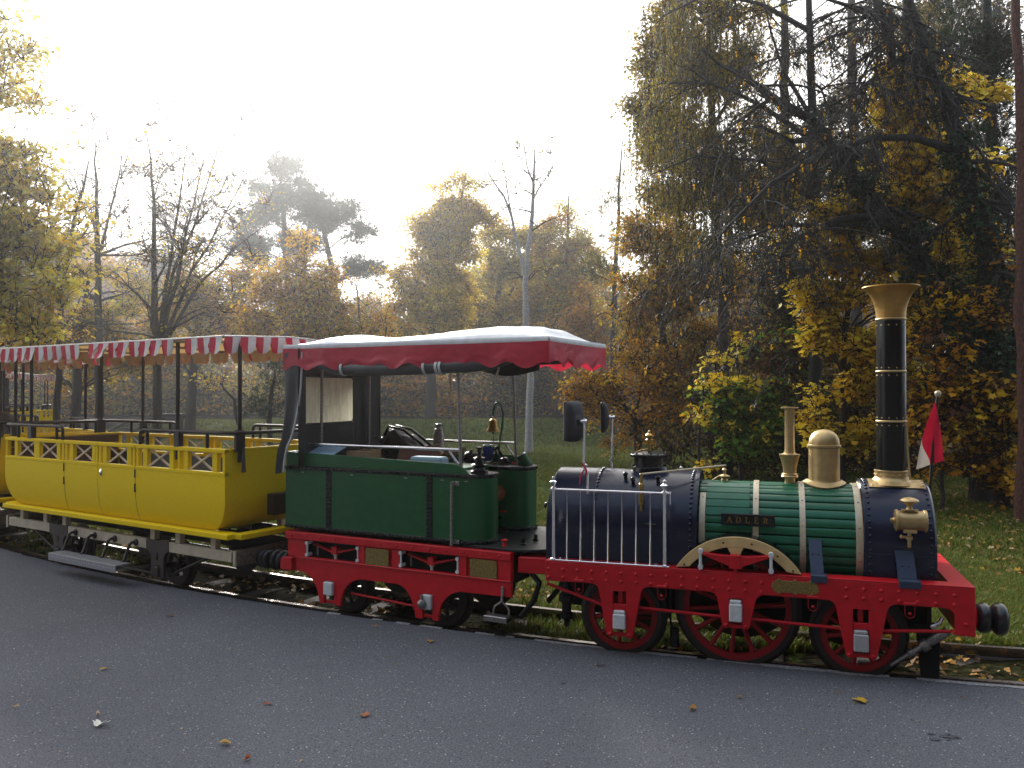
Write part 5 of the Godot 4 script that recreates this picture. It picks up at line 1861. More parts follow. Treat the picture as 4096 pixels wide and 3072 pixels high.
	for k in [[0.02, -0.30, 1.78, 1.50], [0.80, 0.36, 1.85, 1.70]]:
		b = MB.new()
		b.tube([Vector3(k[0], k[2], k[1]), Vector3(k[0] + 0.004, lerpf(k[2], k[3], 0.6), k[1]), Vector3(k[0] - 0.02, k[3], k[1])], 0.005, 5)
		b.tube([Vector3(k[0] + 0.012, k[2], k[1]), Vector3(k[0] + 0.010, lerpf(k[2], k[3], 0.6), k[1]), Vector3(k[0] - 0.002, k[3] + 0.01, k[1])], 0.004, 5)
		part("tie_cord", b, M["cross_wood"], T)

# ---- the open passenger wagons ----
const WA := 1.648   # half length at the rim
const WB := 0.600   # half width at the rim

func hull(y: float) -> Vector2:   # half length and half width of the tub at height y
	var v := clampf((0.80 - y) / 0.28, 0, 1)
	var w := clampf((0.86 - y) / 0.34, 0, 1)
	return Vector2(WA - 0.25 * (1.0 - sqrt(maxf(0.0, 1.0 - v * v * 0.97))), WB - 0.075 * (1.0 - sqrt(maxf(0.0, 1.0 - w * w * 0.97))))

func side_sheet(b: MB, xa: float, xb: float, s: float, inset: float, y1: float) -> void:
	b.grid(func(u, v):
		var y: float = lerpf(0.522, y1, v)
		var h := hull(y)
		var lo: float = maxf(xa, -h.x + inset)
		var hi: float = minf(xb, h.x - inset)
		return Vector3(lerpf(lo, hi, u), y, s * (h.y - inset)), 4, 18, Vector3(0, 0, s) if inset < 0.01 else Vector3(0, 0, -s))

func make_wagon(called: String, label: String, at: Vector3, yaw: float, group: String) -> Node3D:
	var W := thing(called, label, "passenger wagon", at, yaw, group)
	wagon_body(W)
	wagon_roof(W)
	wagon_underframe(W)
	return W

func wagon_body(W: Node3D) -> void:
	var b: MB
	for s in [1.0, -1.0]:
		# the side is four sheets: fixed end, two door leaves, fixed end
		for k in [[-9.0, -0.597, "side_panel"], [-0.591, -0.057, "door"], [-0.053, 0.491, "door"], [0.497, 9.0, "side_panel"]]:
			b = MB.new()
			side_sheet(b, k[0], k[1], s, 0.0, 0.956)
			var o := part(k[2], b, M["yellow"], W)
			b = MB.new()
			side_sheet(b, k[0], k[1], s, 0.018, 0.956)
			part("lining", b, M["grey_panel"], o)
			var xa: float = maxf(k[0], -WA)
			var xb: float = minf(k[1], WA)
			b = MB.new()
			b.box(Vector3((xa + xb) / 2, 0.970, s * (WB - 0.018)), Vector3(xb - xa, 0.030, 0.042), 0.004)
			b.box(Vector3((xa + xb) / 2, 1.150, s * (WB - 0.018)), Vector3(xb - xa, 0.032, 0.046), 0.004)
			part("lattice_rail", b, M["yellow"], o)
		for x in [-0.594, 0.494]:
			b = MB.new()
			for y in [0.92, 0.80]:
				b.tube([Vector3(x, y - 0.035, s * (WB + 0.002)), Vector3(x, y + 0.035, s * (WB + 0.002))], 0.007, 6)
			part("hinge", b, M["iron"], W)
		for x in [-1.268, -0.873, -0.302, 0.224, 0.806, 1.344]:
			for e in [-1.0, 1.0]:
				b = MB.new()
				b.box(Vector3(x + e * 0.178, 1.060, s * (WB - 0.020)), Vector3(0.060, 0.152, 0.036), 0.004)
				part("lattice_post", b, M["yellow"], W)
			for e in [-1.0, 1.0]:
				b = MB.new()
				b.bar(Vector3(x - e * 0.148, 0.986, s * (WB - 0.020 + e * 0.006)), Vector3(x + e * 0.148, 1.134, s * (WB - 0.020 + e * 0.006)), 0.017, 0.011, 0.002)
				part("cross_brace", b, M["cross_wood"], W)
		for x in [-WA + 0.02, -1.07, -0.62, -0.57, -0.08, -0.03, 0.47, 0.52, 1.075, WA - 0.02]:
			b = MB.new()
			b.box(Vector3(x, 1.060, s * (WB - 0.021)), Vector3(0.034, 0.152, 0.036), 0.004)
			part("lattice_post", b, M["yellow"], W)
	b = MB.new()
	b.lathe(PR([0.022, 0, 0.026, 0.004, 0.020, 0.010, 0, 0.012]), 16, Transform3D(Basis(Vector3.RIGHT, PI / 2) * Basis.from_scale(Vector3(0.7, 1, 1.2)), Vector3(-0.005, 0.905, WB)))
	part("door_handle", b, M["chrome"], W)
	# ends: yellow sheet outside, brown boards inside
	for e in [1.0, -1.0]:
		b = MB.new()
		b.grid(func(u, v):
			var y: float = lerpf(0.522, 1.152, v)
			var h := hull(y)
			return Vector3(e * h.x, y, lerpf(h.y, -h.y, u)), 8, 22, Vector3(e, 0, 0))
		part("end_panel", b, M["yellow"], W)
		b = MB.new()
		b.box(Vector3(e * (WA - 0.012), 1.157, 0), Vector3(0.030, 0.020, WB * 2 - 0.09), 0.004)
		part("end_cap", b, M["yellow"], W)
		for i in 5:
			b = MB.new()
			b.box(Vector3(e * (WA - 0.032), 1.105 - i * 0.086, 0), Vector3(0.020, 0.080, WB * 2 - 0.10), 0.005)
			part("plank", b, M["seat_wood"], W)
		# slatted benches
		for k in [[1.40, 1.0], [0.62, -1.0]]:
			for i in 4:
				b = MB.new()
				b.box(Vector3(e * (k[0] + (i - 1.5) * 0.088), 0.80, 0), Vector3(0.078, 0.022, 1.02), 0.004)
				part("bench_slat", b, M["seat_wood"] if k[1] > 0 else M["grey_panel"], W)
			b = MB.new()
			b.box(Vector3(e * k[0], 0.66, 0), Vector3(0.04, 0.26, 0.9), 0.004)
			part("bench_support", b, M["iron"], W)
	b = MB.new()
	b.box(Vector3(0, 0.545, 0), Vector3(2.78, 0.02, 1.02), 0.003)
	part("floor", b, M["grey_panel"], W)
	b = MB.new()
	b.box(Vector3(WA + 0.035, 0.70, -0.02), Vector3(0.085, 0.17, 0.42), 0.006)
	part("battery_box", b, paint(0.035, 0.022, 0.012, 0.7), W)
	# roof posts in their brackets, and the tubular rails
	for k in [[-1.205, WB - 0.02], [1.035, WB - 0.02], [-1.205, -WB + 0.02], [1.035, -WB + 0.02], [1.680, 0.49], [1.680, -0.49], [-1.680, 0.49], [-1.680, -0.40]]:
		b = MB.new()
		b.tube([Vector3(k[0], 1.06, k[1]), Vector3(k[0], 2.00, k[1])], 0.0165, 8)
		var po := part("roof_post", b, M["iron"], W)
		b = MB.new()
		b.box(Vector3(k[0] + (0.014 if absf(k[0]) < 1.5 else 0.0), 1.225, k[1]), Vector3(0.078, 0.145, 0.048) if absf(k[0]) < 1.5 else Vector3(0.04, 0.17, 0.085), 0.008)
		part("bracket", b, M["iron"], po)
	for s in [1.0, -1.0]:
		for e in [1.0, -1.0]:
			b = MB.new()
			var z: float = s * (WB - 0.012)
			var xi := 0.545 if e > 0 else -0.640
			b.tube([Vector3(xi, 1.165, z), Vector3(xi, 1.25, z), Vector3(xi + e * 0.012, 1.275, z), Vector3(xi + e * 0.045, 1.288, z), Vector3(e * 1.55, 1.288, z), Vector3(e * 1.70, 1.288, z - s * 0.04), Vector3(e * 1.735, 1.288, z - s * 0.12), Vector3(e * 1.735, 1.288, 0)], 0.0145, 8)
			b.tube([Vector3(xi + e * 0.10, 1.165, z), Vector3(xi + e * 0.10, 1.285, z)], 0.014, 8)
			b.tube([Vector3(e * 1.42, 1.165, z), Vector3(e * 1.42, 1.285, z)], 0.014, 8)
			part("tube_rail", b, M["iron"], W)
	b = MB.new()
	b.tube([Vector3(1.715, 1.20, 0.475), Vector3(1.722, 1.16, 0.49), Vector3(1.765, 0.99, 0.52)], [0.012, 0.012, 0.018], 8)
	part("brake_lever", b, M["iron"], W)

func wagon_roof(W: Node3D) -> void:
	var R := Node3D.new()
	R.name = "canopy"
	W.add_child(R, true)
	var hx := 1.71
	var hz := 0.665
	var b := MB.new()
	var fl := FastNoiseLite.new()
	fl.frequency = 1.8
	b.grid(func(u, v):
		var x: float = lerpf(-hx, hx, u)
		var z: float = lerpf(hz, -hz, v)
		return Vector3(x, 2.016 + 0.035 * (1.0 - pow(z / hz, 2.0)) - 0.012 * absf(sin(x * 2.76)) + 0.006 * fl.get_noise_2d(x, z), z), 60, 20, Vector3.UP)
	part("canvas_roof", b, M["cloth_roof"], R)
	b = MB.new()
	for s in [1.0, -1.0]:
		b.tube([Vector3(-hx, 2.022, s * hz), Vector3(hx, 2.022, s * hz)], 0.012, 8)
		b.tube([Vector3(s * hx, 2.022, hz), Vector3(s * hx, 2.05, 0), Vector3(s * hx, 2.022, -hz)], 0.012, 8)
	for x in [-1.2, 0.0, 1.03]:
		b.tube([Vector3(x, 2.005, hz), Vector3(x, 2.035, 0), Vector3(x, 2.005, -hz)], 0.011, 6)
	part("roof_frame", b, M["steel"], R)
	var r := RandomNumberGenerator.new()
	r.seed = 77
	for side in 4:
		var a := [Vector2(-hx, hz), Vector2(hx, hz), Vector2(hx, -hz), Vector2(-hx, -hz)][side] as Vector2
		var e := [Vector2(hx, hz), Vector2(hx, -hz), Vector2(-hx, -hz), Vector2(-hx, hz)][side] as Vector2
		var d := (e - a).normalized()
		var nn := Vector2(-d.y, d.x)
		if nn.dot(a + e) < 0.0:
			nn = -nn
		var n := int(round((e - a).length() / 0.148))
		var w := (e - a).length() / n
		for i in n:
			if side == 0 and (i == 10 or i == 19):   # flaps that the wind has folded back over the edge
				continue
			var lean := r.randf_range(-0.012, 0.014)
			var blow := r.randf_range(-0.02, 0.03) + (0.03 if r.randf() < 0.18 else 0.0)
			var crown: float = 0.028 * (1.0 if side % 2 == 1 else 0.0)
			var fl2 := Node3D.new()
			fl2.name = "scallop"
			R.add_child(fl2, true)
			for k in [[0.0, 0.5, "cloth_red", "red_stripe", 0.013], [0.5, 1.0, "cloth_white", "white_stripe", 0.013], [0.0, 1.0, "cloth_roof", "lining", 0.010]]:
				b = MB.new()
				b.grid(func(u, v):
					var t: float = lerpf(k[0], k[1], u)
					var s: float = (i + t) * w
					var c: float = (2.0 * t - 1.0)
					var drop := 0.062 + 0.066 * sqrt(maxf(0.0, 1.0 - pow(absf(c), 2.6)))
					var p: Vector2 = a + d * (s + lean * v) + nn * (k[4] + blow * v * v + 0.004 * sin(t * 5.0 + i) * v)
					var q: float = absf((s / (e - a).length()) * 2.0 - 1.0)
					return Vector3(p.x, 2.020 + crown * (1.0 - q) - drop * v, p.y), 6, 6, Vector3(nn.x, 0, nn.y))
				part(k[3], b, M[k[2]], fl2)

func wagon_underframe(W: Node3D) -> void:
	var b: MB
	for s in [1.0, -1.0]:
		b = MB.new()
		b.box(Vector3(0.02, 0.497, s * 0.555), Vector3(3.36, 0.042, 0.125), 0.005)
		part("foot_board", b, M["yellow"], W)
		for k in [[-1.655, -0.915], [-0.604, 0.592], [0.892, 1.672]]:
			b = MB.new()
			b.box(Vector3((k[0] + k[1]) / 2, 0.336, s * 0.535), Vector3(k[1] - k[0], 0.082, 0.045), 0.004)
			part("side_beam", b, M["beige"], W)
		for x in [-1.420, -1.000, -0.672, 0.668, 1.005, 1.450]:
			b = MB.new()
			b.box(Vector3(x, 0.427, s * 0.530), Vector3(0.062, 0.098, 0.050), 0.004)
			part("stud_post", b, M["beige"], W)
		for x in [-0.760, 0.742]:
			# axle guard of dark plate with an oval hole and a horn on each side
			b = MB.new()
			var p := V2([x - 0.152, 0.378, x - 0.152, 0.292])
			p.append_array(bez(Vector2(x - 0.152, 0.292), Vector2(x - 0.085, 0.285), Vector2(x - 0.080, 0.22), 6))
			p.append_array(V2([x - 0.088, 0.070, x - 0.030, 0.070, x - 0.030, 0.170, x + 0.040, 0.170, x + 0.040, 0.070, x + 0.092, 0.070, x + 0.086, 0.22]))
			p.append_array(bez(Vector2(x + 0.086, 0.22), Vector2(x + 0.092, 0.285), Vector2(x + 0.152, 0.292), 6))
			p.append(Vector2(x + 0.152, 0.378))
			if s > 0:
				b.prism(p, 0.536, 0.562, 0.003)
			else:
				b.prism(p, -0.562, -0.536, 0.003)
			var ag := part("axle_guard", b, M["pedestal"], W)
			b = MB.new()
			b.lathe(PR([0, 0, 0.026, 0, 0.024, 0.002, 0, 0.003]), 16, Transform3D(Basis(Vector3.RIGHT, s * PI / 2) * Basis.from_scale(Vector3(0.8, 1, 1.35)), Vector3(x, 0.245, s * 0.5615)))
			part("guard_hole", b, M["soot"], ag)
			b = MB.new()
			b.box(Vector3(x + 0.005, 0.12, s * 0.54), Vector3(0.066, 0.09, 0.08), 0.008)
			part("axle_box", b, M["pedestal"], ag)
			wheel(W, "wheel", x, 0.155, s, 0.182, 6, M["iron"])
		for k in [[-1.30, 0.29, -0.86, 0.10], [-0.65, 0.09, 0.62, 0.08], [0.86, 0.10, 1.30, 0.28]]:
			b = MB.new()
			b.tube([Vector3(k[0], k[1], s * 0.50), Vector3(k[2], k[3], s * 0.50)], 0.011, 6)
			part("truss_rod", b, M["iron"], W)
		# checker-plate step on four bent arms
		b = MB.new()
		b.box(Vector3(0.035, 0.186, s * 0.735), Vector3(1.02, 0.006, 0.135), 0.002)
		b.box(Vector3(0.035, 0.158, s * 0.800), Vector3(1.02, 0.062, 0.006), 0.002)
		var st := part("step", b, M["tread_silver"], W)
		for x in [-0.470, -0.165, 0.140, 0.448]:
			b = MB.new()
			b.tube([Vector3(x, 0.334, s * 0.545), Vector3(x, 0.338, s * 0.595), Vector3(x, 0.322, s * 0.622), Vector3(x, 0.290, s * 0.630), Vector3(x, 0.20, s * 0.665), Vector3(x, 0.183, s * 0.69)], 0.0125, 8)
			b.lathe(PR([0.030, 0, 0.030, 0.012, 0.018, 0.018, 0, 0.018]), 12, Transform3D(Basis(Vector3.RIGHT, s * PI / 2), Vector3(x, 0.334, s * 0.556)))
			part("step_arm", b, M["iron"], st)
	for e in [1.0, -1.0]:
		b = MB.new()
		b.box(Vector3(e * 1.73 - (0.0 if e > 0 else 0.04) * -1.0, 0.497, 0), Vector3(0.10, 0.042, 1.10), 0.005)
		part("end_board", b, M["yellow"], W)
		b = MB.new()
		b.box(Vector3(e * 1.712, 0.330, 0), Vector3(0.055, 0.118, 1.075), 0.005)
		part("end_beam", b, paint(0.20, 0.165, 0.125, 0.7, 0.0, "scuff", 2.0), W)
		b = MB.new()
		b.box(Vector3(e * 1.700, 0.330, 0.548), Vector3(0.030, 0.116, 0.014), 0.002)
		part("beam_end", b, M["beige"], W)
		for s in [1.0, -1.0]:
			bellows(W, e * 1.74, e * 1.86, 0.30, s * 0.33, 0.075, 2)
		b = MB.new()
		b.box(Vector3(e * 1.79, 0.30, 0), Vector3(0.13, 0.05, 0.09), 0.01)
		part("coupler", b, M["iron"], W)
	for x in [-0.760, 0.742]:
		b = MB.new()
		b.tube([Vector3(x, 0.155, -0.5), Vector3(x, 0.155, 0.5)], 0.022, 8)
		part("axle", b, M["iron"], W)
	b = MB.new()
	b.box(Vector3(0, 0.34, 0), Vector3(3.25, 0.07, 0.30), 0.01)
	part("centre_sill", b, M["soot"], W)

func copy_of(o: Node3D, label: String, at: Vector3, yaw: float) -> Node3D:
	var c := o.duplicate() as Node3D
	c.name = numbered(o.name)
	add_child(c)
	c.position = at
	c.rotation.y = -deg_to_rad(yaw)
	c.set_meta("label", label)
	return c

func build_wagons() -> void:
	var g := "yellow open wagons of the train"
	var w := make_wagon("passenger_wagon", "yellow open wagon under a striped awning, coupled directly behind the tender", Vector3(-3.2557, 0, -7.7037), 32.7, g)
	copy_of(w, "second yellow open wagon, cut off by the left edge of the photo", on_track(43.2), 43.0)
	copy_of(w, "third yellow open wagon of the curving train, behind the second one", on_track(53.5), 53.4)
	copy_of(w, "fourth yellow open wagon of the curving train, behind the third one", on_track(63.8), 63.8)
	copy_of(w, "last yellow wagon of the train, small and far between the posts of the nearest wagon", on_track(74.3), 74.0)

# ---- loose things lying in and on the tender ----
func in_tender(x: float, y: float, z: float) -> Vector3:
	return Transform3D(Basis(Vector3.UP, -deg_to_rad(27.0)), Vector3(-0.6456, 0, -6.2628)) * Vector3(x, y, z)

func build_things_on_tender() -> void:
	var b := MB.new()
	# thermos flask
	var o := thing("thermos_flask", "brushed steel thermos flask standing upright in the green tender", "flask", in_tender(-0.05, 1.06, -0.25), 27.0)
	b.lathe(PR([0, 0, 0.042, 0, 0.044, 0.006, 0.044, 0.205, 0.040, 0.216, 0.034, 0.228, 0.032, 0.236]), 28)
	part("body", b, M["steel"], o)
	b = MB.new()
	b.lathe(PR([0.032, 0.236, 0.032, 0.252, 0.026, 0.258, 0.026, 0.282, 0.022, 0.286, 0, 0.287]), 24)
	part("cap", b, M["steel"], o)
	b = MB.new()
	b.lathe(PR([0.027, 0.283, 0.026, 0.292, 0.018, 0.296, 0, 0.297]), 24)
	part("stopper", b, M["black"], o)
	# travel mug
	o = thing("travel_mug", "blue travel mug with steel rim and base on the tender's far tank", "mug", in_tender(0.300, 1.046, -0.42), 27.0)
	b = MB.new()
	b.lathe(PR([0.036, 0.018, 0.040, 0.030, 0.0445, 0.120, 0.0445, 0.126]), 26)
	part("body", b, flat_mat(0.012, 0.035, 0.28, 0.22, 0.5), o)
	b = MB.new()
	b.lathe(PR([0, 0, 0.038, 0, 0.039, 0.004, 0.037, 0.018]), 26)
	part("base", b, M["chrome"], o)
	b = MB.new()
	b.lathe(PR([0.0445, 0.126, 0.047, 0.130, 0.047, 0.140, 0.044, 0.143, 0.042, 0.136, 0.040, 0.06]), 26)
	part("rim", b, M["chrome"], o)
	b = MB.new()
	b.tube([Vector3(0.042, 0.112, 0), Vector3(0.066, 0.108, 0), Vector3(0.072, 0.085, 0), Vector3(0.066, 0.055, 0), Vector3(0.040, 0.046, 0)], 0.008, 8)
	part("handle", b, M["black"], o)
	# small wooden crate with a hand hole
	o = thing("wooden_crate", "small pale wooden crate with an oval hand hole inside the tender", "crate", in_tender(-0.47, 1.062, 0.16), 20.0)
	for s in [1.0, -1.0]:
		b = MB.new()
		var hole := PackedVector2Array()
		hole.append_array(arc_pts(0.025, 0.045, 0.012, -90, 90, 6))
		hole.append_array(arc_pts(-0.025, 0.045, 0.012, 90, 270, 6))
		b.prism(V2([-0.085, 0, 0.085, 0, 0.085, 0.033, -0.085, 0.033]), s * 0.11 - 0.005, s * 0.11 + 0.005, 0.001)
		b.prism(V2([-0.085, 0.057, 0.085, 0.057, 0.085, 0.092, 0.076, 0.098, -0.076, 0.098, -0.085, 0.092]), s * 0.11 - 0.005, s * 0.11 + 0.005, 0.001)
		for e in [1.0, -1.0]:
			b.prism(V2([e * 0.037, 0.033, e * 0.085, 0.033, e * 0.085, 0.057, e * 0.037, 0.057, e * 0.034, 0.045]), s * 0.11 - 0.005, s * 0.11 + 0.005, 0.0)
		part("end_board", b, M["crate_wood"], o)
		b = MB.new()
		b.box(Vector3(s * 0.080, 0.045, 0), Vector3(0.010, 0.09, 0.21), 0.001)
		part("side_board", b, M["crate_wood"], o)
	b = MB.new()
	b.box(Vector3(0, 0.004, 0), Vector3(0.15, 0.008, 0.21))
	part("bottom", b, M["crate_wood"], o)
	# black bag slumped against the back
	o = thing("bag", "slumped black bag with handles leaning in the back of the tender", "bag", in_tender(-0.30, 1.055, -0.22), 27.0)
	b = MB.new()
	var fl := FastNoiseLite.new()
	fl.seed = 12
	fl.frequency = 3.0
	b.grid(func(u, v):
		var a: float = u * TAU
		var e: float = sin(v * PI)
		var p := Vector3(0.30 * cos(a) * pow(e, 0.6), 0.13 - 0.13 * cos(v * PI), 0.11 * sin(a) * pow(e, 0.6))
		p.y = minf(p.y, 0.255 - 0.55 * maxf(0.0, p.x + 0.14))
		p.y = maxf(p.y, 0.0)
		var q := fl.get_noise_3d(p.x * 2.0, p.y * 3.0, p.z * 2.0)
		return p * (1.0 + 0.16 * q) + Vector3(0, 0.014 * q, 0), 40, 24, Vector3(0, 0, 1))
	part("body", b, M["black_vinyl"], o)
	b = MB.new()
	for s in [0.075, -0.03]:
		b.tube([Vector3(-0.20, 0.20, s), Vector3(-0.14, 0.275, s + 0.02), Vector3(0.0, 0.25, s + 0.02), Vector3(0.16, 0.15, s + 0.02), Vector3(0.26, 0.06, s + 0.01)], 0.012, 8)
	part("strap", b, M["black"], o)
	# brown folder boards
	o = part("brown_board", board_mesh(Vector3(0.34, 0.10, 0.012)), M["brown_leather"], self)
	tag(o, "flat reddish brown board leaning between the black bag and the blue packet", "board")
	o.transform = Transform3D(Basis(Vector3.UP, -deg_to_rad(20.0)) * Basis(Vector3.RIGHT, -0.45), in_tender(-0.02, 1.13, 0.08))
	o = part("brown_board", board_mesh(Vector3(0.20, 0.012, 0.10)), M["brown_leather"], self)
	tag(o, "small brown board lying slanted on top of the larger brown board", "board")
	o.transform = Transform3D(Basis(Vector3.UP, -deg_to_rad(27.0)) * Basis(Vector3.BACK, 0.16), in_tender(0.02, 1.19, 0.04))
	# pale blue packet
	o = part("blue_packet", board_mesh(Vector3(0.26, 0.085, 0.12), 0.014), M["packet_blue"], self)
	tag(o, "pale blue wrapped packet lying on the edge of the near tank", "packet")
	o.transform = Transform3D(Basis(Vector3.UP, -deg_to_rad(25.0)), in_tender(0.215, 1.100, 0.30))
	# paper bag
	b = MB.new()
	b.grid(func(u, v):
		var a: float = u * TAU
		var w: float = 1.0 - 0.55 * v
		var q := fl.get_noise_3d(cos(a) * 1.6, v * 2.0, sin(a) * 1.6)
		return Vector3(0.16 * v + 0.035 * cos(a) * w, 0.03 + 0.065 * v + 0.030 * sin(a) * w * (1.0 + 0.6 * q) + 0.01 * q, 0.045 * w * (cos(a * 2.0) * 0.3 + sin(a)) + 0.012 * q), 24, 14, Vector3(0, 1, 0))
	o = part("paper_bag", b, M["paper"], self)
	tag(o, "crumpled tan paper bag lying beside the blue mug", "paper bag")
	o.transform = Transform3D(Basis(Vector3.UP, -deg_to_rad(10.0)), in_tender(0.02, 1.065, -0.22))
	# papers and a cloth in the rear of the tender
	o = part("paper_sheet", board_mesh(Vector3(0.26, 0.006, 0.17), 0.001), M["packet_blue"], self)
	tag(o, "pale sheet of papers lying flat at the rear of the tender", "papers")
	o.transform = Transform3D(Basis(Vector3.UP, -deg_to_rad(30.0)) * Basis(Vector3.RIGHT, 0.35), in_tender(-0.66, 1.165, 0.36))
	b = MB.new()
	b.grid(func(u, v):
		var x: float = lerpf(-0.24, 0.24, u)
		var z: float = lerpf(-0.16, 0.16, v)
		var e: float = minf(1.0, 4.0 * minf(minf(u, 1 - u), minf(v, 1 - v)))
		return Vector3(x, 0.015 + e * (0.075 + 0.07 * fl.get_noise_2d(x * 3.0, z * 3.0)), z), 26, 18, Vector3.UP)
	o = part("jacket", b, M["black_vinyl"], self)
	tag(o, "dark crumpled jacket lying behind the pale papers in the tender", "jacket")
	o.transform = Transform3D(Basis(Vector3.UP, -deg_to_rad(27.0)), in_tender(-0.58, 1.05, -0.10))

func board_mesh(s: Vector3, bev := 0.003) -> MB:
	var b := MB.new()
	b.box(Vector3.ZERO, s, bev)
	return b

# ---- a passenger, seated in the second wagon with the back to us ----
func capsule(p: Vector3, a: Vector3, c: Vector3, ra: float, rc: float) -> float:
	var d := c - a
	var t := clampf((p - a).dot(d) / d.length_squared(), 0, 1)
	return p.distance_to(a + d * t) - lerpf(ra, rc, t)

func surface_net(b: MB, f: Callable, lo: Vector3, hi: Vector3, cell: float, tint: Callable) -> void:
	var nx := int((hi.x - lo.x) / cell) + 2
	var ny := int((hi.y - lo.y) / cell) + 2
	var nz := int((hi.z - lo.z) / cell) + 2
	var d := PackedFloat32Array()
	d.resize(nx * ny * nz)
	for k in nz:
		for j in ny:
			for i in nx:
				d[(k * ny + j) * nx + i] = f.call(lo + Vector3(i, j, k) * cell)
	var id := PackedInt32Array()
	id.resize(nx * ny * nz)
	id.fill(-1)
	var st := [1, nx, nx * ny]
	for k in nz - 1:
		for j in ny - 1:
			for i in nx - 1:
				var q := (k * ny + j) * nx + i
				var sum := Vector3.ZERO
				var cnt := 0
				for ax in 3:
					for e in 4:
						var o: int = q + (st[(ax + 1) % 3] if e & 1 else 0) + (st[(ax + 2) % 3] if e & 2 else 0)
						var a := d[o]
						var c := d[o + st[ax]]
						if (a < 0.0) != (c < 0.0):
							var p := Vector3.ZERO
							p[ax] = a / (a - c)
							p[(ax + 1) % 3] = 1.0 if e & 1 else 0.0
							p[(ax + 2) % 3] = 1.0 if e & 2 else 0.0
							sum += p
							cnt += 1
				if cnt:
					var p := lo + (Vector3(i, j, k) + sum / cnt) * cell
					var e := cell * 0.5
					var nn := Vector3(f.call(p + Vector3(e, 0, 0)) - f.call(p - Vector3(e, 0, 0)), f.call(p + Vector3(0, e, 0)) - f.call(p - Vector3(0, e, 0)), f.call(p + Vector3(0, 0, e)) - f.call(p - Vector3(0, 0, e)))
					b.col = tint.call(p)
					id[q] = b.vert(p, nn)
	for k in range(1, nz - 1):
		for j in range(1, ny - 1):
			for i in range(1, nx - 1):
				var q := (k * ny + j) * nx + i
				for ax in 3:
					var a := d[q]
					var c := d[q + st[ax]]
					if (a < 0.0) == (c < 0.0):
						continue
					var u: int = st[(ax + 1) % 3]
					var w: int = st[(ax + 2) % 3]
					var f4 := [id[q], id[q - u], id[q - u - w], id[q - w]]
					if f4.min() < 0:
						continue
					if a > 0.0:
						f4.reverse()
					b.tri(f4[0], f4[1], f4[2])
					b.tri(f4[0], f4[2], f4[3])

func smin(a: float, c: float, k: float) -> float:
	var h := clampf(0.5 + 0.5 * (c - a) / k, 0, 1)
	return lerpf(c, a, h) - k * h * (1.0 - h)

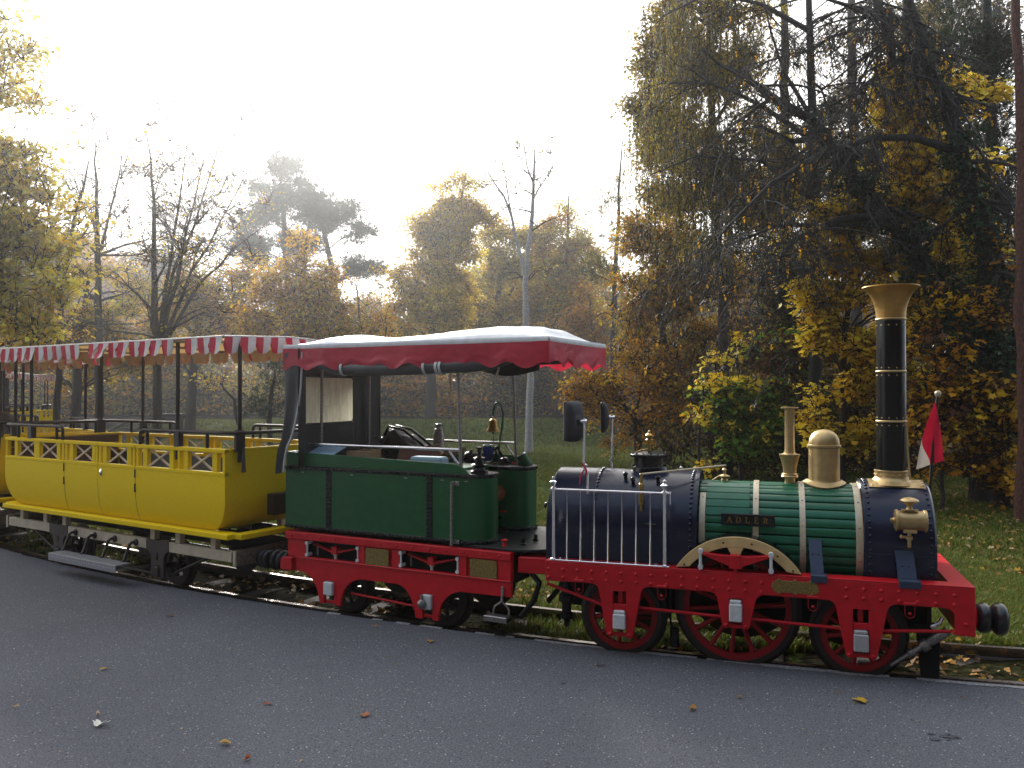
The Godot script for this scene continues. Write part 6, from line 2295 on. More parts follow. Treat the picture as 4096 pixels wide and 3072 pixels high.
func build_person() -> void:
	var W := Transform3D(Basis(Vector3.UP, -deg_to_rad(43.0)), on_track(43.2))
	var at: Vector3 = W * Vector3(0.78, 0.81, 0.30)
	var P := thing("person", "person in a dark quilted jacket seated in the second wagon at the photo's left edge", "person", at, 43.0 + 180.0)
	# seated on the bench by the wagon's front end, facing along the wagon; +x is forward, the seat is y = 0
	var bones := [
		[Vector3(-0.02, 0.10, 0), Vector3(-0.03, 0.30, 0), 0.135, 0.145], [Vector3(-0.03, 0.30, 0), Vector3(-0.02, 0.46, 0), 0.150, 0.120],
		[Vector3(-0.02, 0.48, 0.10), Vector3(-0.02, 0.48, -0.10), 0.095, 0.095], [Vector3(0, 0.52, 0), Vector3(0.015, 0.62, 0), 0.060, 0.056]]
	for s in [1.0, -1.0]:
		bones.append_array([
			[Vector3(-0.02, 0.09, s * 0.08), Vector3(0.42, 0.07, s * 0.11), 0.095, 0.068], [Vector3(0.42, 0.06, s * 0.11), Vector3(0.44, -0.20, s * 0.12), 0.062, 0.046],
			[Vector3(-0.02, 0.47, s * 0.19), Vector3(0.06, 0.24, s * 0.25), 0.068, 0.056], [Vector3(0.06, 0.24, s * 0.25), Vector3(0.28, 0.17, s * 0.14), 0.054, 0.040],
			[Vector3(0.44, -0.20, s * 0.12), Vector3(0.56, -0.225, s * 0.13), 0.045, 0.034]])
	var body := func(p: Vector3) -> float:
		var d := 9.0
		for k in bones:
			d = smin(d, capsule(p, k[0], k[1], k[2], k[3]), 0.03)
		if p.y > 0.13 and p.y < 0.55 and p.x < 0.2:   # the jacket's quilting
			d += 0.006 * absf(sin(p.y * 52.0))
		return d
	var b := MB.new()
	surface_net(b, body, Vector3(-0.24, -0.28, -0.36), Vector3(0.64, 0.58, 0.36), 0.018, func(p): return Color(0.028, 0.022, 0.030) if p.y > 0.13 or p.x < 0.2 and p.y > 0.2 else (Color(0.02, 0.025, 0.05) if p.y > -0.18 else Color(0.02, 0.015, 0.012)))
	var hc := Vector3(0.035, 0.735, 0)
	var head := func(p: Vector3) -> float:
		var q := (p - hc)
		var d := Vector3(q.x / 0.092, q.y / 0.118, q.z / 0.076).length() * 0.08 - 0.08
		d = smin(d, capsule(p, hc + Vector3(0.03, -0.07, 0), hc + Vector3(0.062, -0.088, 0), 0.048, 0.034), 0.03)
		d = smin(d, capsule(p, hc + Vector3(0.088, 0.0, 0), hc + Vector3(0.104, -0.028, 0), 0.010, 0.014), 0.012)
		d = smin(d, capsule(p, Vector3(0.0, 0.52, 0), hc + Vector3(-0.01, -0.06, 0), 0.058, 0.056), 0.02)
		for s in [1.0, -1.0]:
			d = smin(d, capsule(p, hc + Vector3(0, 0.01, s * 0.076), hc + Vector3(-0.008, -0.03, s * 0.078), 0.014, 0.009), 0.006)
			d = maxf(d, 0.012 - p.distance_to(hc + Vector3(0.092, 0.005, s * 0.032)))
		d = maxf(d, 0.006 - absf(capsule(p, hc + Vector3(0.094, -0.060, 0.022), hc + Vector3(0.094, -0.060, -0.022), 0.0, 0.0)) * 2.0) if p.x > hc.x + 0.08 else d
		return d
	surface_net(b, head, hc + Vector3(-0.13, -0.26, -0.12), hc + Vector3(0.15, 0.15, 0.12), 0.0075, func(_p): return Color(0.42, 0.24, 0.17))
	for s in [1.0, -1.0]:   # hands resting on the lap
		var w := Vector3(0.28, 0.17, float(s) * 0.14)
		var palm: Vector3 = w + Vector3(0.065, -0.012, -s * 0.03)
		var fing := []
		for k in 4:
			var o := Vector3(0.032 - 0.004 * absf(k - 1.5), 0.004, s * (0.030 - 0.020 * k))
			var l: float = [0.058, 0.070, 0.066, 0.052][k]
			fing.append([palm + o, palm + o + Vector3(l * 0.6, 0.006, 0), 0.0095, 0.0085])
			fing.append([palm + o + Vector3(l * 0.6, 0.006, 0), palm + o + Vector3(l * 1.1, -0.016, 0), 0.0085, 0.0075])
		fing.append([palm + Vector3(-0.025, 0.004, -s * 0.032), palm + Vector3(0.030, 0.006, -s * 0.058), 0.012, 0.009])
		var hand := func(p: Vector3) -> float:
			var d := smin(capsule(p, w, palm, 0.028, 0.024), capsule(p, palm + Vector3(0.02, 0, s * 0.022), palm + Vector3(0.02, 0, -s * 0.022), 0.018, 0.018), 0.02)
			for k in fing:
				d = smin(d, capsule(p, k[0], k[1], k[2], k[3]), 0.004)
			return d
		surface_net(b, hand, palm + Vector3(-0.12, -0.06, -0.11), palm + Vector3(0.13, 0.06, 0.11), 0.006, func(_p): return Color(0.42, 0.24, 0.17))
	part("body", b, M["person"], P)
	b = MB.new()
	surface_net(b, func(p: Vector3) -> float:
		var q := p - hc - Vector3(-0.012, 0.016, 0)
		var d := Vector3(q.x / 0.098, q.y / 0.118, q.z / 0.088).length() * 0.09 - 0.09
		return maxf(d, (p.x - hc.x - 0.045) + 0.55 * (hc.y + 0.045 - p.y)) + 0.003 * sin(p.z * 160.0 + p.y * 40.0), hc + Vector3(-0.14, -0.15, -0.12), hc + Vector3(0.12, 0.17, 0.12), 0.0085, func(_p): return Color(0.035, 0.02, 0.012))
	part("hair", b, M["person"], P)

# ---- leaves lying on the asphalt ----
func leaf_blade(b: MB, at: Vector3, yaw: float, size: float, lobes: bool, curl: float, col: Color) -> void:
	b.col = col
	b.t = Transform3D(Basis(Vector3.UP, yaw), at)
	var out := []
	var n := 20 if lobes else 10
	for i in n:
		var a := TAU * i / n
		var r := size * 0.5
		if lobes:
			r *= 0.52 + 0.48 * pow(absf(cos(2.5 * (a - PI))), 0.8) if absf(a - PI) < 2.3 else 0.62
		else:
			r *= 1.0 - 0.42 * absf(sin(a)) * absf(sin(a))
		var p := Vector3(r * cos(a), 0, r * sin(a) * (1.0 if lobes else 0.72))
		p.y = 0.006 + curl * (p.length() / size) * (0.6 + 0.5 * sin(a * 2.0 + yaw * 3.0))
		out.append(p)
	for i in n:
		b.poly([Vector3(0, 0.006, 0), out[i], out[(i + 1) % n]], Vector3.UP)
	b.tube([Vector3(-size * 0.3, 0.007, 0), Vector3(-size * 0.75, 0.006, size * 0.05)], size * 0.012, 4)
	b.t = Transform3D()

func build_fallen_leaves() -> void:
	var g := "fallen leaves scattered on the asphalt"
	var L := [
		[1.80, -4.28, 0.085, true, 0.025, Color(0.42, 0.26, 0.03), "largest yellow fallen leaf on the asphalt, below the locomotive's front wheel"],
		[0.91, -4.17, 0.060, false, 0.03, Color(0.34, 0.16, 0.03), "curled tan fallen leaf on the asphalt, next to the small brown one"],
		[1.19, -4.33, 0.036, false, 0.02, Color(0.30, 0.14, 0.03), "tiny brown fallen leaf between the tan one and the big yellow one"],
		[-1.98, -3.97, 0.075, true, 0.045, Color(0.66, 0.64, 0.56), "pale upturned fallen leaf at the lower left of the asphalt"],
		[-1.30, -3.76, 0.060, false, 0.045, Color(0.46, 0.28, 0.08), "yellowish curled fallen leaf to the right of the pale upturned one"],
		[-1.15, -3.60, 0.045, false, 0.04, Color(0.30, 0.09, 0.03), "rust red fallen leaf at the photo's lower edge"],
		[-1.25, -4.24, 0.050, false, 0.01, Color(0.20, 0.06, 0.03), "flat dark reddish fallen leaf left of centre on the asphalt"],
		[-0.73, -4.09, 0.060, true, 0.02, Color(0.30, 0.12, 0.06), "lobed brown fallen leaf in the middle of the asphalt's left half"],
		[-2.35, -4.77, 0.050, false, 0.02, Color(0.40, 0.24, 0.06), "ochre fallen leaf far left on the asphalt, farther back"],
		[-0.52, -5.30, 0.055, true, 0.02, Color(0.36, 0.20, 0.05), "ochre fallen leaf on the asphalt close to the tender's hanging step"],
		[-0.92, -5.64, 0.050, false, 0.015, Color(0.30, 0.15, 0.04), "brown fallen leaf on the asphalt below the tender's rear wheels"],
		[-2.05, -4.10, 0.036, false, 0.025, Color(0.50, 0.36, 0.20), "small buff fallen leaf just behind the pale upturned one"],
		[-2.52, -4.20, 0.036, false, 0.02, Color(0.34, 0.20, 0.04), "small ochre fallen leaf at the photo's left edge"],
		[-2.44, -5.90, 0.060, false, 0.01, Color(0.14, 0.06, 0.03), "dark brown fallen leaf on the asphalt in front of the yellow wagon"],
		[2.35, -4.32, 0.030, false, 0.01, Color(0.12, 0.06, 0.03), "small dark fallen leaf on the asphalt near the right edge"]]
	for k in L:
		var b := MB.new()
		leaf_blade(b, Vector3.ZERO, rng.randf() * TAU, k[2], k[3], k[4], k[5])
		var o := part("fallen_leaf", b, M["litter"], self)
		o.position = Vector3(k[0], 0.003, k[1])
		tag(o, k[6], "leaf", g)
	# crumbs of bark and leaf trodden into the asphalt
	var cb := MB.new()
	cb.col = Color(1, 1, 1)
	one_leaf(cb, Vector3(-0.5, 0, 0), Vector3(1, 0, 0), Vector3(0, 1, 0), 1.0, 0.7, false)
	var where := []
	var tints := []
	for i in 170:
		var z := -3.3 - 3.6 * rng.randf()
		var p := Vector3(rng.randf_range(-0.66, 0.66) * -z, 0.004, z)
		if Vector2(p.x, p.z).distance_to(TC) < TR + 0.54:
			continue
		where.append(Transform3D((Basis(Vector3.UP, rng.randf() * TAU) * Basis(Vector3.RIGHT, rng.randfn() * 0.3)).scaled(Vector3.ONE * rng.randf_range(0.006, 0.022)), p + Vector3(0, 0.003, 0)))
		tints.append([Color(0.20, 0.11, 0.04), Color(0.10, 0.06, 0.03), Color(0.34, 0.22, 0.08), Color(0.30, 0.28, 0.24)][i % 4])
	var cr := many("leaf_crumbs", cb.mesh(), M["litter"], where, self, tints)
	tag(cr, "tiny crumbs of leaf and bark on the asphalt", "debris", "", "stuff")

# ---- the wood ----
const PAL := {
	"gold": [Color(0.7, 0.42, 0.02), Color(0.76, 0.5, 0.03), Color(0.6, 0.32, 0.015), Color(0.54, 0.4, 0.03)],
	"yellow": [Color(0.78, 0.58, 0.04), Color(0.82, 0.62, 0.06), Color(0.68, 0.5, 0.05)],
	"orange": [Color(0.64, 0.29, 0.016), Color(0.7, 0.37, 0.02), Color(0.5, 0.2, 0.012), Color(0.44, 0.24, 0.02)],
	"rust": [Color(0.4, 0.17, 0.02), Color(0.48, 0.22, 0.02), Color(0.3, 0.12, 0.018), Color(0.26, 0.16, 0.02)],
	"olive": [Color(0.4, 0.33, 0.03), Color(0.48, 0.38, 0.035), Color(0.28, 0.25, 0.03), Color(0.54, 0.38, 0.03)],
	"lime": [Color(0.58, 0.5, 0.05), Color(0.66, 0.55, 0.06), Color(0.46, 0.41, 0.05), Color(0.62, 0.44, 0.03)],
	"green": [Color(0.12, 0.26, 0.025), Color(0.17, 0.34, 0.035), Color(0.09, 0.19, 0.02), Color(0.32, 0.36, 0.03)],
	"brown": [Color(0.10, 0.05, 0.02), Color(0.14, 0.065, 0.022), Color(0.17, 0.06, 0.03), Color(0.09, 0.08, 0.02)],
	"pine": [Color(0.035, 0.055, 0.026), Color(0.025, 0.045, 0.02), Color(0.045, 0.065, 0.032)],
	"spruce": [Color(0.020, 0.030, 0.014), Color(0.012, 0.020, 0.010), Color(0.035, 0.038, 0.016), Color(0.05, 0.04, 0.014)],
	"larch": [Color(0.2, 0.17, 0.025), Color(0.27, 0.2, 0.025), Color(0.13, 0.12, 0.02), Color(0.33, 0.21, 0.02)],
	"ivy": [Color(0.012, 0.044, 0.014), Color(0.020, 0.064, 0.020), Color(0.008, 0.030, 0.010), Color(0.035, 0.065, 0.018)],
}
var clumps := {}

func one_leaf(b: MB, p: Vector3, dir: Vector3, nrm: Vector3, l: float, w: float, star: bool) -> void:
	var side := dir.cross(nrm).normalized()
	nrm = side.cross(dir).normalized()
	if star:   # a five-lobed blade
		var pts := []
		for k in [[0.0, 0.0], [0.12, 0.50], [0.38, 0.26], [0.62, 0.56], [0.68, 0.20], [1.0, 0.0]]:
			pts.append(p + dir * (k[0] * l) + side * (k[1] * w) + nrm * (k[1] * w * 0.25))
		for k in [[0.68, -0.20], [0.62, -0.56], [0.38, -0.26], [0.12, -0.50]]:
			pts.append(p + dir * (k[0] * l) + side * (k[1] * w) - nrm * (k[1] * w * 0.25))
		var mid := b.vert(p + dir * (0.42 * l), nrm)
		var s := b.v.size()
		for q in pts:
			b.vert(q, nrm)
		for i in pts.size():
			b.tri(mid, s + i, s + (i + 1) % pts.size())
		return
	var t := p + dir * l - nrm * (l * 0.12)
	var m := p + dir * (l * 0.48)
	var a := b.vert(p, nrm)
	var c := b.vert(m + side * (w * 0.5) + nrm * (w * 0.16), (nrm - side * 0.4).normalized())
	var d := b.vert(t, nrm)
	var e := b.vert(m - side * (w * 0.5) + nrm * (w * 0.16), (nrm + side * 0.4).normalized())
	b.tri(a, c, d)
	b.tri(a, d, e)

func clump(pal: String, style: String, size: float, rad: float, n: int, k: int) -> ArrayMesh:
	var key := "%s/%s/%.3f/%.2f/%d/%d" % [pal, style, size, rad, n, k]
	if clumps.has(key):
		return clumps[key]
	var r := RandomNumberGenerator.new()
	r.seed = hash(key)
	var b := MB.new()
	var cols: Array = PAL[pal]
	if style == "needle":   # tufts of needles on short twigs
		for i in n:
			var o := Vector3(r.randfn(), r.randfn() * 0.5, r.randfn()) * rad * 0.45
			var up := (o + Vector3(0, rad * 0.8, 0) + Vector3(r.randfn(), r.randfn(), r.randfn()) * rad * 0.3).normalized()
			for j in 9:
				b.col = cols[r.randi() % cols.size()]
				var d := (up * 0.7 + Vector3(r.randfn(), r.randfn(), r.randfn()) * 0.62).normalized()
				one_leaf(b, o, d, Vector3(r.randfn(), r.randfn(), r.randfn()).normalized(), size * r.randf_range(0.8, 1.3), size * 0.11, false)
	elif style == "hanging":   # curtains of fine twigs with small needles or leaves
		for i in n:
			var o := Vector3(r.randf_range(-1, 1) * rad, r.randf_range(-0.1, 0.2) * rad, r.randf_range(-1, 1) * rad * 0.7)
			var l := rad * r.randf_range(1.0, 2.6)
			var sw := Vector3(r.randfn() * 0.18, 0, r.randfn() * 0.18) * l
			b.col = Color(0.035, 0.028, 0.020)
			var a := o
			for s in 4:
				var c := o + Vector3(0, -l * (s + 1) / 4.0, 0) + sw * pow((s + 1) / 4.0, 2.0)
				b.tube([a, c], 0.0045 - 0.0008 * s, 3, false)
				a = c
			for j in int(l * 30.0):
				var t := r.randf()
				b.col = cols[r.randi() % cols.size()]
				var d := Vector3(r.randfn() * 0.6, -0.9, r.randfn() * 0.6).normalized()
				one_leaf(b, o + Vector3(0, -l * t, 0) + sw * t * t, d, Vector3(r.randfn(), r.randfn(), r.randfn()).normalized(), size * r.randf_range(0.7, 1.3), size * 0.5, false)
	else:
		var flat: float = {"broad": 0.62, "star": 0.5, "tier": 0.30, "ivy": 0.8}[style]
		for i in n:
			var d := Vector3(r.randfn(), r.randfn(), r.randfn()).normalized() * pow(r.randf(), 0.42)
			var p := Vector3(d.x, d.y * flat, d.z) * rad
			b.col = cols[r.randi() % cols.size()].lerp(cols[r.randi() % cols.size()], r.randf() * 0.6)
			var ax := (Vector3(d.x, 0, d.z) * 0.8 + Vector3(r.randfn(), -0.55 + r.randfn() * 0.35, r.randfn()) * 0.8).normalized()
			var nn := Vector3(r.randfn() * 0.5, 1.0, r.randfn() * 0.5).normalized() if style != "ivy" else (d + Vector3(0, 0.3, 0)).normalized()
			var l := size * r.randf_range(0.7, 1.25)
			one_leaf(b, p, ax, nn, l, l * (0.62 if style != "star" else 1.0), style == "star")
		b.col = Color(0.05, 0.038, 0.028)
		for i in 5:
			var d := Vector3(r.randfn(), r.randfn() * 0.5, r.randfn()).normalized() * rad
			b.tube([Vector3(0, -rad * 0.25, 0), d * 0.5 + Vector3(0, 0.03, 0), d * 0.95], [0.011, 0.007, 0.003], 3, false)
	clumps[key] = b.mesh()
	return clumps[key]

func stem_path(s: Array, r: RandomNumberGenerator, wob: float) -> Array:   # [[x, y, z, radius], ...] -> [points, radii], with small kinks
	var pts := []
	var rad := []
	for i in s.size() - 1:
		var a := Vector3(s[i][0], s[i][1], s[i][2])
		var c := Vector3(s[i + 1][0], s[i + 1][1], s[i + 1][2])
		var n := maxi(2, int((c - a).length() / 0.5))
		for k in n:
			var t := float(k) / n
			pts.append(a.lerp(c, t) + Vector3(r.randfn(), 0, r.randfn()) * wob * (0.0 if i + k == 0 else 1.0))
			rad.append(lerpf(s[i][3], s[i + 1][3], t))
	pts.append(Vector3(s[-1][0], s[-1][1], s[-1][2]))
	rad.append(s[-1][3])
	return [pts, rad]

func twig(b: MB, at: Vector3, dir: Vector3, l: float, r0: float, droop: float, r: RandomNumberGenerator, deep: int, ends: Array) -> void:
	var pts := [at]
	var rad := [r0]
	var d := dir.normalized()
	var n := 5
	for i in n:
		d = (d + Vector3(r.randfn() * 0.16, -droop * 0.25 + r.randfn() * 0.10, r.randfn() * 0.16)).normalized()
		pts.append(pts[-1] + d * (l / n))
		rad.append(maxf(0.0035, r0 * (1.0 - 0.82 * (i + 1) / n)))
	b.tube(pts, rad, 5 if r0 > 0.03 else 3, false)
	ends.append(pts[-1])
	if deep <= 0:
		return
	for i in 2 + deep * 2:
		var k := 1 + r.randi() % (n - 1)
		var s := Vector3(r.randfn(), r.randfn() * 0.4 + 0.15, r.randfn()).normalized()
		twig(b, pts[k], (d * 0.8 + s * 0.8).normalized(), l * r.randf_range(0.35, 0.6), rad[k] * 0.62, droop * 1.2, r, deep - 1, ends)

func tree(called: String, label: String, cat: String, stems: Array, blobs: Array, pal: Array, o := {}) -> void:
	var r := RandomNumberGenerator.new()
	r.seed = hash(label)
	var st: Array = stems[0]
	var base := Vector3(st[0][0], st[0][1], st[0][2])
	var t := thing(called, label, cat, base, 0.0, o.get("group", ""))
	var b := MB.new()
	b.t = Transform3D(Basis(), -base)
	b.col = o.get("bark", Color(0.055, 0.042, 0.032))
	var spine := []
	var ends := []
	for s in stems:
		var q := stem_path(s, r, o.get("wob", 0.02))
		if o.get("birch", false):
			b.col = Color(0.80, 0.78, 0.74)
		b.tube(q[0], q[1], 10 if q[1][0] > 0.06 else 6, false)
		for i in q[0].size():
			spine.append([q[0][i], q[1][i]])
		for k in int(o.get("twigs", 0)):
			var i := int(lerpf(q[0].size() * o.get("twig_from", 0.35), q[0].size() - 1, r.randf()))
			var up: float = o.get("twig_up", 0.8)
			var dd := Vector3(r.randfn(), up + r.randfn() * 0.3, r.randfn())
			if o.has("twig_dir"):
				dd = dd * 0.6 + o.twig_dir
			if o.get("birch", false):
				b.col = Color(0.10, 0.08, 0.07)
			twig(b, q[0][i], dd, o.get("twig_len", 1.6) * r.randf_range(0.5, 1.1), minf(q[1][i] * 0.5, 0.04), o.get("droop", 0.1), r, int(o.get("deep", 1)), ends)
	var fl := FastNoiseLite.new()
	fl.seed = r.randi() % 1000
	fl.frequency = 0.45
	var sc: float = o.get("clump", 0.42)
	var gaps: float = o.get("gaps", -0.04)
	var style: String = o.get("style", "broad")
	var vs := []
	var parts := []
	for bl in blobs:   # each mass breaks up into smaller sprays round its edge
		parts.append([bl[0], bl[1], bl[2], bl[3] * 0.86, bl[4] * 0.86, bl[5], bl[6] * 0.5])
		for k in 6:
			var d := Vector3(r.randfn(), r.randfn() + 0.25, r.randfn() * 0.7).normalized()
			var q := r.randf_range(0.28, 0.5)
			parts.append([bl[0] + d.x * bl[3] * 0.85, bl[1] + d.y * bl[4] * 0.85, bl[2] + d.z * bl[5] * 0.8, bl[3] * q, bl[4] * q, bl[5] * q, bl[6] * 0.09])
	for bl in parts:
		var ce := Vector3(bl[0], bl[1], bl[2])
		var ra := Vector3(bl[3], bl[4], bl[5])
		var i := 0
		var tries := 0
		while i < int(bl[6]) and tries < int(bl[6]) * 4:
			tries += 1
			var d := Vector3(r.randfn(), r.randfn(), r.randfn()).normalized() * pow(r.randf(), 0.40)
			var p := ce + d * ra
			if p.y < gh(p.x, p.z) + 0.15 or fl.get_noise_3dv(p * 1.6) < gaps:
				continue
			i += 1
			vs.append(p)
			if r.randf() < o.get("limb", 0.12):   # a limb that carries this spray
				var near: Array = spine[0]
				var bd := 1e9
				for k in spine:
					var q: Vector3 = k[0]
					var cost: float = q.distance_to(p) + (2.5 * maxf(0.0, q.y - p.y + 0.3) if not o.has("droop") or o.droop < 0.4 else 0.0)
					if cost < bd:
						bd = cost
						near = k
				var a: Vector3 = near[0]
				var m := a.lerp(p, 0.55) + Vector3(r.randfn() * 0.12, 0.10 * a.distance_to(p), r.randfn() * 0.12)
				var r0 := minf(near[1] * 0.55, 0.016 * a.distance_to(p) + 0.006)
				b.col = o.get("bark", Color(0.055, 0.042, 0.032)) if not o.get("birch", false) else Color(0.20, 0.18, 0.16)
				b.tube([a, a.lerp(m, 0.5) + Vector3(0, 0.05, 0), m, p], [r0, r0 * 0.8, r0 * 0.55, r0 * 0.25], 5 if r0 > 0.03 else 3, false)
	part("trunk", b, M["bark"], t)
	var tips := []
	for e in ends:
		if r.randf() < o.get("end_leaf", 0.0):
			if o.has("end_pal"):
				tips.append(Transform3D(Basis(Vector3.UP, r.randf() * TAU), e - base))
			else:
				vs.append(e)
	if tips.size() > 0:
		many("hanging_leaves", clump(o.end_pal, "broad", 0.065, 0.14, 2, 0), M["leaf"], tips, t)
	var groups := {}
	for p in vs:
		var which: String = pal[r.randi() % pal.size()]
		var k := "%s:%d" % [which, r.randi() % 2]
		if not groups.has(k):
			groups[k] = []
		var s: float = r.randf_range(0.6, 1.4)
		var bas := Basis(Vector3.UP, r.randf() * TAU)
		if style != "hanging":
			bas = bas * Basis(Vector3.RIGHT, r.randfn() * 0.25)
		groups[k].append(Transform3D(bas.scaled(Vector3.ONE * s), p - base))
	for k in groups:
		var q: PackedStringArray = k.split(":")
		var tints := []
		for i in groups[k].size():
			var l := r.randf_range(0.72, 1.18)
			tints.append(Color(l * r.randf_range(0.94, 1.06), l, l))
		var cm := many("crown", clump(q[0], style, o.get("leaf", 0.09), sc, o.get("n", 46), int(q[1])), M["ivy"] if q[0] == "ivy" else M["leaf"], groups[k], t, tints)
		cm.set_meta("kind", "stuff")

func scatter_ground() -> void:
	var r := RandomNumberGenerator.new()
	r.seed = 5
	# grass: tufts on the lawn, thin under the trees
	var where := []
	var tint := []
	var b := MB.new()
	for i in 9:
		var a := r.randf() * TAU
		var d := Vector3(cos(a), 0, sin(a))
		var o := d * r.randf() * 0.035
		b.col = [Color(0.080, 0.130, 0.016), Color(0.115, 0.150, 0.022), Color(0.062, 0.105, 0.016), Color(0.16, 0.145, 0.040)][i % 4]
		var h := r.randf_range(0.03, 0.065)
		var w := d.cross(Vector3.UP) * 0.0035
		var m := o + Vector3(0, h * 0.6, 0) + d * 0.008
		var t := o + Vector3(0, h, 0) + d * r.randf_range(0.015, 0.035)
		b.poly([o - w, o + w, m + w * 0.7, m - w * 0.7], d + Vector3(0, 0.5, 0))
		b.poly([m - w * 0.7, m + w * 0.7, t], d + Vector3(0, 0.8, 0))
	var fl := FastNoiseLite.new()
	fl.seed = 31
	fl.frequency = 0.35
	for i in 160000:
		var z := -5.5 - 24.0 * pow(r.randf(), 1.3)
		var x := r.randf_range(-0.66, 0.66) * -z
		if r.randf() < 0.45:
			x = r.randf_range(0.5, 4.6)
			z = r.randf_range(-12.5, -5.5)
		var q := Vector2(x, z).distance_to(TC)
		if q > TR + 0.44:
			continue
		var n := fl.get_noise_2d(x, z)
		if q > TR - 0.62 and (n < 0.16 or r.randf() < 0.5):
			continue
		if x * 1.6 - 9.5 - (z + 20.0) * 0.55 > 1.6 + n * 3.0:
			continue
		if n < -0.45:
			continue
		var s := r.randf_range(0.6, 1.3) * (1.0 + 0.35 * n) * (1.0 + 0.04 * maxf(0.0, -z - 10.0))
		where.append(Transform3D(Basis(Vector3.UP, r.randf() * TAU).scaled(Vector3(s * 1.3, s, s * 1.3)), Vector3(x, gh(x, z) - 0.004, z)))
		var l := r.randf_range(0.75, 1.2)
		tint.append(Color(l * r.randf_range(0.9, 1.25), l, l * 0.9))
	var g := many("grass", b.mesh(), M["grass"], where, self, tint)
	tag(g, "short green grass of the lawn behind the train", "grass", "", "stuff")
	# old leaves on the lawn, along the track and under the trees
	for k in [["fallen_leaves", "yellow and brown fallen leaves strewn over lawn and track", 0]]:
		var ms := []
		for i in 3:
			var lb := MB.new()
			one_leaf(lb, Vector3(-0.5, 0.0, 0), Vector3(1, 0.1, 0), Vector3(0, 1, [0.0, 0.35, -0.3][i]), 1.0, 0.72, i == 0)
			ms.append(lb.mesh())
		var root := Node3D.new()
		root.name = k[0]
		add_child(root)
		tag(root, k[1], "leaves", "", "stuff")
		var lists := [[], [], []]
		var cols := [[], [], []]
		for i in 22000:
			var x := 0.0
			var z := 0.0
			var pick := r.randf()
			var size := r.randf_range(0.035, 0.078)
			if pick < 0.20:
				var yaw := r.randf_range(-8.0, 45.0)
				var p := on_track(yaw, 0.44 - 1.5 * pow(r.randf(), 1.4))
				x = p.x
				z = p.z
				if fl.get_noise_2d(x * 2.5, z * 2.5) < -0.05:
					continue
			elif pick < 0.52:
				x = r.randf_range(1.5, 9.0)
				z = r.randf_range(-14.5, -5.5)
			else:
				z = r.randf_range(-36.0, -6.0)
				x = r.randf_range(-0.7, 0.75) * -z
				if r.randf() < 0.55 and x * 1.6 - 9.5 - (z + 20.0) * 0.55 < 0.0 and z > -36.0:
					continue
			if Vector2(x, z).distance_to(TC) > TR + 0.46:
				continue
			var bas := Basis(Vector3.UP, r.randf() * TAU) * Basis(Vector3.RIGHT, r.randfn() * 0.35) * Basis(Vector3.BACK, r.randfn() * 0.3)
			lists[i % 3].append(Transform3D(bas.scaled(Vector3.ONE * size), Vector3(x, gh(x, z) + r.randf_range(0.012, 0.05), z)))
			var c: Color = [Color(0.40, 0.24, 0.03), Color(0.24, 0.12, 0.03), Color(0.30, 0.15, 0.03), Color(0.15, 0.08, 0.03), Color(0.38, 0.28, 0.16), Color(0.20, 0.11, 0.06)][r.randi() % 6]
			cols[i % 3].append(c)
		for i in 3:
			many("leaf_litter", ms[i], M["litter"], lists[i], root, cols[i])

func far_woods() -> void:
	var r := RandomNumberGenerator.new()
	r.seed = 71
	var root := Node3D.new()
	root.name = "far_woods"
	add_child(root)
	tag(root, "hazy mass of autumn trees far behind the lawn", "woods", "", "stuff")
	var lists := {}
	var tb := MB.new()
	for i in 80:
		var d := r.randf_range(44.0, 74.0)
		var x := r.randf_range(-0.80, 0.65) * d
		var h := r.randf_range(7.0, 11.5) * (0.75 if x > -0.36 * d and x < 0.0 else 1.0)
		if x > -0.33 * d and x < -0.16 * d:
			h = minf(h, 6.2)
		var g := gh(x, -d)
		tb.col = Color(0.05, 0.04, 0.032)
		tb.tube([Vector3(x, g, -d), Vector3(x + r.randfn() * 0.3, g + h * 0.5, -d), Vector3(x + r.randfn() * 0.6, g + h * 0.95, -d)], [0.22, 0.14, 0.04], 6, false)
		var pal: String = ["olive", "rust", "olive", "gold", "pine", "orange", "olive"][r.randi() % 7]
		var w := h * r.randf_range(0.24, 0.36)
		for k in 420:
			var u := Vector3(r.randfn(), r.randfn(), r.randfn()).normalized() * pow(r.randf(), 0.45)
			var p := Vector3(x, g + h * 0.56, -d) + u * Vector3(w, h * 0.48, w)
			if not lists.has(pal):
				lists[pal] = []
			lists[pal].append(Transform3D(Basis(Vector3.UP, r.randf() * TAU).scaled(Vector3.ONE * r.randf_range(1.2, 2.0)), p))
	part("trunk", tb, M["bark"], root, "stuff")
	for pal in lists:
		many("crown", clump(pal, "broad", 0.13, 0.5, 46, 7), M["leaf"], lists[pal], root)
	# dark brush that closes the wood near the ground
	var low := {}
	for i in 15000:
		var d := r.randf_range(33.0, 60.0)
		var x := r.randf_range(-0.82, 0.62) * d
		var p := Vector3(x, gh(x, -d) + 4.6 * pow(r.randf(), 1.3) * (0.7 + 0.3 * sin(x * 0.7)), -d)
		var pal: String = ["brown", "olive", "spruce", "larch", "orange"][r.randi() % 5]
		if not low.has(pal):
			low[pal] = []
		low[pal].append(Transform3D(Basis(Vector3.UP, r.randf() * TAU).scaled(Vector3.ONE * r.randf_range(1.0, 1.8)), p))
	for pal in low:
		many("undergrowth", clump(pal, "broad", 0.12, 0.5, 46, 8), M["leaf"], low[pal], root)

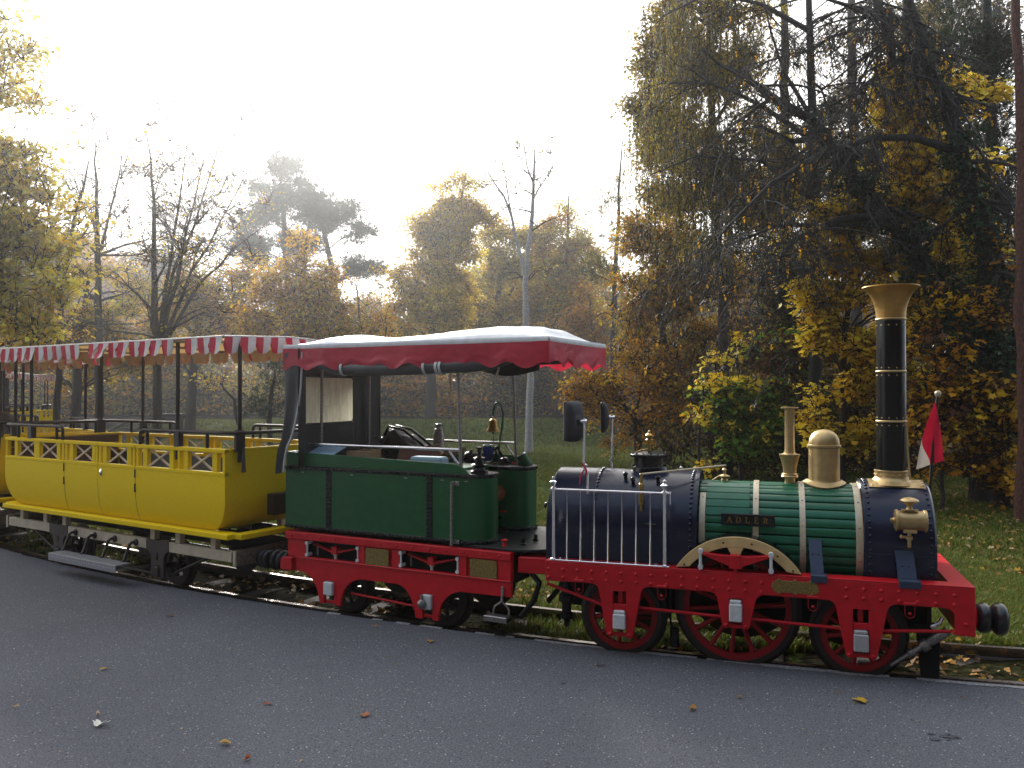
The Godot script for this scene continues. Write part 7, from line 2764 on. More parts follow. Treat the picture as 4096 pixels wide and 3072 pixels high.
func woods_behind() -> void:   # the wood on the platform's other side: it shades the train's near side and shows dark in the boiler
	var r := RandomNumberGenerator.new()
	r.seed = 19
	var root := Node3D.new()
	root.name = "woods"
	add_child(root)
	tag(root, "autumn trees along the platform's far side, behind the viewer", "woods", "", "stuff")
	var tb := MB.new()
	var lists := {}
	for i in 34:
		var a := deg_to_rad(-78.0 + i * 4.7)
		var d := r.randf_range(9.5, 13.0)
		var x := sin(a) * d * 1.7
		var z := cos(a) * d
		var h := r.randf_range(13.0, 17.5)
		tb.col = Color(0.05, 0.04, 0.032)
		tb.tube([Vector3(x, -0.1, z), Vector3(x + r.randfn() * 0.2, h * 0.5, z), Vector3(x + r.randfn() * 0.5, h * 0.95, z)], [0.2, 0.13, 0.03], 6, false)
		for k in 260:
			var u := Vector3(r.randfn(), r.randfn(), r.randfn()).normalized() * pow(r.randf(), 0.45)
			var p := Vector3(x, h * 0.52, z) + u * Vector3(2.2, h * 0.47, 2.2)
			var pal: String = ["olive", "rust", "spruce", "brown"][r.randi() % 4]
			if not lists.has(pal):
				lists[pal] = []
			lists[pal].append(Transform3D(Basis(Vector3.UP, r.randf() * TAU).scaled(Vector3.ONE * r.randf_range(1.2, 1.9)), p))
	part("trunk", tb, M["bark"], root, "stuff")
	for pal in lists:
		many("crown", clump(pal, "broad", 0.13, 0.5, 46, 7), M["leaf"], lists[pal], root)

func mist() -> void:   # haze over the far lawn and wood, also paling them like lens glare
	var f := FogVolume.new()
	f.name = "haze"
	f.shape = RenderingServer.FOG_VOLUME_SHAPE_BOX
	f.size = Vector3(130, 44, 62)
	f.position = Vector3(-6, 14, -48.5)
	var m := FogMaterial.new()
	m.density = 0.0034
	m.albedo = Color(1, 1, 1)
	f.material = m
	add_child(f)
	tag(f, "thin haze hanging over the far lawn and trees", "haze", "", "stuff")

func build_wood() -> void:
	scatter_ground()
	far_woods()
	woods_behind()
	mist()
	tree("beech_tree", "tall yellow-green beech filling the left edge of the photo", "tree",
		[[[-10.35, -0.23, -15, 0.312], [-10.35, 0.78, -15, 0.25], [-10.31, 4.65, -15, 0.182], [-10.13, 7.37, -15, 0.114], [-9.85, 9.42, -15, 0.057]]],
		[[-9.58, 7.92, -15, 0.86, 0.68, 0.48, 27], [-9.22, 6.83, -15, 0.82, 0.59, 0.48, 24], [-9.04, 5.83, -15, 0.86, 0.64, 0.48, 50], [-9.13, 4.87, -15, 1.05, 0.59, 0.48, 69], [-9.2, 4.56, -16, 1.02, 0.53, 0.48, 55], [-9.22, 3.6, -15, 1.05, 0.68, 0.48, 87], [-10.13, 5.1, -15, 0.91, 2.27, 0.55, 147], [-9.13, 8.46, -15, 0.36, 0.36, 0.22, 6], [-8.17, 4.96, -15, 0.5, 0.32, 0.3, 9], [-9.17, 2.69, -15, 0.86, 0.5, 0.48, 52]],
		["lime", "lime", "olive", "gold"], {"style": "tier", "leaf": 0.1, "gaps": -0.1, "limb": 0.1})
	tree("slender_tree", "slender dark-stemmed tree right of the yellow-green beech at left", "tree",
		[[[-10.47, -0.19, -19, 0.094], [-10.47, 1.43, -19, 0.075], [-10.41, 4.02, -19, 0.058], [-10.06, 5.75, -19, 0.04], [-9.78, 6.95, -19, 0.017]], [[-10.41, 4.02, -19, 0.046], [-10.64, 5.46, -19, 0.029], [-10.93, 6.95, -19, 0.014]]],
		[[-10.06, 4.88, -19, 0.63, 0.75, 0.38, 20], [-10.52, 5.92, -19, 0.46, 0.63, 0.28, 8]],
		["olive", "gold"], {"twigs": 14, "twig_len": 1.5, "end_leaf": 0.1, "deep": 1, "leaf": 0.07, "gaps": -0.05})
	tree("bare_tree", "almost bare tree with an ivy-dark straight trunk, left of the fanning one", "tree",
		[[[-10.49, -0.19, -21, 0.131], [-10.49, 1.41, -21, 0.105], [-10.54, 3.32, -21, 0.097], [-10.56, 5.1, -21, 0.076], [-10.61, 6.5, -21, 0.046], [-10.67, 7.52, -21, 0.025], [-10.63, 8.15, -21, 0.011]], [[-10.55, 5.04, -21, 0.046], [-10.3, 6.18, -21, 0.029], [-10.04, 7.14, -21, 0.019], [-9.91, 8.03, -21, 0.01]], [[-10.56, 5.48, -21, 0.038], [-10.93, 6.37, -21, 0.021], [-11.19, 7.14, -21, 0.011]]],
		[[-10.55, 4.91, -21, 0.45, 0.51, 0.27, 6]],
		["olive", "brown"], {"twigs": 22, "twig_len": 1.7, "deep": 1, "end_leaf": 0.05, "leaf": 0.07, "bark": Color(0.06, 0.052, 0.04)})
	tree("fanning_tree", "large bare tree with many stems fanning up to the right", "tree",
		[[[-7.95, -0.25, -18.5, 0.13], [-7.95, 1.15, -18.5, 0.104], [-8.02, 2.83, -18.5, 0.092], [-8.03, 4.52, -18.5, 0.059], [-8.05, 5.92, -18.5, 0.038], [-8.14, 6.81, -18.5, 0.021], [-8.29, 7.71, -18.5, 0.008]], [[-7.89, 2.95, -18.5, 0.059], [-7.7, 4.52, -18.5, 0.036], [-7.47, 5.92, -18.5, 0.021], [-7.3, 7.26, -18.5, 0.008]], [[-7.84, 2.95, -18.5, 0.056], [-7.39, 4.68, -18.5, 0.036], [-6.94, 6.03, -18.5, 0.019], [-6.55, 7.26, -18.5, 0.008]], [[-7.81, 2.83, -18.5, 0.053], [-7.16, 4.35, -18.5, 0.033], [-6.55, 5.47, -18.5, 0.019], [-5.88, 6.7, -18.5, 0.008]], [[-7.78, 2.72, -18.5, 0.047], [-7, 4.12, -18.5, 0.03], [-6.27, 4.8, -18.5, 0.018], [-5.54, 5.36, -18.5, 0.008]], [[-7.89, 2.83, -18.5, 0.05], [-7.61, 4.23, -18.5, 0.036], [-7.19, 5.69, -18.5, 0.021], [-6.88, 7.04, -18.5, 0.008]]],
		[[-7, 4.8, -18.5, 1.46, 1.35, 0.81, 11], [-6.44, 3.95, -18.5, 0.9, 0.67, 0.48, 10]],
		["olive", "gold", "brown"], {"twigs": 15, "twig_len": 1.8, "twig_up": 1.1, "deep": 2, "end_leaf": 0.035, "leaf": 0.065, "n": 26, "limb": 0.02, "bark": Color(0.13, 0.11, 0.09)})
	tree("hornbeam_tree", "yellowish low-crowned tree in front of the bare trunks at left", "tree",
		[[[-12.18, -0.25, -23, 0.174], [-12.18, 1.04, -23, 0.139], [-12.11, 2.78, -23, 0.105], [-11.9, 4.18, -23, 0.063], [-11.76, 5.22, -23, 0.028]]],
		[[-12.74, 3.48, -23, 1.32, 0.77, 0.48, 86], [-11.35, 3.69, -23, 1.05, 0.77, 0.48, 47], [-11.58, 4.55, -25, 1.06, 0.83, 0.5, 45], [-12.18, 4.67, -23, 1.12, 0.63, 0.48, 35], [-12.49, 2.47, -24, 1.89, 0.8, 0.48, 141], [-10.82, 3.05, -24, 1.02, 0.8, 0.48, 62]],
		["olive", "gold", "rust"], {"style": "tier", "gaps": -0.02, "leaf": 0.085})
	tree("brown_hornbeam", "brownish spreading tree between the fanning tree and the orange oak", "tree",
		[[[-10.54, 0.2, -27, 0.205], [-10.54, 0.95, -27, 0.164], [-10.37, 3.4, -27, 0.123], [-9.97, 5.04, -27, 0.065]], [[-10.37, 3.32, -27, 0.065], [-9.39, 4.22, -27, 0.041], [-8.66, 5.28, -27, 0.02]]],
		[[-9.97, 5.28, -27, 1.23, 0.98, 0.59, 102], [-8.98, 5.04, -27, 1.15, 0.9, 0.54, 87], [-9.56, 3.97, -27, 1.8, 0.9, 0.54, 137], [-10.54, 4.22, -27, 0.98, 0.98, 0.59, 81], [-8.49, 5.77, -27, 0.65, 0.49, 0.39, 19]],
		["rust", "gold", "orange", "olive"], {"twigs": 8, "gaps": -0.08})
	tree("young_hornbeam", "low golden spray of foliage seen through the wagon near the last post", "tree",
		[[[-6.92, -0.25, -21, 0.064], [-6.92, 0.65, -21, 0.051], [-7.11, 1.41, -21, 0.038], [-7.43, 1.85, -21, 0.019]]],
		[[-7.31, 1.66, -21, 0.35, 0.29, 0.21, 6], [-7.11, 1.28, -21, 0.32, 0.25, 0.19, 6], [-7.56, 1.92, -21, 0.25, 0.19, 0.15, 6]],
		["gold"], {"leaf": 0.08})
	tree("yew_bush", "dark green yew bush behind the front end of the yellow wagon", "bush",
		[[[-5.57, -0.22, -19, 0.073], [-5.57, 0.85, -19, 0.058], [-5.52, 1.72, -19, 0.04], [-5.46, 2.12, -19, 0.023]]],
		[[-5.69, 1.54, -19, 0.69, 0.58, 0.41, 24], [-5.34, 2.12, -19, 0.52, 0.46, 0.31, 14], [-6.03, 1.2, -19, 0.52, 0.35, 0.31, 11]],
		["pine", "spruce", "ivy"], {"style": "needle", "leaf": 0.1, "n": 16})
	tree("pine_tree", "tall pine with layered grey-green crown, taller of the two pines", "pine",
		[[[-10.11, 0.54, -38, 0.245], [-10.11, 0.68, -38, 0.196], [-10.28, 5.28, -38, 0.173], [-10.46, 8.74, -38, 0.138], [-10.69, 11.39, -38, 0.069], [-10.74, 12.19, -38, 0.035]]],
		[[-10.57, 11.73, -38, 1.04, 0.58, 0.48, 28], [-11.38, 11.16, -38, 0.81, 0.46, 0.48, 17], [-9.76, 10.93, -38, 1.04, 0.46, 0.48, 22], [-11.95, 9.55, -38, 0.92, 0.81, 0.48, 34], [-11.15, 9.89, -38, 0.92, 0.58, 0.48, 24], [-12.18, 8.39, -38, 0.92, 0.58, 0.48, 24], [-11.38, 8.05, -38, 1.27, 0.69, 0.48, 41], [-10.34, 8.62, -38, 0.81, 0.81, 0.48, 30], [-9.88, 9.55, -38, 0.58, 0.69, 0.35, 18], [-10.69, 10.47, -38, 0.69, 0.46, 0.41, 14]],
		["pine"], {"style": "needle", "leaf": 0.2, "clump": 0.55, "n": 20, "gaps": -0.02, "limb": 0.2, "bark": Color(0.12, 0.075, 0.05)})
	tree("pine_tree", "leaning pine with dark tufted crown, right of the taller pine", "pine",
		[[[-7.6, 0.5, -37, 0.21], [-7.6, 1.82, -37, 0.168], [-7.88, 5.97, -37, 0.157], [-8.27, 7.99, -37, 0.123], [-8.55, 9.34, -37, 0.078], [-8.61, 10.23, -37, 0.039]]],
		[[-8.61, 10.01, -37, 1.01, 0.67, 0.48, 35], [-7.6, 9.9, -37, 0.67, 0.56, 0.4, 19], [-9.06, 9.45, -37, 0.78, 0.67, 0.47, 27], [-6.82, 8.78, -37, 0.56, 0.56, 0.34, 16], [-8.05, 9.22, -37, 0.67, 0.45, 0.4, 15], [-7.15, 7.09, -37, 0.78, 0.56, 0.47, 23], [-6.37, 7.09, -37, 0.67, 0.56, 0.4, 19], [-8.95, 8.33, -37, 0.56, 0.45, 0.34, 13]],
		["pine"], {"style": "needle", "leaf": 0.2, "clump": 0.52, "n": 20, "gaps": -0.02, "limb": 0.25, "bark": Color(0.12, 0.075, 0.05)})
	tree("oak_tree", "rusty orange oak rising behind the tender canopy", "tree",
		[[[-6.24, -0.23, -24, 0.2], [-6.24, 1.02, -24, 0.16], [-6.24, 2.84, -24, 0.124], [-6.09, 4.65, -24, 0.065], [-5.99, 5.89, -24, 0.029]], [[-6.24, 2.98, -24, 0.073], [-5.59, 4.07, -24, 0.044], [-5.22, 5.02, -24, 0.018]]],
		[[-6.09, 5.67, -24, 0.58, 0.65, 0.35, 39], [-6.46, 4.8, -24, 0.95, 0.73, 0.48, 70], [-5.8, 4.65, -24, 0.8, 0.8, 0.48, 66], [-6.75, 3.93, -24, 1.09, 0.65, 0.48, 73], [-5.66, 3.78, -24, 1.02, 0.65, 0.48, 68], [-6.31, 3.27, -24, 1.38, 0.58, 0.48, 82], [-7.33, 3.35, -24, 0.58, 0.51, 0.35, 30]],
		["orange", "gold", "yellow", "orange"], {"leaf": 0.1, "gaps": -0.02})
	tree("sapling", "thin yellow sapling between the orange oak and the golden maple", "tree",
		[[[-4.42, -0.25, -24, 0.073], [-4.42, 1.02, -24, 0.058], [-4.42, 3.2, -24, 0.044], [-4.49, 4.29, -24, 0.025], [-4.57, 4.8, -24, 0.015]]],
		[[-4.57, 4.44, -24, 0.51, 0.65, 0.31, 9], [-4.13, 3.71, -24, 0.65, 0.51, 0.39, 15], [-4.86, 3.56, -24, 0.58, 0.51, 0.35, 13], [-4.16, 5.28, -27, 0.49, 0.82, 0.29, 6], [-3.99, 3.27, -24, 0.73, 0.44, 0.44, 14]],
		["gold", "orange", "olive"], {"leaf": 0.09})
	tree("maple_tree", "bright golden maple with a tapering crown, left of the birch", "tree",
		[[[-3.08, 0.48, -31, 0.259], [-3.08, 0.85, -31, 0.207], [-2.99, 4.14, -31, 0.16], [-2.33, 6.95, -31, 0.085], [-1.86, 9.21, -31, 0.033]]],
		[[-1.86, 9.02, -31, 0.85, 1.03, 0.51, 85], [-2.42, 7.89, -31, 1.22, 1.03, 0.62, 154], [-3.08, 6.95, -31, 1.03, 0.94, 0.56, 118], [-3.36, 5.83, -31, 1.03, 1.03, 0.62, 130], [-2.05, 6.67, -31, 1.13, 1.03, 0.62, 128], [-3.64, 4.51, -31, 1.22, 1.03, 0.62, 154], [-2.52, 4.79, -31, 1.22, 1.22, 0.73, 182], [-1.39, 7.89, -31, 0.75, 1.03, 0.45, 66]],
		["yellow", "yellow", "gold"], {"leaf": 0.11, "gaps": -0.05})
	tree("birch_tree", "slim white-barked birch forking above the tender canopy", "birch",
		[[[0.49, -0.23, -23.5, 0.134], [0.49, 0.75, -23.5, 0.107], [0.5, 2.67, -23.5, 0.096], [0.41, 3.52, -23.5, 0.089], [0.37, 4.73, -23.5, 0.082], [0.46, 5.66, -23.5, 0.071], [0.58, 6.73, -23.5, 0.057], [0.64, 7.65, -23.5, 0.039], [0.66, 8.58, -23.5, 0.018]], [[0.38, 4.88, -23.5, 0.061], [0.21, 5.66, -23.5, 0.05], [0.01, 6.58, -23.5, 0.039], [-0.27, 7.23, -23.5, 0.028], [-0.7, 7.94, -23.5, 0.014]], [[0.01, 6.58, -23.5, 0.025], [-0.16, 7.44, -23.5, 0.018], [-0.31, 8.37, -23.5, 0.011]], [[0.64, 7.51, -23.5, 0.032], [0.44, 8.08, -23.5, 0.018], [0.3, 8.79, -23.5, 0.011]], [[0.62, 7.15, -23.5, 0.028], [0.94, 7.65, -23.5, 0.018], [1.19, 8.15, -23.5, 0.011]]],
		[[0.58, 8.44, -23.5, 0.5, 0.43, 0.3, 8], [0.94, 7.94, -23.5, 0.43, 0.43, 0.26, 7], [-0.27, 7.87, -23.5, 0.57, 0.57, 0.34, 9], [0.3, 8.79, -23.5, 0.28, 0.36, 0.17, 6], [-0.63, 8.08, -23.5, 0.36, 0.36, 0.21, 6]],
		["yellow", "olive"], {"birch": true, "twigs": 9, "twig_len": 1.1, "twig_from": 0.5, "droop": 0.5, "end_leaf": 0.12, "leaf": 0.06, "n": 16, "clump": 0.3, "limb": 0.3})
	tree("ash_tree", "olive and yellow tree directly behind the birch fork", "tree",
		[[[-0.76, 0.5, -37, 0.253], [-0.76, 0.7, -37, 0.202], [-0.65, 4.63, -37, 0.157], [-0.54, 7.43, -37, 0.078]], [[-0.71, 4.63, -37, 0.078], [0.25, 6.87, -37, 0.045], [0.81, 8.22, -37, 0.028]]],
		[[-0.54, 7.88, -37, 1.57, 1.35, 0.81, 131], [0.58, 7.43, -37, 1.46, 1.57, 0.87, 142], [-0.99, 5.97, -37, 1.68, 1.35, 0.81, 141], [0.36, 5.19, -37, 1.68, 1.35, 0.81, 141], [-1.66, 4.29, -37, 1.57, 1.23, 0.74, 120], [0.02, 3.51, -37, 2.02, 1.35, 0.81, 169]],
		["lime", "gold", "olive"], {"leaf": 0.12, "gaps": -0.15})
	tree("ash_tree", "olive tree with pointed crown right of the birch", "tree",
		[[[2.31, 0.51, -36, 0.231], [2.31, 0.73, -36, 0.185], [2.37, 4.55, -36, 0.142], [2.42, 8.36, -36, 0.076], [2.48, 10.22, -36, 0.027]]],
		[[2.2, 7.71, -36, 1.42, 1.42, 0.85, 125], [2.42, 9.56, -36, 0.55, 0.98, 0.33, 16], [1.66, 8.69, -36, 0.65, 0.76, 0.39, 15], [3.08, 7.16, -36, 1.31, 1.31, 0.79, 106], [1.88, 5.64, -36, 1.53, 1.31, 0.79, 124], [2.97, 4.87, -36, 1.42, 1.2, 0.72, 106], [1.99, 3.45, -36, 1.96, 1.2, 0.72, 146]],
		["lime", "gold", "olive", "orange"], {"leaf": 0.12, "gaps": -0.15})
	tree("beech_tree", "rust brown young beech low between birch and dark slender pine", "tree",
		[[[2.93, 0.5, -30, 0.114], [2.93, 0.87, -30, 0.091], [2.88, 3.15, -30, 0.064], [2.84, 4.96, -30, 0.032]]],
		[[2.84, 4.33, -30, 0.82, 1.18, 0.49, 54], [3.11, 3.15, -30, 1, 0.91, 0.55, 51], [2.38, 2.69, -30, 1, 0.64, 0.48, 36], [2.75, 5.6, -30, 0.36, 0.64, 0.22, 7]],
		["rust", "orange", "rust"], {"leaf": 0.1})
	tree("slender_pine", "thin dark pine stem with a sparse tuft, left of the big hanging tree", "pine",
		[[[3.01, -0.25, -25, 0.122], [3.01, 0.62, -25, 0.098], [3.06, 3.27, -25, 0.083], [3.16, 5.92, -25, 0.064], [3.27, 7.58, -25, 0.038], [3.36, 9.25, -25, 0.015]]],
		[[2.82, 7.21, -25, 0.53, 0.53, 0.32, 9], [2.97, 6.3, -25, 0.45, 0.45, 0.27, 8], [2.74, 5.54, -25, 0.68, 0.53, 0.41, 14], [3.27, 8.19, -25, 0.23, 0.45, 0.14, 6]],
		["pine", "larch"], {"style": "needle", "leaf": 0.13, "clump": 0.42, "n": 16, "limb": 0.35, "bark": Color(0.05, 0.04, 0.035)})
	tree("larch_tree", "huge larch with curtains of hanging twigs at the top right of the open sky", "tree",
		[[[5.53, -0.24, -15, 0.159], [5.53, 0.55, -15, 0.127], [5.52, 3.28, -15, 0.109], [5.49, 5.55, -15, 0.091], [5.46, 7.83, -15, 0.068], [5.44, 9.87, -15, 0.041]], [[5.49, 6.19, -15, 0.059], [4.43, 6.69, -14.6, 0.044], [3.45, 6.94, -14.2, 0.026], [2.68, 6.86, -14, 0.011]], [[5.46, 8.19, -15, 0.055], [4.43, 8.5, -14.6, 0.04], [3.45, 8.53, -14.2, 0.022], [2.55, 8.01, -14, 0.008]], [[5.51, 5.1, -15, 0.055], [4.4, 5.69, -14.5, 0.04], [3.19, 5.63, -14, 0.021], [2.31, 5.24, -13.8, 0.008]]],
		[[3.05, 8.55, -15, 0.64, 0.32, 0.38, 12], [3.65, 8.15, -15, 0.91, 0.41, 0.48, 23], [2.96, 7.51, -15, 0.68, 0.41, 0.41, 17], [2.69, 6.78, -15, 0.41, 0.41, 0.25, 10], [3.65, 7.24, -15, 0.77, 0.41, 0.46, 19], [3.24, 6.37, -15, 0.86, 0.5, 0.48, 26], [2.69, 5.83, -15, 0.45, 0.5, 0.27, 12], [3.87, 5.83, -15, 0.82, 0.5, 0.48, 25], [4.42, 6.55, -15, 0.55, 0.41, 0.33, 8], [2.87, 5.01, -15, 0.55, 0.5, 0.33, 16], [3.65, 4.96, -15, 0.82, 0.55, 0.48, 27], [4.42, 5.01, -15, 0.68, 0.5, 0.41, 21], [4.87, 7.92, -15, 0.41, 0.5, 0.25, 6], [4.24, 7.83, -15, 0.5, 0.55, 0.3, 10]],
		["larch", "spruce", "larch", "olive"], {"style": "hanging", "leaf": 0.045, "clump": 0.4, "n": 9, "limb": 0.3, "droop": 0.5, "bark": Color(0.03, 0.026, 0.022), "twigs": 16, "twig_len": 1.8, "deep": 1, "twig_up": 0.1})
	tree("lime_tree", "tall olive-leaved tree standing in the larch curtains, edge of the open sky", "tree",
		[[[4.44, -0.23, -17.2, 0.144], [4.44, 0.4, -17.2, 0.115], [4.39, 3.53, -17.2, 0.094], [4.23, 6.13, -17.2, 0.073], [4.13, 8.74, -17.2, 0.047], [4.08, 10.83, -17.2, 0.021]], [[4.28, 6.13, -17.2, 0.052], [3.55, 7.44, -17.2, 0.031], [3.19, 8.48, -17.2, 0.013]], [[4.23, 7.18, -17.2, 0.042], [4.86, 8.22, -17.2, 0.023], [5.22, 9.26, -17.2, 0.01]]],
		[[3.4, 9.47, -17.2, 0.57, 0.42, 0.34, 49], [4.18, 9.47, -17.2, 0.78, 0.47, 0.47, 76], [3.09, 8.48, -17.2, 0.47, 0.57, 0.28, 56], [3.82, 8.43, -17.2, 0.73, 0.57, 0.44, 87], [4.6, 8.32, -17.2, 0.68, 0.57, 0.41, 80], [2.98, 7.54, -17.2, 0.36, 0.47, 0.22, 35], [3.5, 7.28, -17.2, 0.73, 0.57, 0.44, 87], [4.34, 7.07, -17.2, 0.78, 0.63, 0.47, 101], [3.09, 6.55, -17.2, 0.47, 0.52, 0.28, 50], [3.82, 6.13, -17.2, 0.83, 0.63, 0.48, 108], [4.75, 6.03, -17.2, 0.73, 0.63, 0.44, 95], [5.27, 7.28, -17.2, 0.42, 0.52, 0.25, 22], [5.07, 9.37, -17.2, 0.42, 0.52, 0.25, 27], [2.88, 8.06, -17.2, 0.26, 0.63, 0.16, 27], [2.67, 7.07, -17.2, 0.31, 0.73, 0.19, 38], [3.09, 5.72, -17.2, 0.57, 0.47, 0.34, 56], [5.38, 6.4, -17.2, 0.63, 0.63, 0.38, 65], [5.59, 5.3, -17.2, 0.68, 0.57, 0.41, 64]],
		["olive", "larch", "gold", "larch"], {"leaf": 0.075, "clump": 0.36, "gaps": 0.0, "limb": 0.14})
	tree("beech_tree", "orange and olive beech glowing below the hanging larch twigs", "tree",
		[[[3.62, -0.19, -19.5, 0.147], [3.62, 0.54, -19.5, 0.118], [3.56, 2.6, -19.5, 0.089], [3.5, 4.38, -19.5, 0.053], [3.38, 5.56, -19.5, 0.024]]],
		[[3.38, 5.2, -19.5, 0.77, 0.77, 0.46, 80], [3.14, 4.2, -19.5, 0.65, 0.65, 0.39, 57], [3.97, 4.5, -19.5, 0.89, 0.83, 0.5, 100], [3.38, 3.31, -19.5, 0.83, 0.71, 0.48, 80], [4.33, 3.43, -19.5, 1, 0.83, 0.5, 114], [3.03, 4.91, -19.5, 0.35, 0.53, 0.21, 18], [4.8, 4.08, -19.5, 0.77, 0.83, 0.46, 87]],
		["orange", "olive", "gold", "orange"], {"leaf": 0.085, "gaps": -0.12})
	tree("spruce_tree", "dark spruce trunk and boughs behind the leaning ivy limb", "spruce",
		[[[6.95, -0.18, -21, 0.239], [6.95, -0.5, -21, 0.191], [6.95, 5.86, -21, 0.143], [6.98, 11.59, -21, 0.089], [7.01, 14.14, -21, 0.032]]],
		[[7.01, 5.86, -21, 1.27, 0.95, 0.57, 73], [6.69, 4.27, -21, 1.53, 1.08, 0.65, 100], [7.2, 7.14, -21, 0.95, 0.76, 0.48, 44], [6.57, 2.81, -21, 1.53, 1.02, 0.61, 94], [7.65, 3.95, -21, 1.02, 1.27, 0.61, 78], [7.2, 1.41, -21, 1.65, 1.27, 0.76, 128]],
		["spruce", "spruce", "larch"], {"style": "needle", "leaf": 0.13, "clump": 0.5, "n": 18, "bark": Color(0.03, 0.025, 0.02)})
	tree("spruce_tree", "black-green spruce behind the yellow maple sprays at right", "spruce",
		[[[9.05, -0.09, -19, 0.216], [9.05, -0.3, -19, 0.173], [9.05, 5.46, -19, 0.13], [9.11, 10.64, -19, 0.086], [9.17, 13.52, -19, 0.029]]],
		[[9.05, 9.49, -19, 0.86, 0.75, 0.48, 21], [9.05, 8.05, -19, 0.98, 0.81, 0.48, 32], [8.94, 6.61, -19, 1.27, 0.86, 0.52, 45], [8.71, 5.17, -19, 1.27, 0.92, 0.55, 48], [9.05, 3.73, -19, 1.38, 0.98, 0.59, 55], [8.82, 2.29, -19, 1.38, 1.04, 0.62, 59], [8.94, 0.85, -19, 1.5, 1.15, 0.69, 71], [9.4, 10.47, -19, 0.63, 0.58, 0.38, 10], [7.9, 7.07, -19, 0.69, 0.58, 0.41, 13]],
		["spruce", "spruce", "larch"], {"style": "needle", "leaf": 0.13, "clump": 0.48, "n": 18, "bark": Color(0.03, 0.025, 0.02)})
	tree("spruce_tree", "black-green spruce filling the upper right corner", "spruce",
		[[[10, -0.11, -17, 0.194], [10, -0.1, -17, 0.155], [9.95, 5.05, -17, 0.124], [9.85, 9.69, -17, 0.088], [9.8, 12.78, -17, 0.026]]],
		[[9.54, 9.28, -17, 0.67, 0.62, 0.4, 19], [10.11, 8.4, -17, 0.77, 0.77, 0.46, 34], [9.7, 7.37, -17, 0.88, 0.77, 0.48, 39], [10.21, 6.34, -17, 0.93, 0.82, 0.49, 44], [9.8, 5.05, -17, 1.03, 0.88, 0.53, 52], [10.21, 3.76, -17, 1.03, 0.88, 0.53, 52], [9.64, 2.73, -17, 1.13, 0.93, 0.56, 60], [10.31, 1.7, -17, 1.03, 1.03, 0.62, 61], [9.54, 0.93, -17, 1.13, 0.93, 0.56, 60], [9.13, 8.35, -17, 0.41, 0.62, 0.25, 8]],
		["spruce", "spruce", "ivy"], {"style": "needle", "leaf": 0.12, "clump": 0.46, "n": 18, "bark": Color(0.03, 0.025, 0.02)})
	tree("hemlock_tree", "dense dark evergreen closing the gap above the larch and maples", "spruce",
		[[[9.98, -0.01, -24, 0.273], [9.98, -0.8, -24, 0.218], [9.98, 6.47, -24, 0.167], [9.91, 13.02, -24, 0.109], [9.87, 16.65, -24, 0.036]], [[12.89, -0.8, -24, 0.218], [12.81, 8.65, -24, 0.145], [12.74, 16.65, -24, 0.044]]],
		[[9.69, 11.71, -24, 0.8, 0.95, 0.48, 18], [10.2, 9.96, -24, 1.38, 1.09, 0.65, 72], [9.32, 8.36, -24, 1.45, 1.09, 0.65, 76], [10.41, 7.2, -24, 1.6, 1.16, 0.7, 89], [12.45, 12.29, -24, 1.31, 1.09, 0.65, 68], [13.11, 10.11, -24, 1.45, 1.24, 0.74, 86], [12.01, 8.29, -24, 1.45, 1.24, 0.74, 86], [13.83, 11.93, -24, 1.09, 1.24, 0.65, 64], [11, 12.58, -24, 0.87, 0.87, 0.52, 25], [8.23, 7.49, -24, 1.02, 1.02, 0.61, 34], [13.83, 7.93, -24, 1.31, 1.31, 0.79, 82], [11.29, 5.75, -24, 1.89, 1.24, 0.74, 112]],
		["spruce", "larch", "brown", "spruce"], {"leaf": 0.11, "clump": 0.5, "gaps": -0.08})
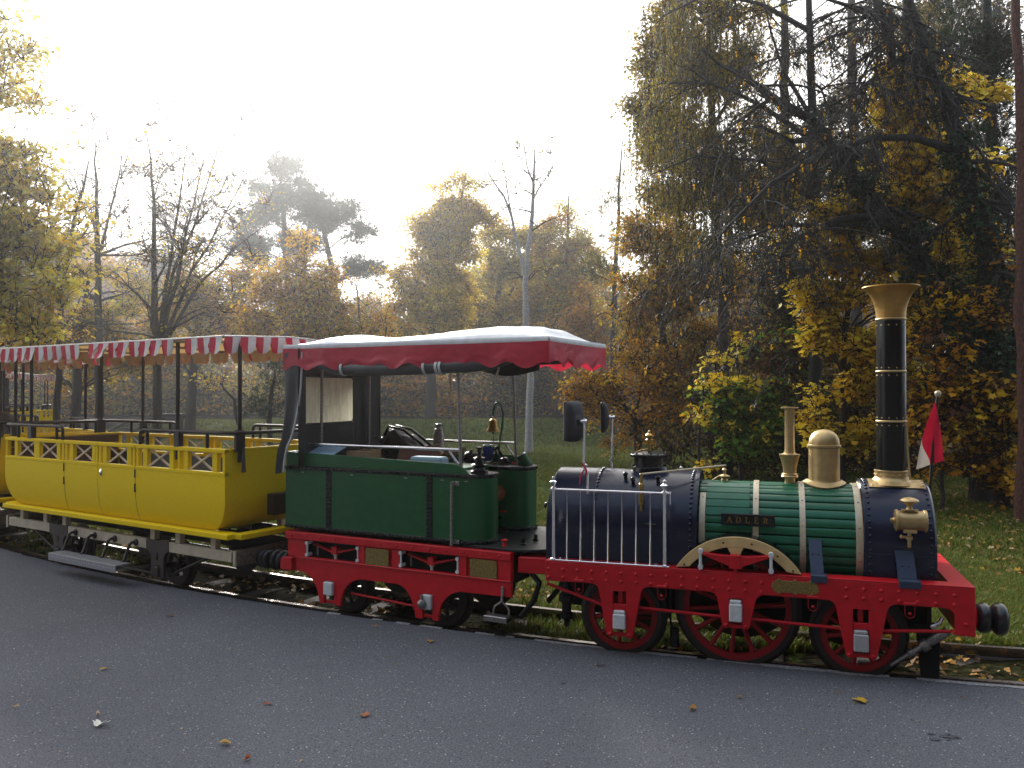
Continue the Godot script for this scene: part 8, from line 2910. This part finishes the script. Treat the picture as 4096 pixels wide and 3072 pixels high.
	tree("ivy_tree", "leaning ivy-covered trunk slanting up to the left behind the chimney", "tree",
		[[[7.19, -0.19, -12.6, 0.215], [7.19, 0.34, -12.6, 0.172], [7.03, 1.87, -12.6, 0.153], [6.69, 2.9, -12.6, 0.137], [6.43, 3.41, -12.6, 0.126], [5.68, 4.36, -12.6, 0.107], [5.32, 4.81, -12.6, 0.092], [4.64, 5.74, -12.6, 0.069], [3.91, 5.96, -12.2, 0.067], [3.28, 6.25, -12, 0.036], [2.76, 6.5, -11.8, 0.014]], [[4.78, 5.53, -12.6, 0.057], [4.18, 5.33, -12.2, 0.041], [3.64, 5.49, -12, 0.025], [3.05, 5.35, -11.8, 0.011]], [[5.61, 4.29, -12.5, 0.064], [4.77, 4.12, -12, 0.051], [3.98, 3.74, -11.6, 0.035], [3.47, 3.24, -11.3, 0.022], [3.07, 2.54, -11.1, 0.008]], [[5.73, 4.21, -12.5, 0.049], [4.66, 4.04, -12, 0.04], [3.77, 3.96, -11.6, 0.026], [2.92, 3.62, -11.3, 0.015], [2.39, 3.11, -11.1, 0.007]], [[4.63, 5.74, -12.6, 0.042], [4.17, 6.53, -12.6, 0.027], [3.94, 7.21, -12.6, 0.015], [3.83, 7.82, -12.6, 0.008]]],
		[[6.43, 3.41, -12.6, 0.34, 0.34, 0.21, 31], [6.08, 3.93, -12.6, 0.31, 0.31, 0.18, 24], [5.7, 4.35, -12.6, 0.31, 0.27, 0.18, 21], [5.35, 4.77, -12.6, 0.29, 0.25, 0.17, 18], [5.01, 5.23, -12.6, 0.25, 0.23, 0.15, 14], [4.64, 5.74, -12.6, 0.23, 0.19, 0.14, 9], [6.69, 2.9, -12.6, 0.38, 0.42, 0.23, 42], [6.88, 2.33, -12.6, 0.42, 0.46, 0.25, 50], [4.28, 5.95, -12.6, 0.19, 0.13, 0.11, 6]],
		["ivy"], {"style": "ivy", "leaf": 0.075, "clump": 0.22, "n": 30, "limb": 0.04, "gaps": -0.5, "end_leaf": 0.07, "end_pal": "orange", "twigs": 16, "twig_len": 1.5, "deep": 2, "droop": 0.55, "twig_up": -0.05, "twig_from": 0.3, "bark": Color(0.045, 0.04, 0.032)})
	tree("ivy_tree", "upright ivy-clad trunk leaning left in the right part of the photo", "tree",
		[[[7.13, -0.19, -12, 0.191], [7.13, 0.22, -12, 0.153], [7.01, 2.22, -12, 0.138], [6.87, 3.89, -12, 0.127], [6.55, 4.95, -12, 0.109], [6.27, 5.94, -12, 0.095], [5.98, 6.74, -12, 0.08], [5.72, 7.53, -12, 0.062], [5.5, 8.04, -12, 0.055]], [[6.48, 5.13, -12, 0.069], [5.76, 5.27, -11.8, 0.054], [5.05, 5.16, -11.5, 0.044], [4.25, 4.86, -11.2, 0.044], [3.47, 4.37, -10.9, 0.028], [2.79, 3.77, -10.7, 0.016], [2.29, 3.17, -10.6, 0.006]], [[6.08, 6.51, -12, 0.084], [5.57, 6.45, -12, 0.065], [5.44, 7.09, -12, 0.051], [5.21, 7.53, -12, 0.036]], [[5.44, 7.05, -12, 0.047], [4.79, 7.1, -11.7, 0.032], [4.19, 7.21, -11.5, 0.017]], [[5.64, 6.44, -12, 0.047], [5.08, 6, -11.7, 0.032], [4.43, 5.57, -11.4, 0.017], [3.98, 5.5, -11.2, 0.007]]],
		[[6.87, 3.89, -12, 0.29, 0.33, 0.17, 25], [6.7, 4.47, -12, 0.29, 0.33, 0.17, 25], [6.52, 5.05, -12, 0.27, 0.31, 0.16, 21], [6.33, 5.71, -12, 0.25, 0.31, 0.15, 18], [6.12, 6.36, -12, 0.22, 0.29, 0.13, 12], [6.95, 3.13, -12, 0.33, 0.4, 0.2, 35], [7.01, 2.22, -12, 0.36, 0.47, 0.22, 46], [7.06, 1.31, -12, 0.36, 0.47, 0.22, 46]],
		["ivy"], {"style": "ivy", "leaf": 0.075, "clump": 0.21, "n": 30, "limb": 0.04, "gaps": -0.5, "end_leaf": 0.06, "end_pal": "orange", "twigs": 18, "twig_len": 1.6, "deep": 2, "droop": 0.6, "twig_up": -0.1, "twig_from": 0.35, "bark": Color(0.05, 0.046, 0.038)})
	tree("pine_tree", "reddish bare pine trunk at the upper right edge", "pine",
		[[[6.67, -0.19, -10.8, 0.081], [6.67, 0.52, -10.8, 0.065], [6.66, 3.79, -10.8, 0.062], [6.66, 5.76, -10.8, 0.059], [6.65, 7.72, -10.8, 0.049]]],
		[[6.55, 7.72, -10.8, 0.33, 0.26, 0.2, 6]],
		["pine"], {"style": "needle", "leaf": 0.13, "n": 16, "bark": Color(0.20, 0.085, 0.055)})
	tree("maple_tree", "tall yellow maple with leaf sprays around the ivy trunks", "tree",
		[[[6.4, -0.21, -13.6, 0.103], [6.4, 0.24, -13.6, 0.082], [6.56, 2.71, -13.6, 0.07], [6.77, 4.77, -13.6, 0.049], [6.89, 6.42, -13.6, 0.021]], [[6.6, 3.12, -13.6, 0.037], [5.9, 3.74, -13.6, 0.021], [5.16, 3.95, -13.6, 0.008]], [[6.73, 4.36, -13.6, 0.033], [6.23, 4.69, -13.6, 0.019], [5.65, 4.77, -13.6, 0.008]]],
		[[6.77, 6.71, -13.6, 0.49, 0.29, 0.3, 37], [6.56, 6.34, -13.6, 0.45, 0.33, 0.27, 39], [6.48, 5.93, -13.6, 0.41, 0.37, 0.25, 40], [6.97, 5.52, -13.6, 0.49, 0.45, 0.3, 47], [6.56, 5.02, -13.6, 0.54, 0.37, 0.32, 52], [6.89, 4.61, -13.6, 0.45, 0.37, 0.27, 35], [5.9, 4.77, -13.6, 0.45, 0.23, 0.27, 27], [5.57, 5.1, -13.6, 0.29, 0.16, 0.17, 10], [7.43, 6.71, -13.6, 0.25, 0.29, 0.15, 9], [7.63, 5.93, -13.6, 0.25, 0.33, 0.15, 8], [7.3, 4.11, -13.6, 0.45, 0.41, 0.27, 39], [6.23, 6.83, -13.6, 0.37, 0.29, 0.22, 19], [7.22, 5.03, -13, 0.35, 0.43, 0.21, 28], [7.53, 6.13, -13, 0.28, 0.35, 0.17, 15], [7.41, 3.53, -13, 0.35, 0.32, 0.21, 20]],
		["yellow", "yellow", "gold"], {"style": "star", "leaf": 0.088, "clump": 0.3, "n": 28, "gaps": -0.08, "limb": 0.16})
	tree("maple_tree", "lower yellow maple with flat sprays left of the brass chimney top", "tree",
		[[[5.17, -0.24, -13, 0.084], [5.17, 0.3, -13, 0.067], [5.21, 1.88, -13, 0.055], [5.33, 3.06, -13, 0.035], [5.4, 3.85, -13, 0.016]]],
		[[4.93, 4.44, -13, 0.35, 0.14, 0.21, 14], [5.21, 4.32, -13, 0.43, 0.2, 0.26, 26], [4.93, 3.81, -13, 0.43, 0.18, 0.26, 23], [5.4, 3.61, -13, 0.51, 0.22, 0.31, 33], [5.88, 3.69, -13, 0.32, 0.24, 0.19, 22], [4.77, 3.14, -13, 0.43, 0.24, 0.26, 24], [5.44, 3.1, -13, 0.47, 0.28, 0.28, 39], [6, 2.98, -13, 0.35, 0.32, 0.21, 34], [5.13, 2.55, -13, 0.47, 0.43, 0.28, 56], [5.68, 2.35, -13, 0.35, 0.47, 0.21, 40], [5.33, 1.76, -13, 0.47, 0.51, 0.28, 59], [5.96, 1.88, -13, 0.32, 0.59, 0.19, 39], [5.05, 1.17, -13, 0.43, 0.47, 0.26, 37], [5.6, 1.01, -13, 0.43, 0.47, 0.26, 31]],
		["yellow", "yellow", "gold"], {"style": "star", "leaf": 0.085, "clump": 0.28, "n": 28, "gaps": -0.08, "limb": 0.16})
	tree("hornbeam_bush", "small orange-leaved tree with dark forked trunk behind the rear-view mirrors", "tree",
		[[[2.8, -0.19, -18.6, 0.12], [2.8, 0.02, -18.6, 0.096], [2.83, 0.64, -18.6, 0.085], [2.74, 1.09, -18.6, 0.056], [2.43, 1.49, -18.6, 0.034], [1.98, 1.66, -18.6, 0.014]], [[2.8, 0.87, -18.6, 0.056], [3.22, 1.32, -18.6, 0.039], [3.67, 1.66, -18.6, 0.017]], [[2.77, 1.09, -18.6, 0.045], [2.94, 1.77, -18.6, 0.025], [3, 2.39, -18.6, 0.011]]],
		[[2.27, 1.77, -18.6, 0.85, 0.45, 0.48, 52], [3.05, 1.99, -18.6, 0.96, 0.56, 0.48, 74], [3.67, 1.43, -18.6, 0.79, 0.51, 0.47, 55], [1.76, 1.54, -18.6, 0.62, 0.28, 0.37, 24], [2.89, 2.56, -18.6, 0.56, 0.34, 0.34, 18], [1.36, 1.77, -18.6, 0.28, 0.14, 0.17, 6], [3.34, 0.87, -18.6, 0.85, 0.39, 0.48, 37], [3.9, 2.33, -18.6, 0.62, 0.51, 0.37, 34], [2.1, 0.98, -18.6, 0.68, 0.34, 0.41, 15], [2.89, 0.47, -18.6, 0.9, 0.34, 0.48, 21]],
		["orange", "gold", "orange", "rust"], {"leaf": 0.085, "clump": 0.32, "n": 34, "gaps": -0.06, "limb": 0.14})
	tree("maple_bush", "fresh green maple bush with yellow outer leaves behind the boiler", "bush",
		[[[4.26, -0.24, -15.4, 0.059], [4.26, 0.06, -15.4, 0.047], [4.21, 0.76, -15.4, 0.035], [4.12, 1.65, -15.4, 0.016]], [[4.26, 0.15, -15.4, 0.033], [4.68, 0.99, -15.4, 0.021], [4.82, 1.83, -15.4, 0.009]]],
		[[3.98, 1.55, -15.4, 0.56, 0.33, 0.34, 34], [4.35, 1.09, -15.4, 0.61, 0.42, 0.36, 48], [3.84, 0.99, -15.4, 0.42, 0.37, 0.25, 29], [4.63, 1.65, -15.4, 0.47, 0.37, 0.28, 33], [4.72, 0.85, -15.4, 0.47, 0.42, 0.28, 37], [4.16, 0.53, -15.4, 0.56, 0.33, 0.34, 27]],
		["green", "green", "green", "yellow"], {"style": "star", "leaf": 0.085, "clump": 0.3, "n": 28, "gaps": -0.08})
	tree("maple_sapling", "yellow maple sapling in front of the green bush, left side", "bush",
		[[[3.42, -0.23, -15, 0.034], [3.42, 0.1, -15, 0.027], [3.42, 1.01, -15, 0.02], [3.51, 1.92, -15, 0.014], [3.78, 2.46, -15, 0.007]]],
		[[3.42, 1.24, -15, 0.27, 0.23, 0.16, 7], [3.28, 0.69, -15, 0.27, 0.23, 0.16, 7], [3.65, 1.78, -15, 0.32, 0.23, 0.19, 8], [3.87, 2.28, -15, 0.41, 0.18, 0.25, 8], [4.01, 2.65, -15, 0.36, 0.18, 0.22, 6], [3.37, 0.33, -15, 0.27, 0.18, 0.16, 6]],
		["gold", "yellow"], {"style": "star", "leaf": 0.085, "clump": 0.26, "n": 24, "gaps": -0.1})
	tree("dogwood_bush", "dull reddish brown bush between the green maple and the brass dome", "bush",
		[[[5.37, -0.25, -15.8, 0.054], [5.37, -0.22, -15.8, 0.043], [5.37, 0.98, -15.8, 0.031], [5.32, 2.17, -15.8, 0.014]], [[5.42, 0.02, -15.8, 0.029], [5.8, 1.22, -15.8, 0.019], [5.85, 2.17, -15.8, 0.01]]],
		[[5.18, 2.41, -15.8, 0.62, 0.53, 0.37, 42], [5.66, 2.17, -15.8, 0.62, 0.62, 0.37, 50], [5.28, 1.6, -15.8, 0.57, 0.53, 0.34, 39], [5.71, 1.07, -15.8, 0.67, 0.62, 0.4, 54], [5.08, 0.69, -15.8, 0.48, 0.53, 0.29, 22], [5.52, 0.36, -15.8, 0.77, 0.53, 0.46, 36]],
		["brown", "brown", "rust", "green"], {"leaf": 0.085, "clump": 0.34, "n": 36, "gaps": -0.08})
	tree("thicket", "dim thicket of orange-leaved shrubs behind smokebox and flag", "bush",
		[[[6.07, -0.2, -11.7, 0.04], [6.07, 0.11, -11.7, 0.032], [6.07, 1.14, -11.7, 0.023], [6, 2.2, -11.7, 0.011]], [[6.5, 0.11, -11.7, 0.025], [6.57, 1.14, -11.7, 0.016], [6.67, 2.03, -11.7, 0.007]], [[7.03, 0.04, -11.7, 0.025], [7.06, 1.14, -11.7, 0.016], [7.1, 2.03, -11.7, 0.007]]],
		[[5.86, 2.45, -11.7, 0.39, 0.39, 0.23, 19], [6.21, 1.85, -11.7, 0.53, 0.46, 0.32, 34], [6.85, 1.85, -11.7, 0.5, 0.46, 0.3, 32], [6, 1.14, -11.7, 0.53, 0.5, 0.32, 37], [6.57, 1.07, -11.7, 0.53, 0.5, 0.32, 37], [7.1, 0.96, -11.7, 0.46, 0.5, 0.28, 32], [6.39, 0.5, -11.7, 0.64, 0.32, 0.38, 34], [7.06, 0.32, -11.7, 0.43, 0.25, 0.26, 17], [6.78, 2.73, -11.7, 0.43, 0.46, 0.26, 19], [7.13, 3.62, -11.7, 0.25, 0.53, 0.15, 11], [6.14, 2.98, -11.7, 0.32, 0.28, 0.19, 7]],
		["orange", "gold", "orange", "brown"], {"style": "star", "leaf": 0.085, "clump": 0.28, "n": 18, "gaps": -0.05})
	tree("undergrowth_bush", "dark low brush closing the wood behind the boiler and dome", "bush",
		[[[6.45, -0.23, -17, 0.065], [6.45, -0.36, -17, 0.052], [6.45, 0.93, -17, 0.031], [6.4, 1.96, -17, 0.013]], [[4.13, -0.1, -17, 0.041], [4.08, 0.93, -17, 0.026], [4.03, 1.96, -17, 0.013]], [[8, -0.46, -17, 0.041], [8, 0.93, -17, 0.026], [8.1, 1.96, -17, 0.013]]],
		[[4.13, 1.19, -17, 0.93, 0.82, 0.49, 42], [5.16, 0.93, -17, 0.93, 0.88, 0.53, 45], [6.45, 0.93, -17, 1.13, 1.03, 0.62, 65], [7.74, 1.19, -17, 1.03, 1.13, 0.62, 65], [3.62, 0.52, -17, 0.77, 0.46, 0.46, 20], [7.22, 0.16, -17, 1.29, 0.57, 0.48, 40], [5.68, 0.11, -17, 1.29, 0.46, 0.48, 33], [4.78, 2.55, -18.5, 1.12, 0.78, 0.48, 49]],
		["spruce", "brown", "larch", "spruce"], {"leaf": 0.09, "clump": 0.42, "n": 46, "gaps": -0.3})
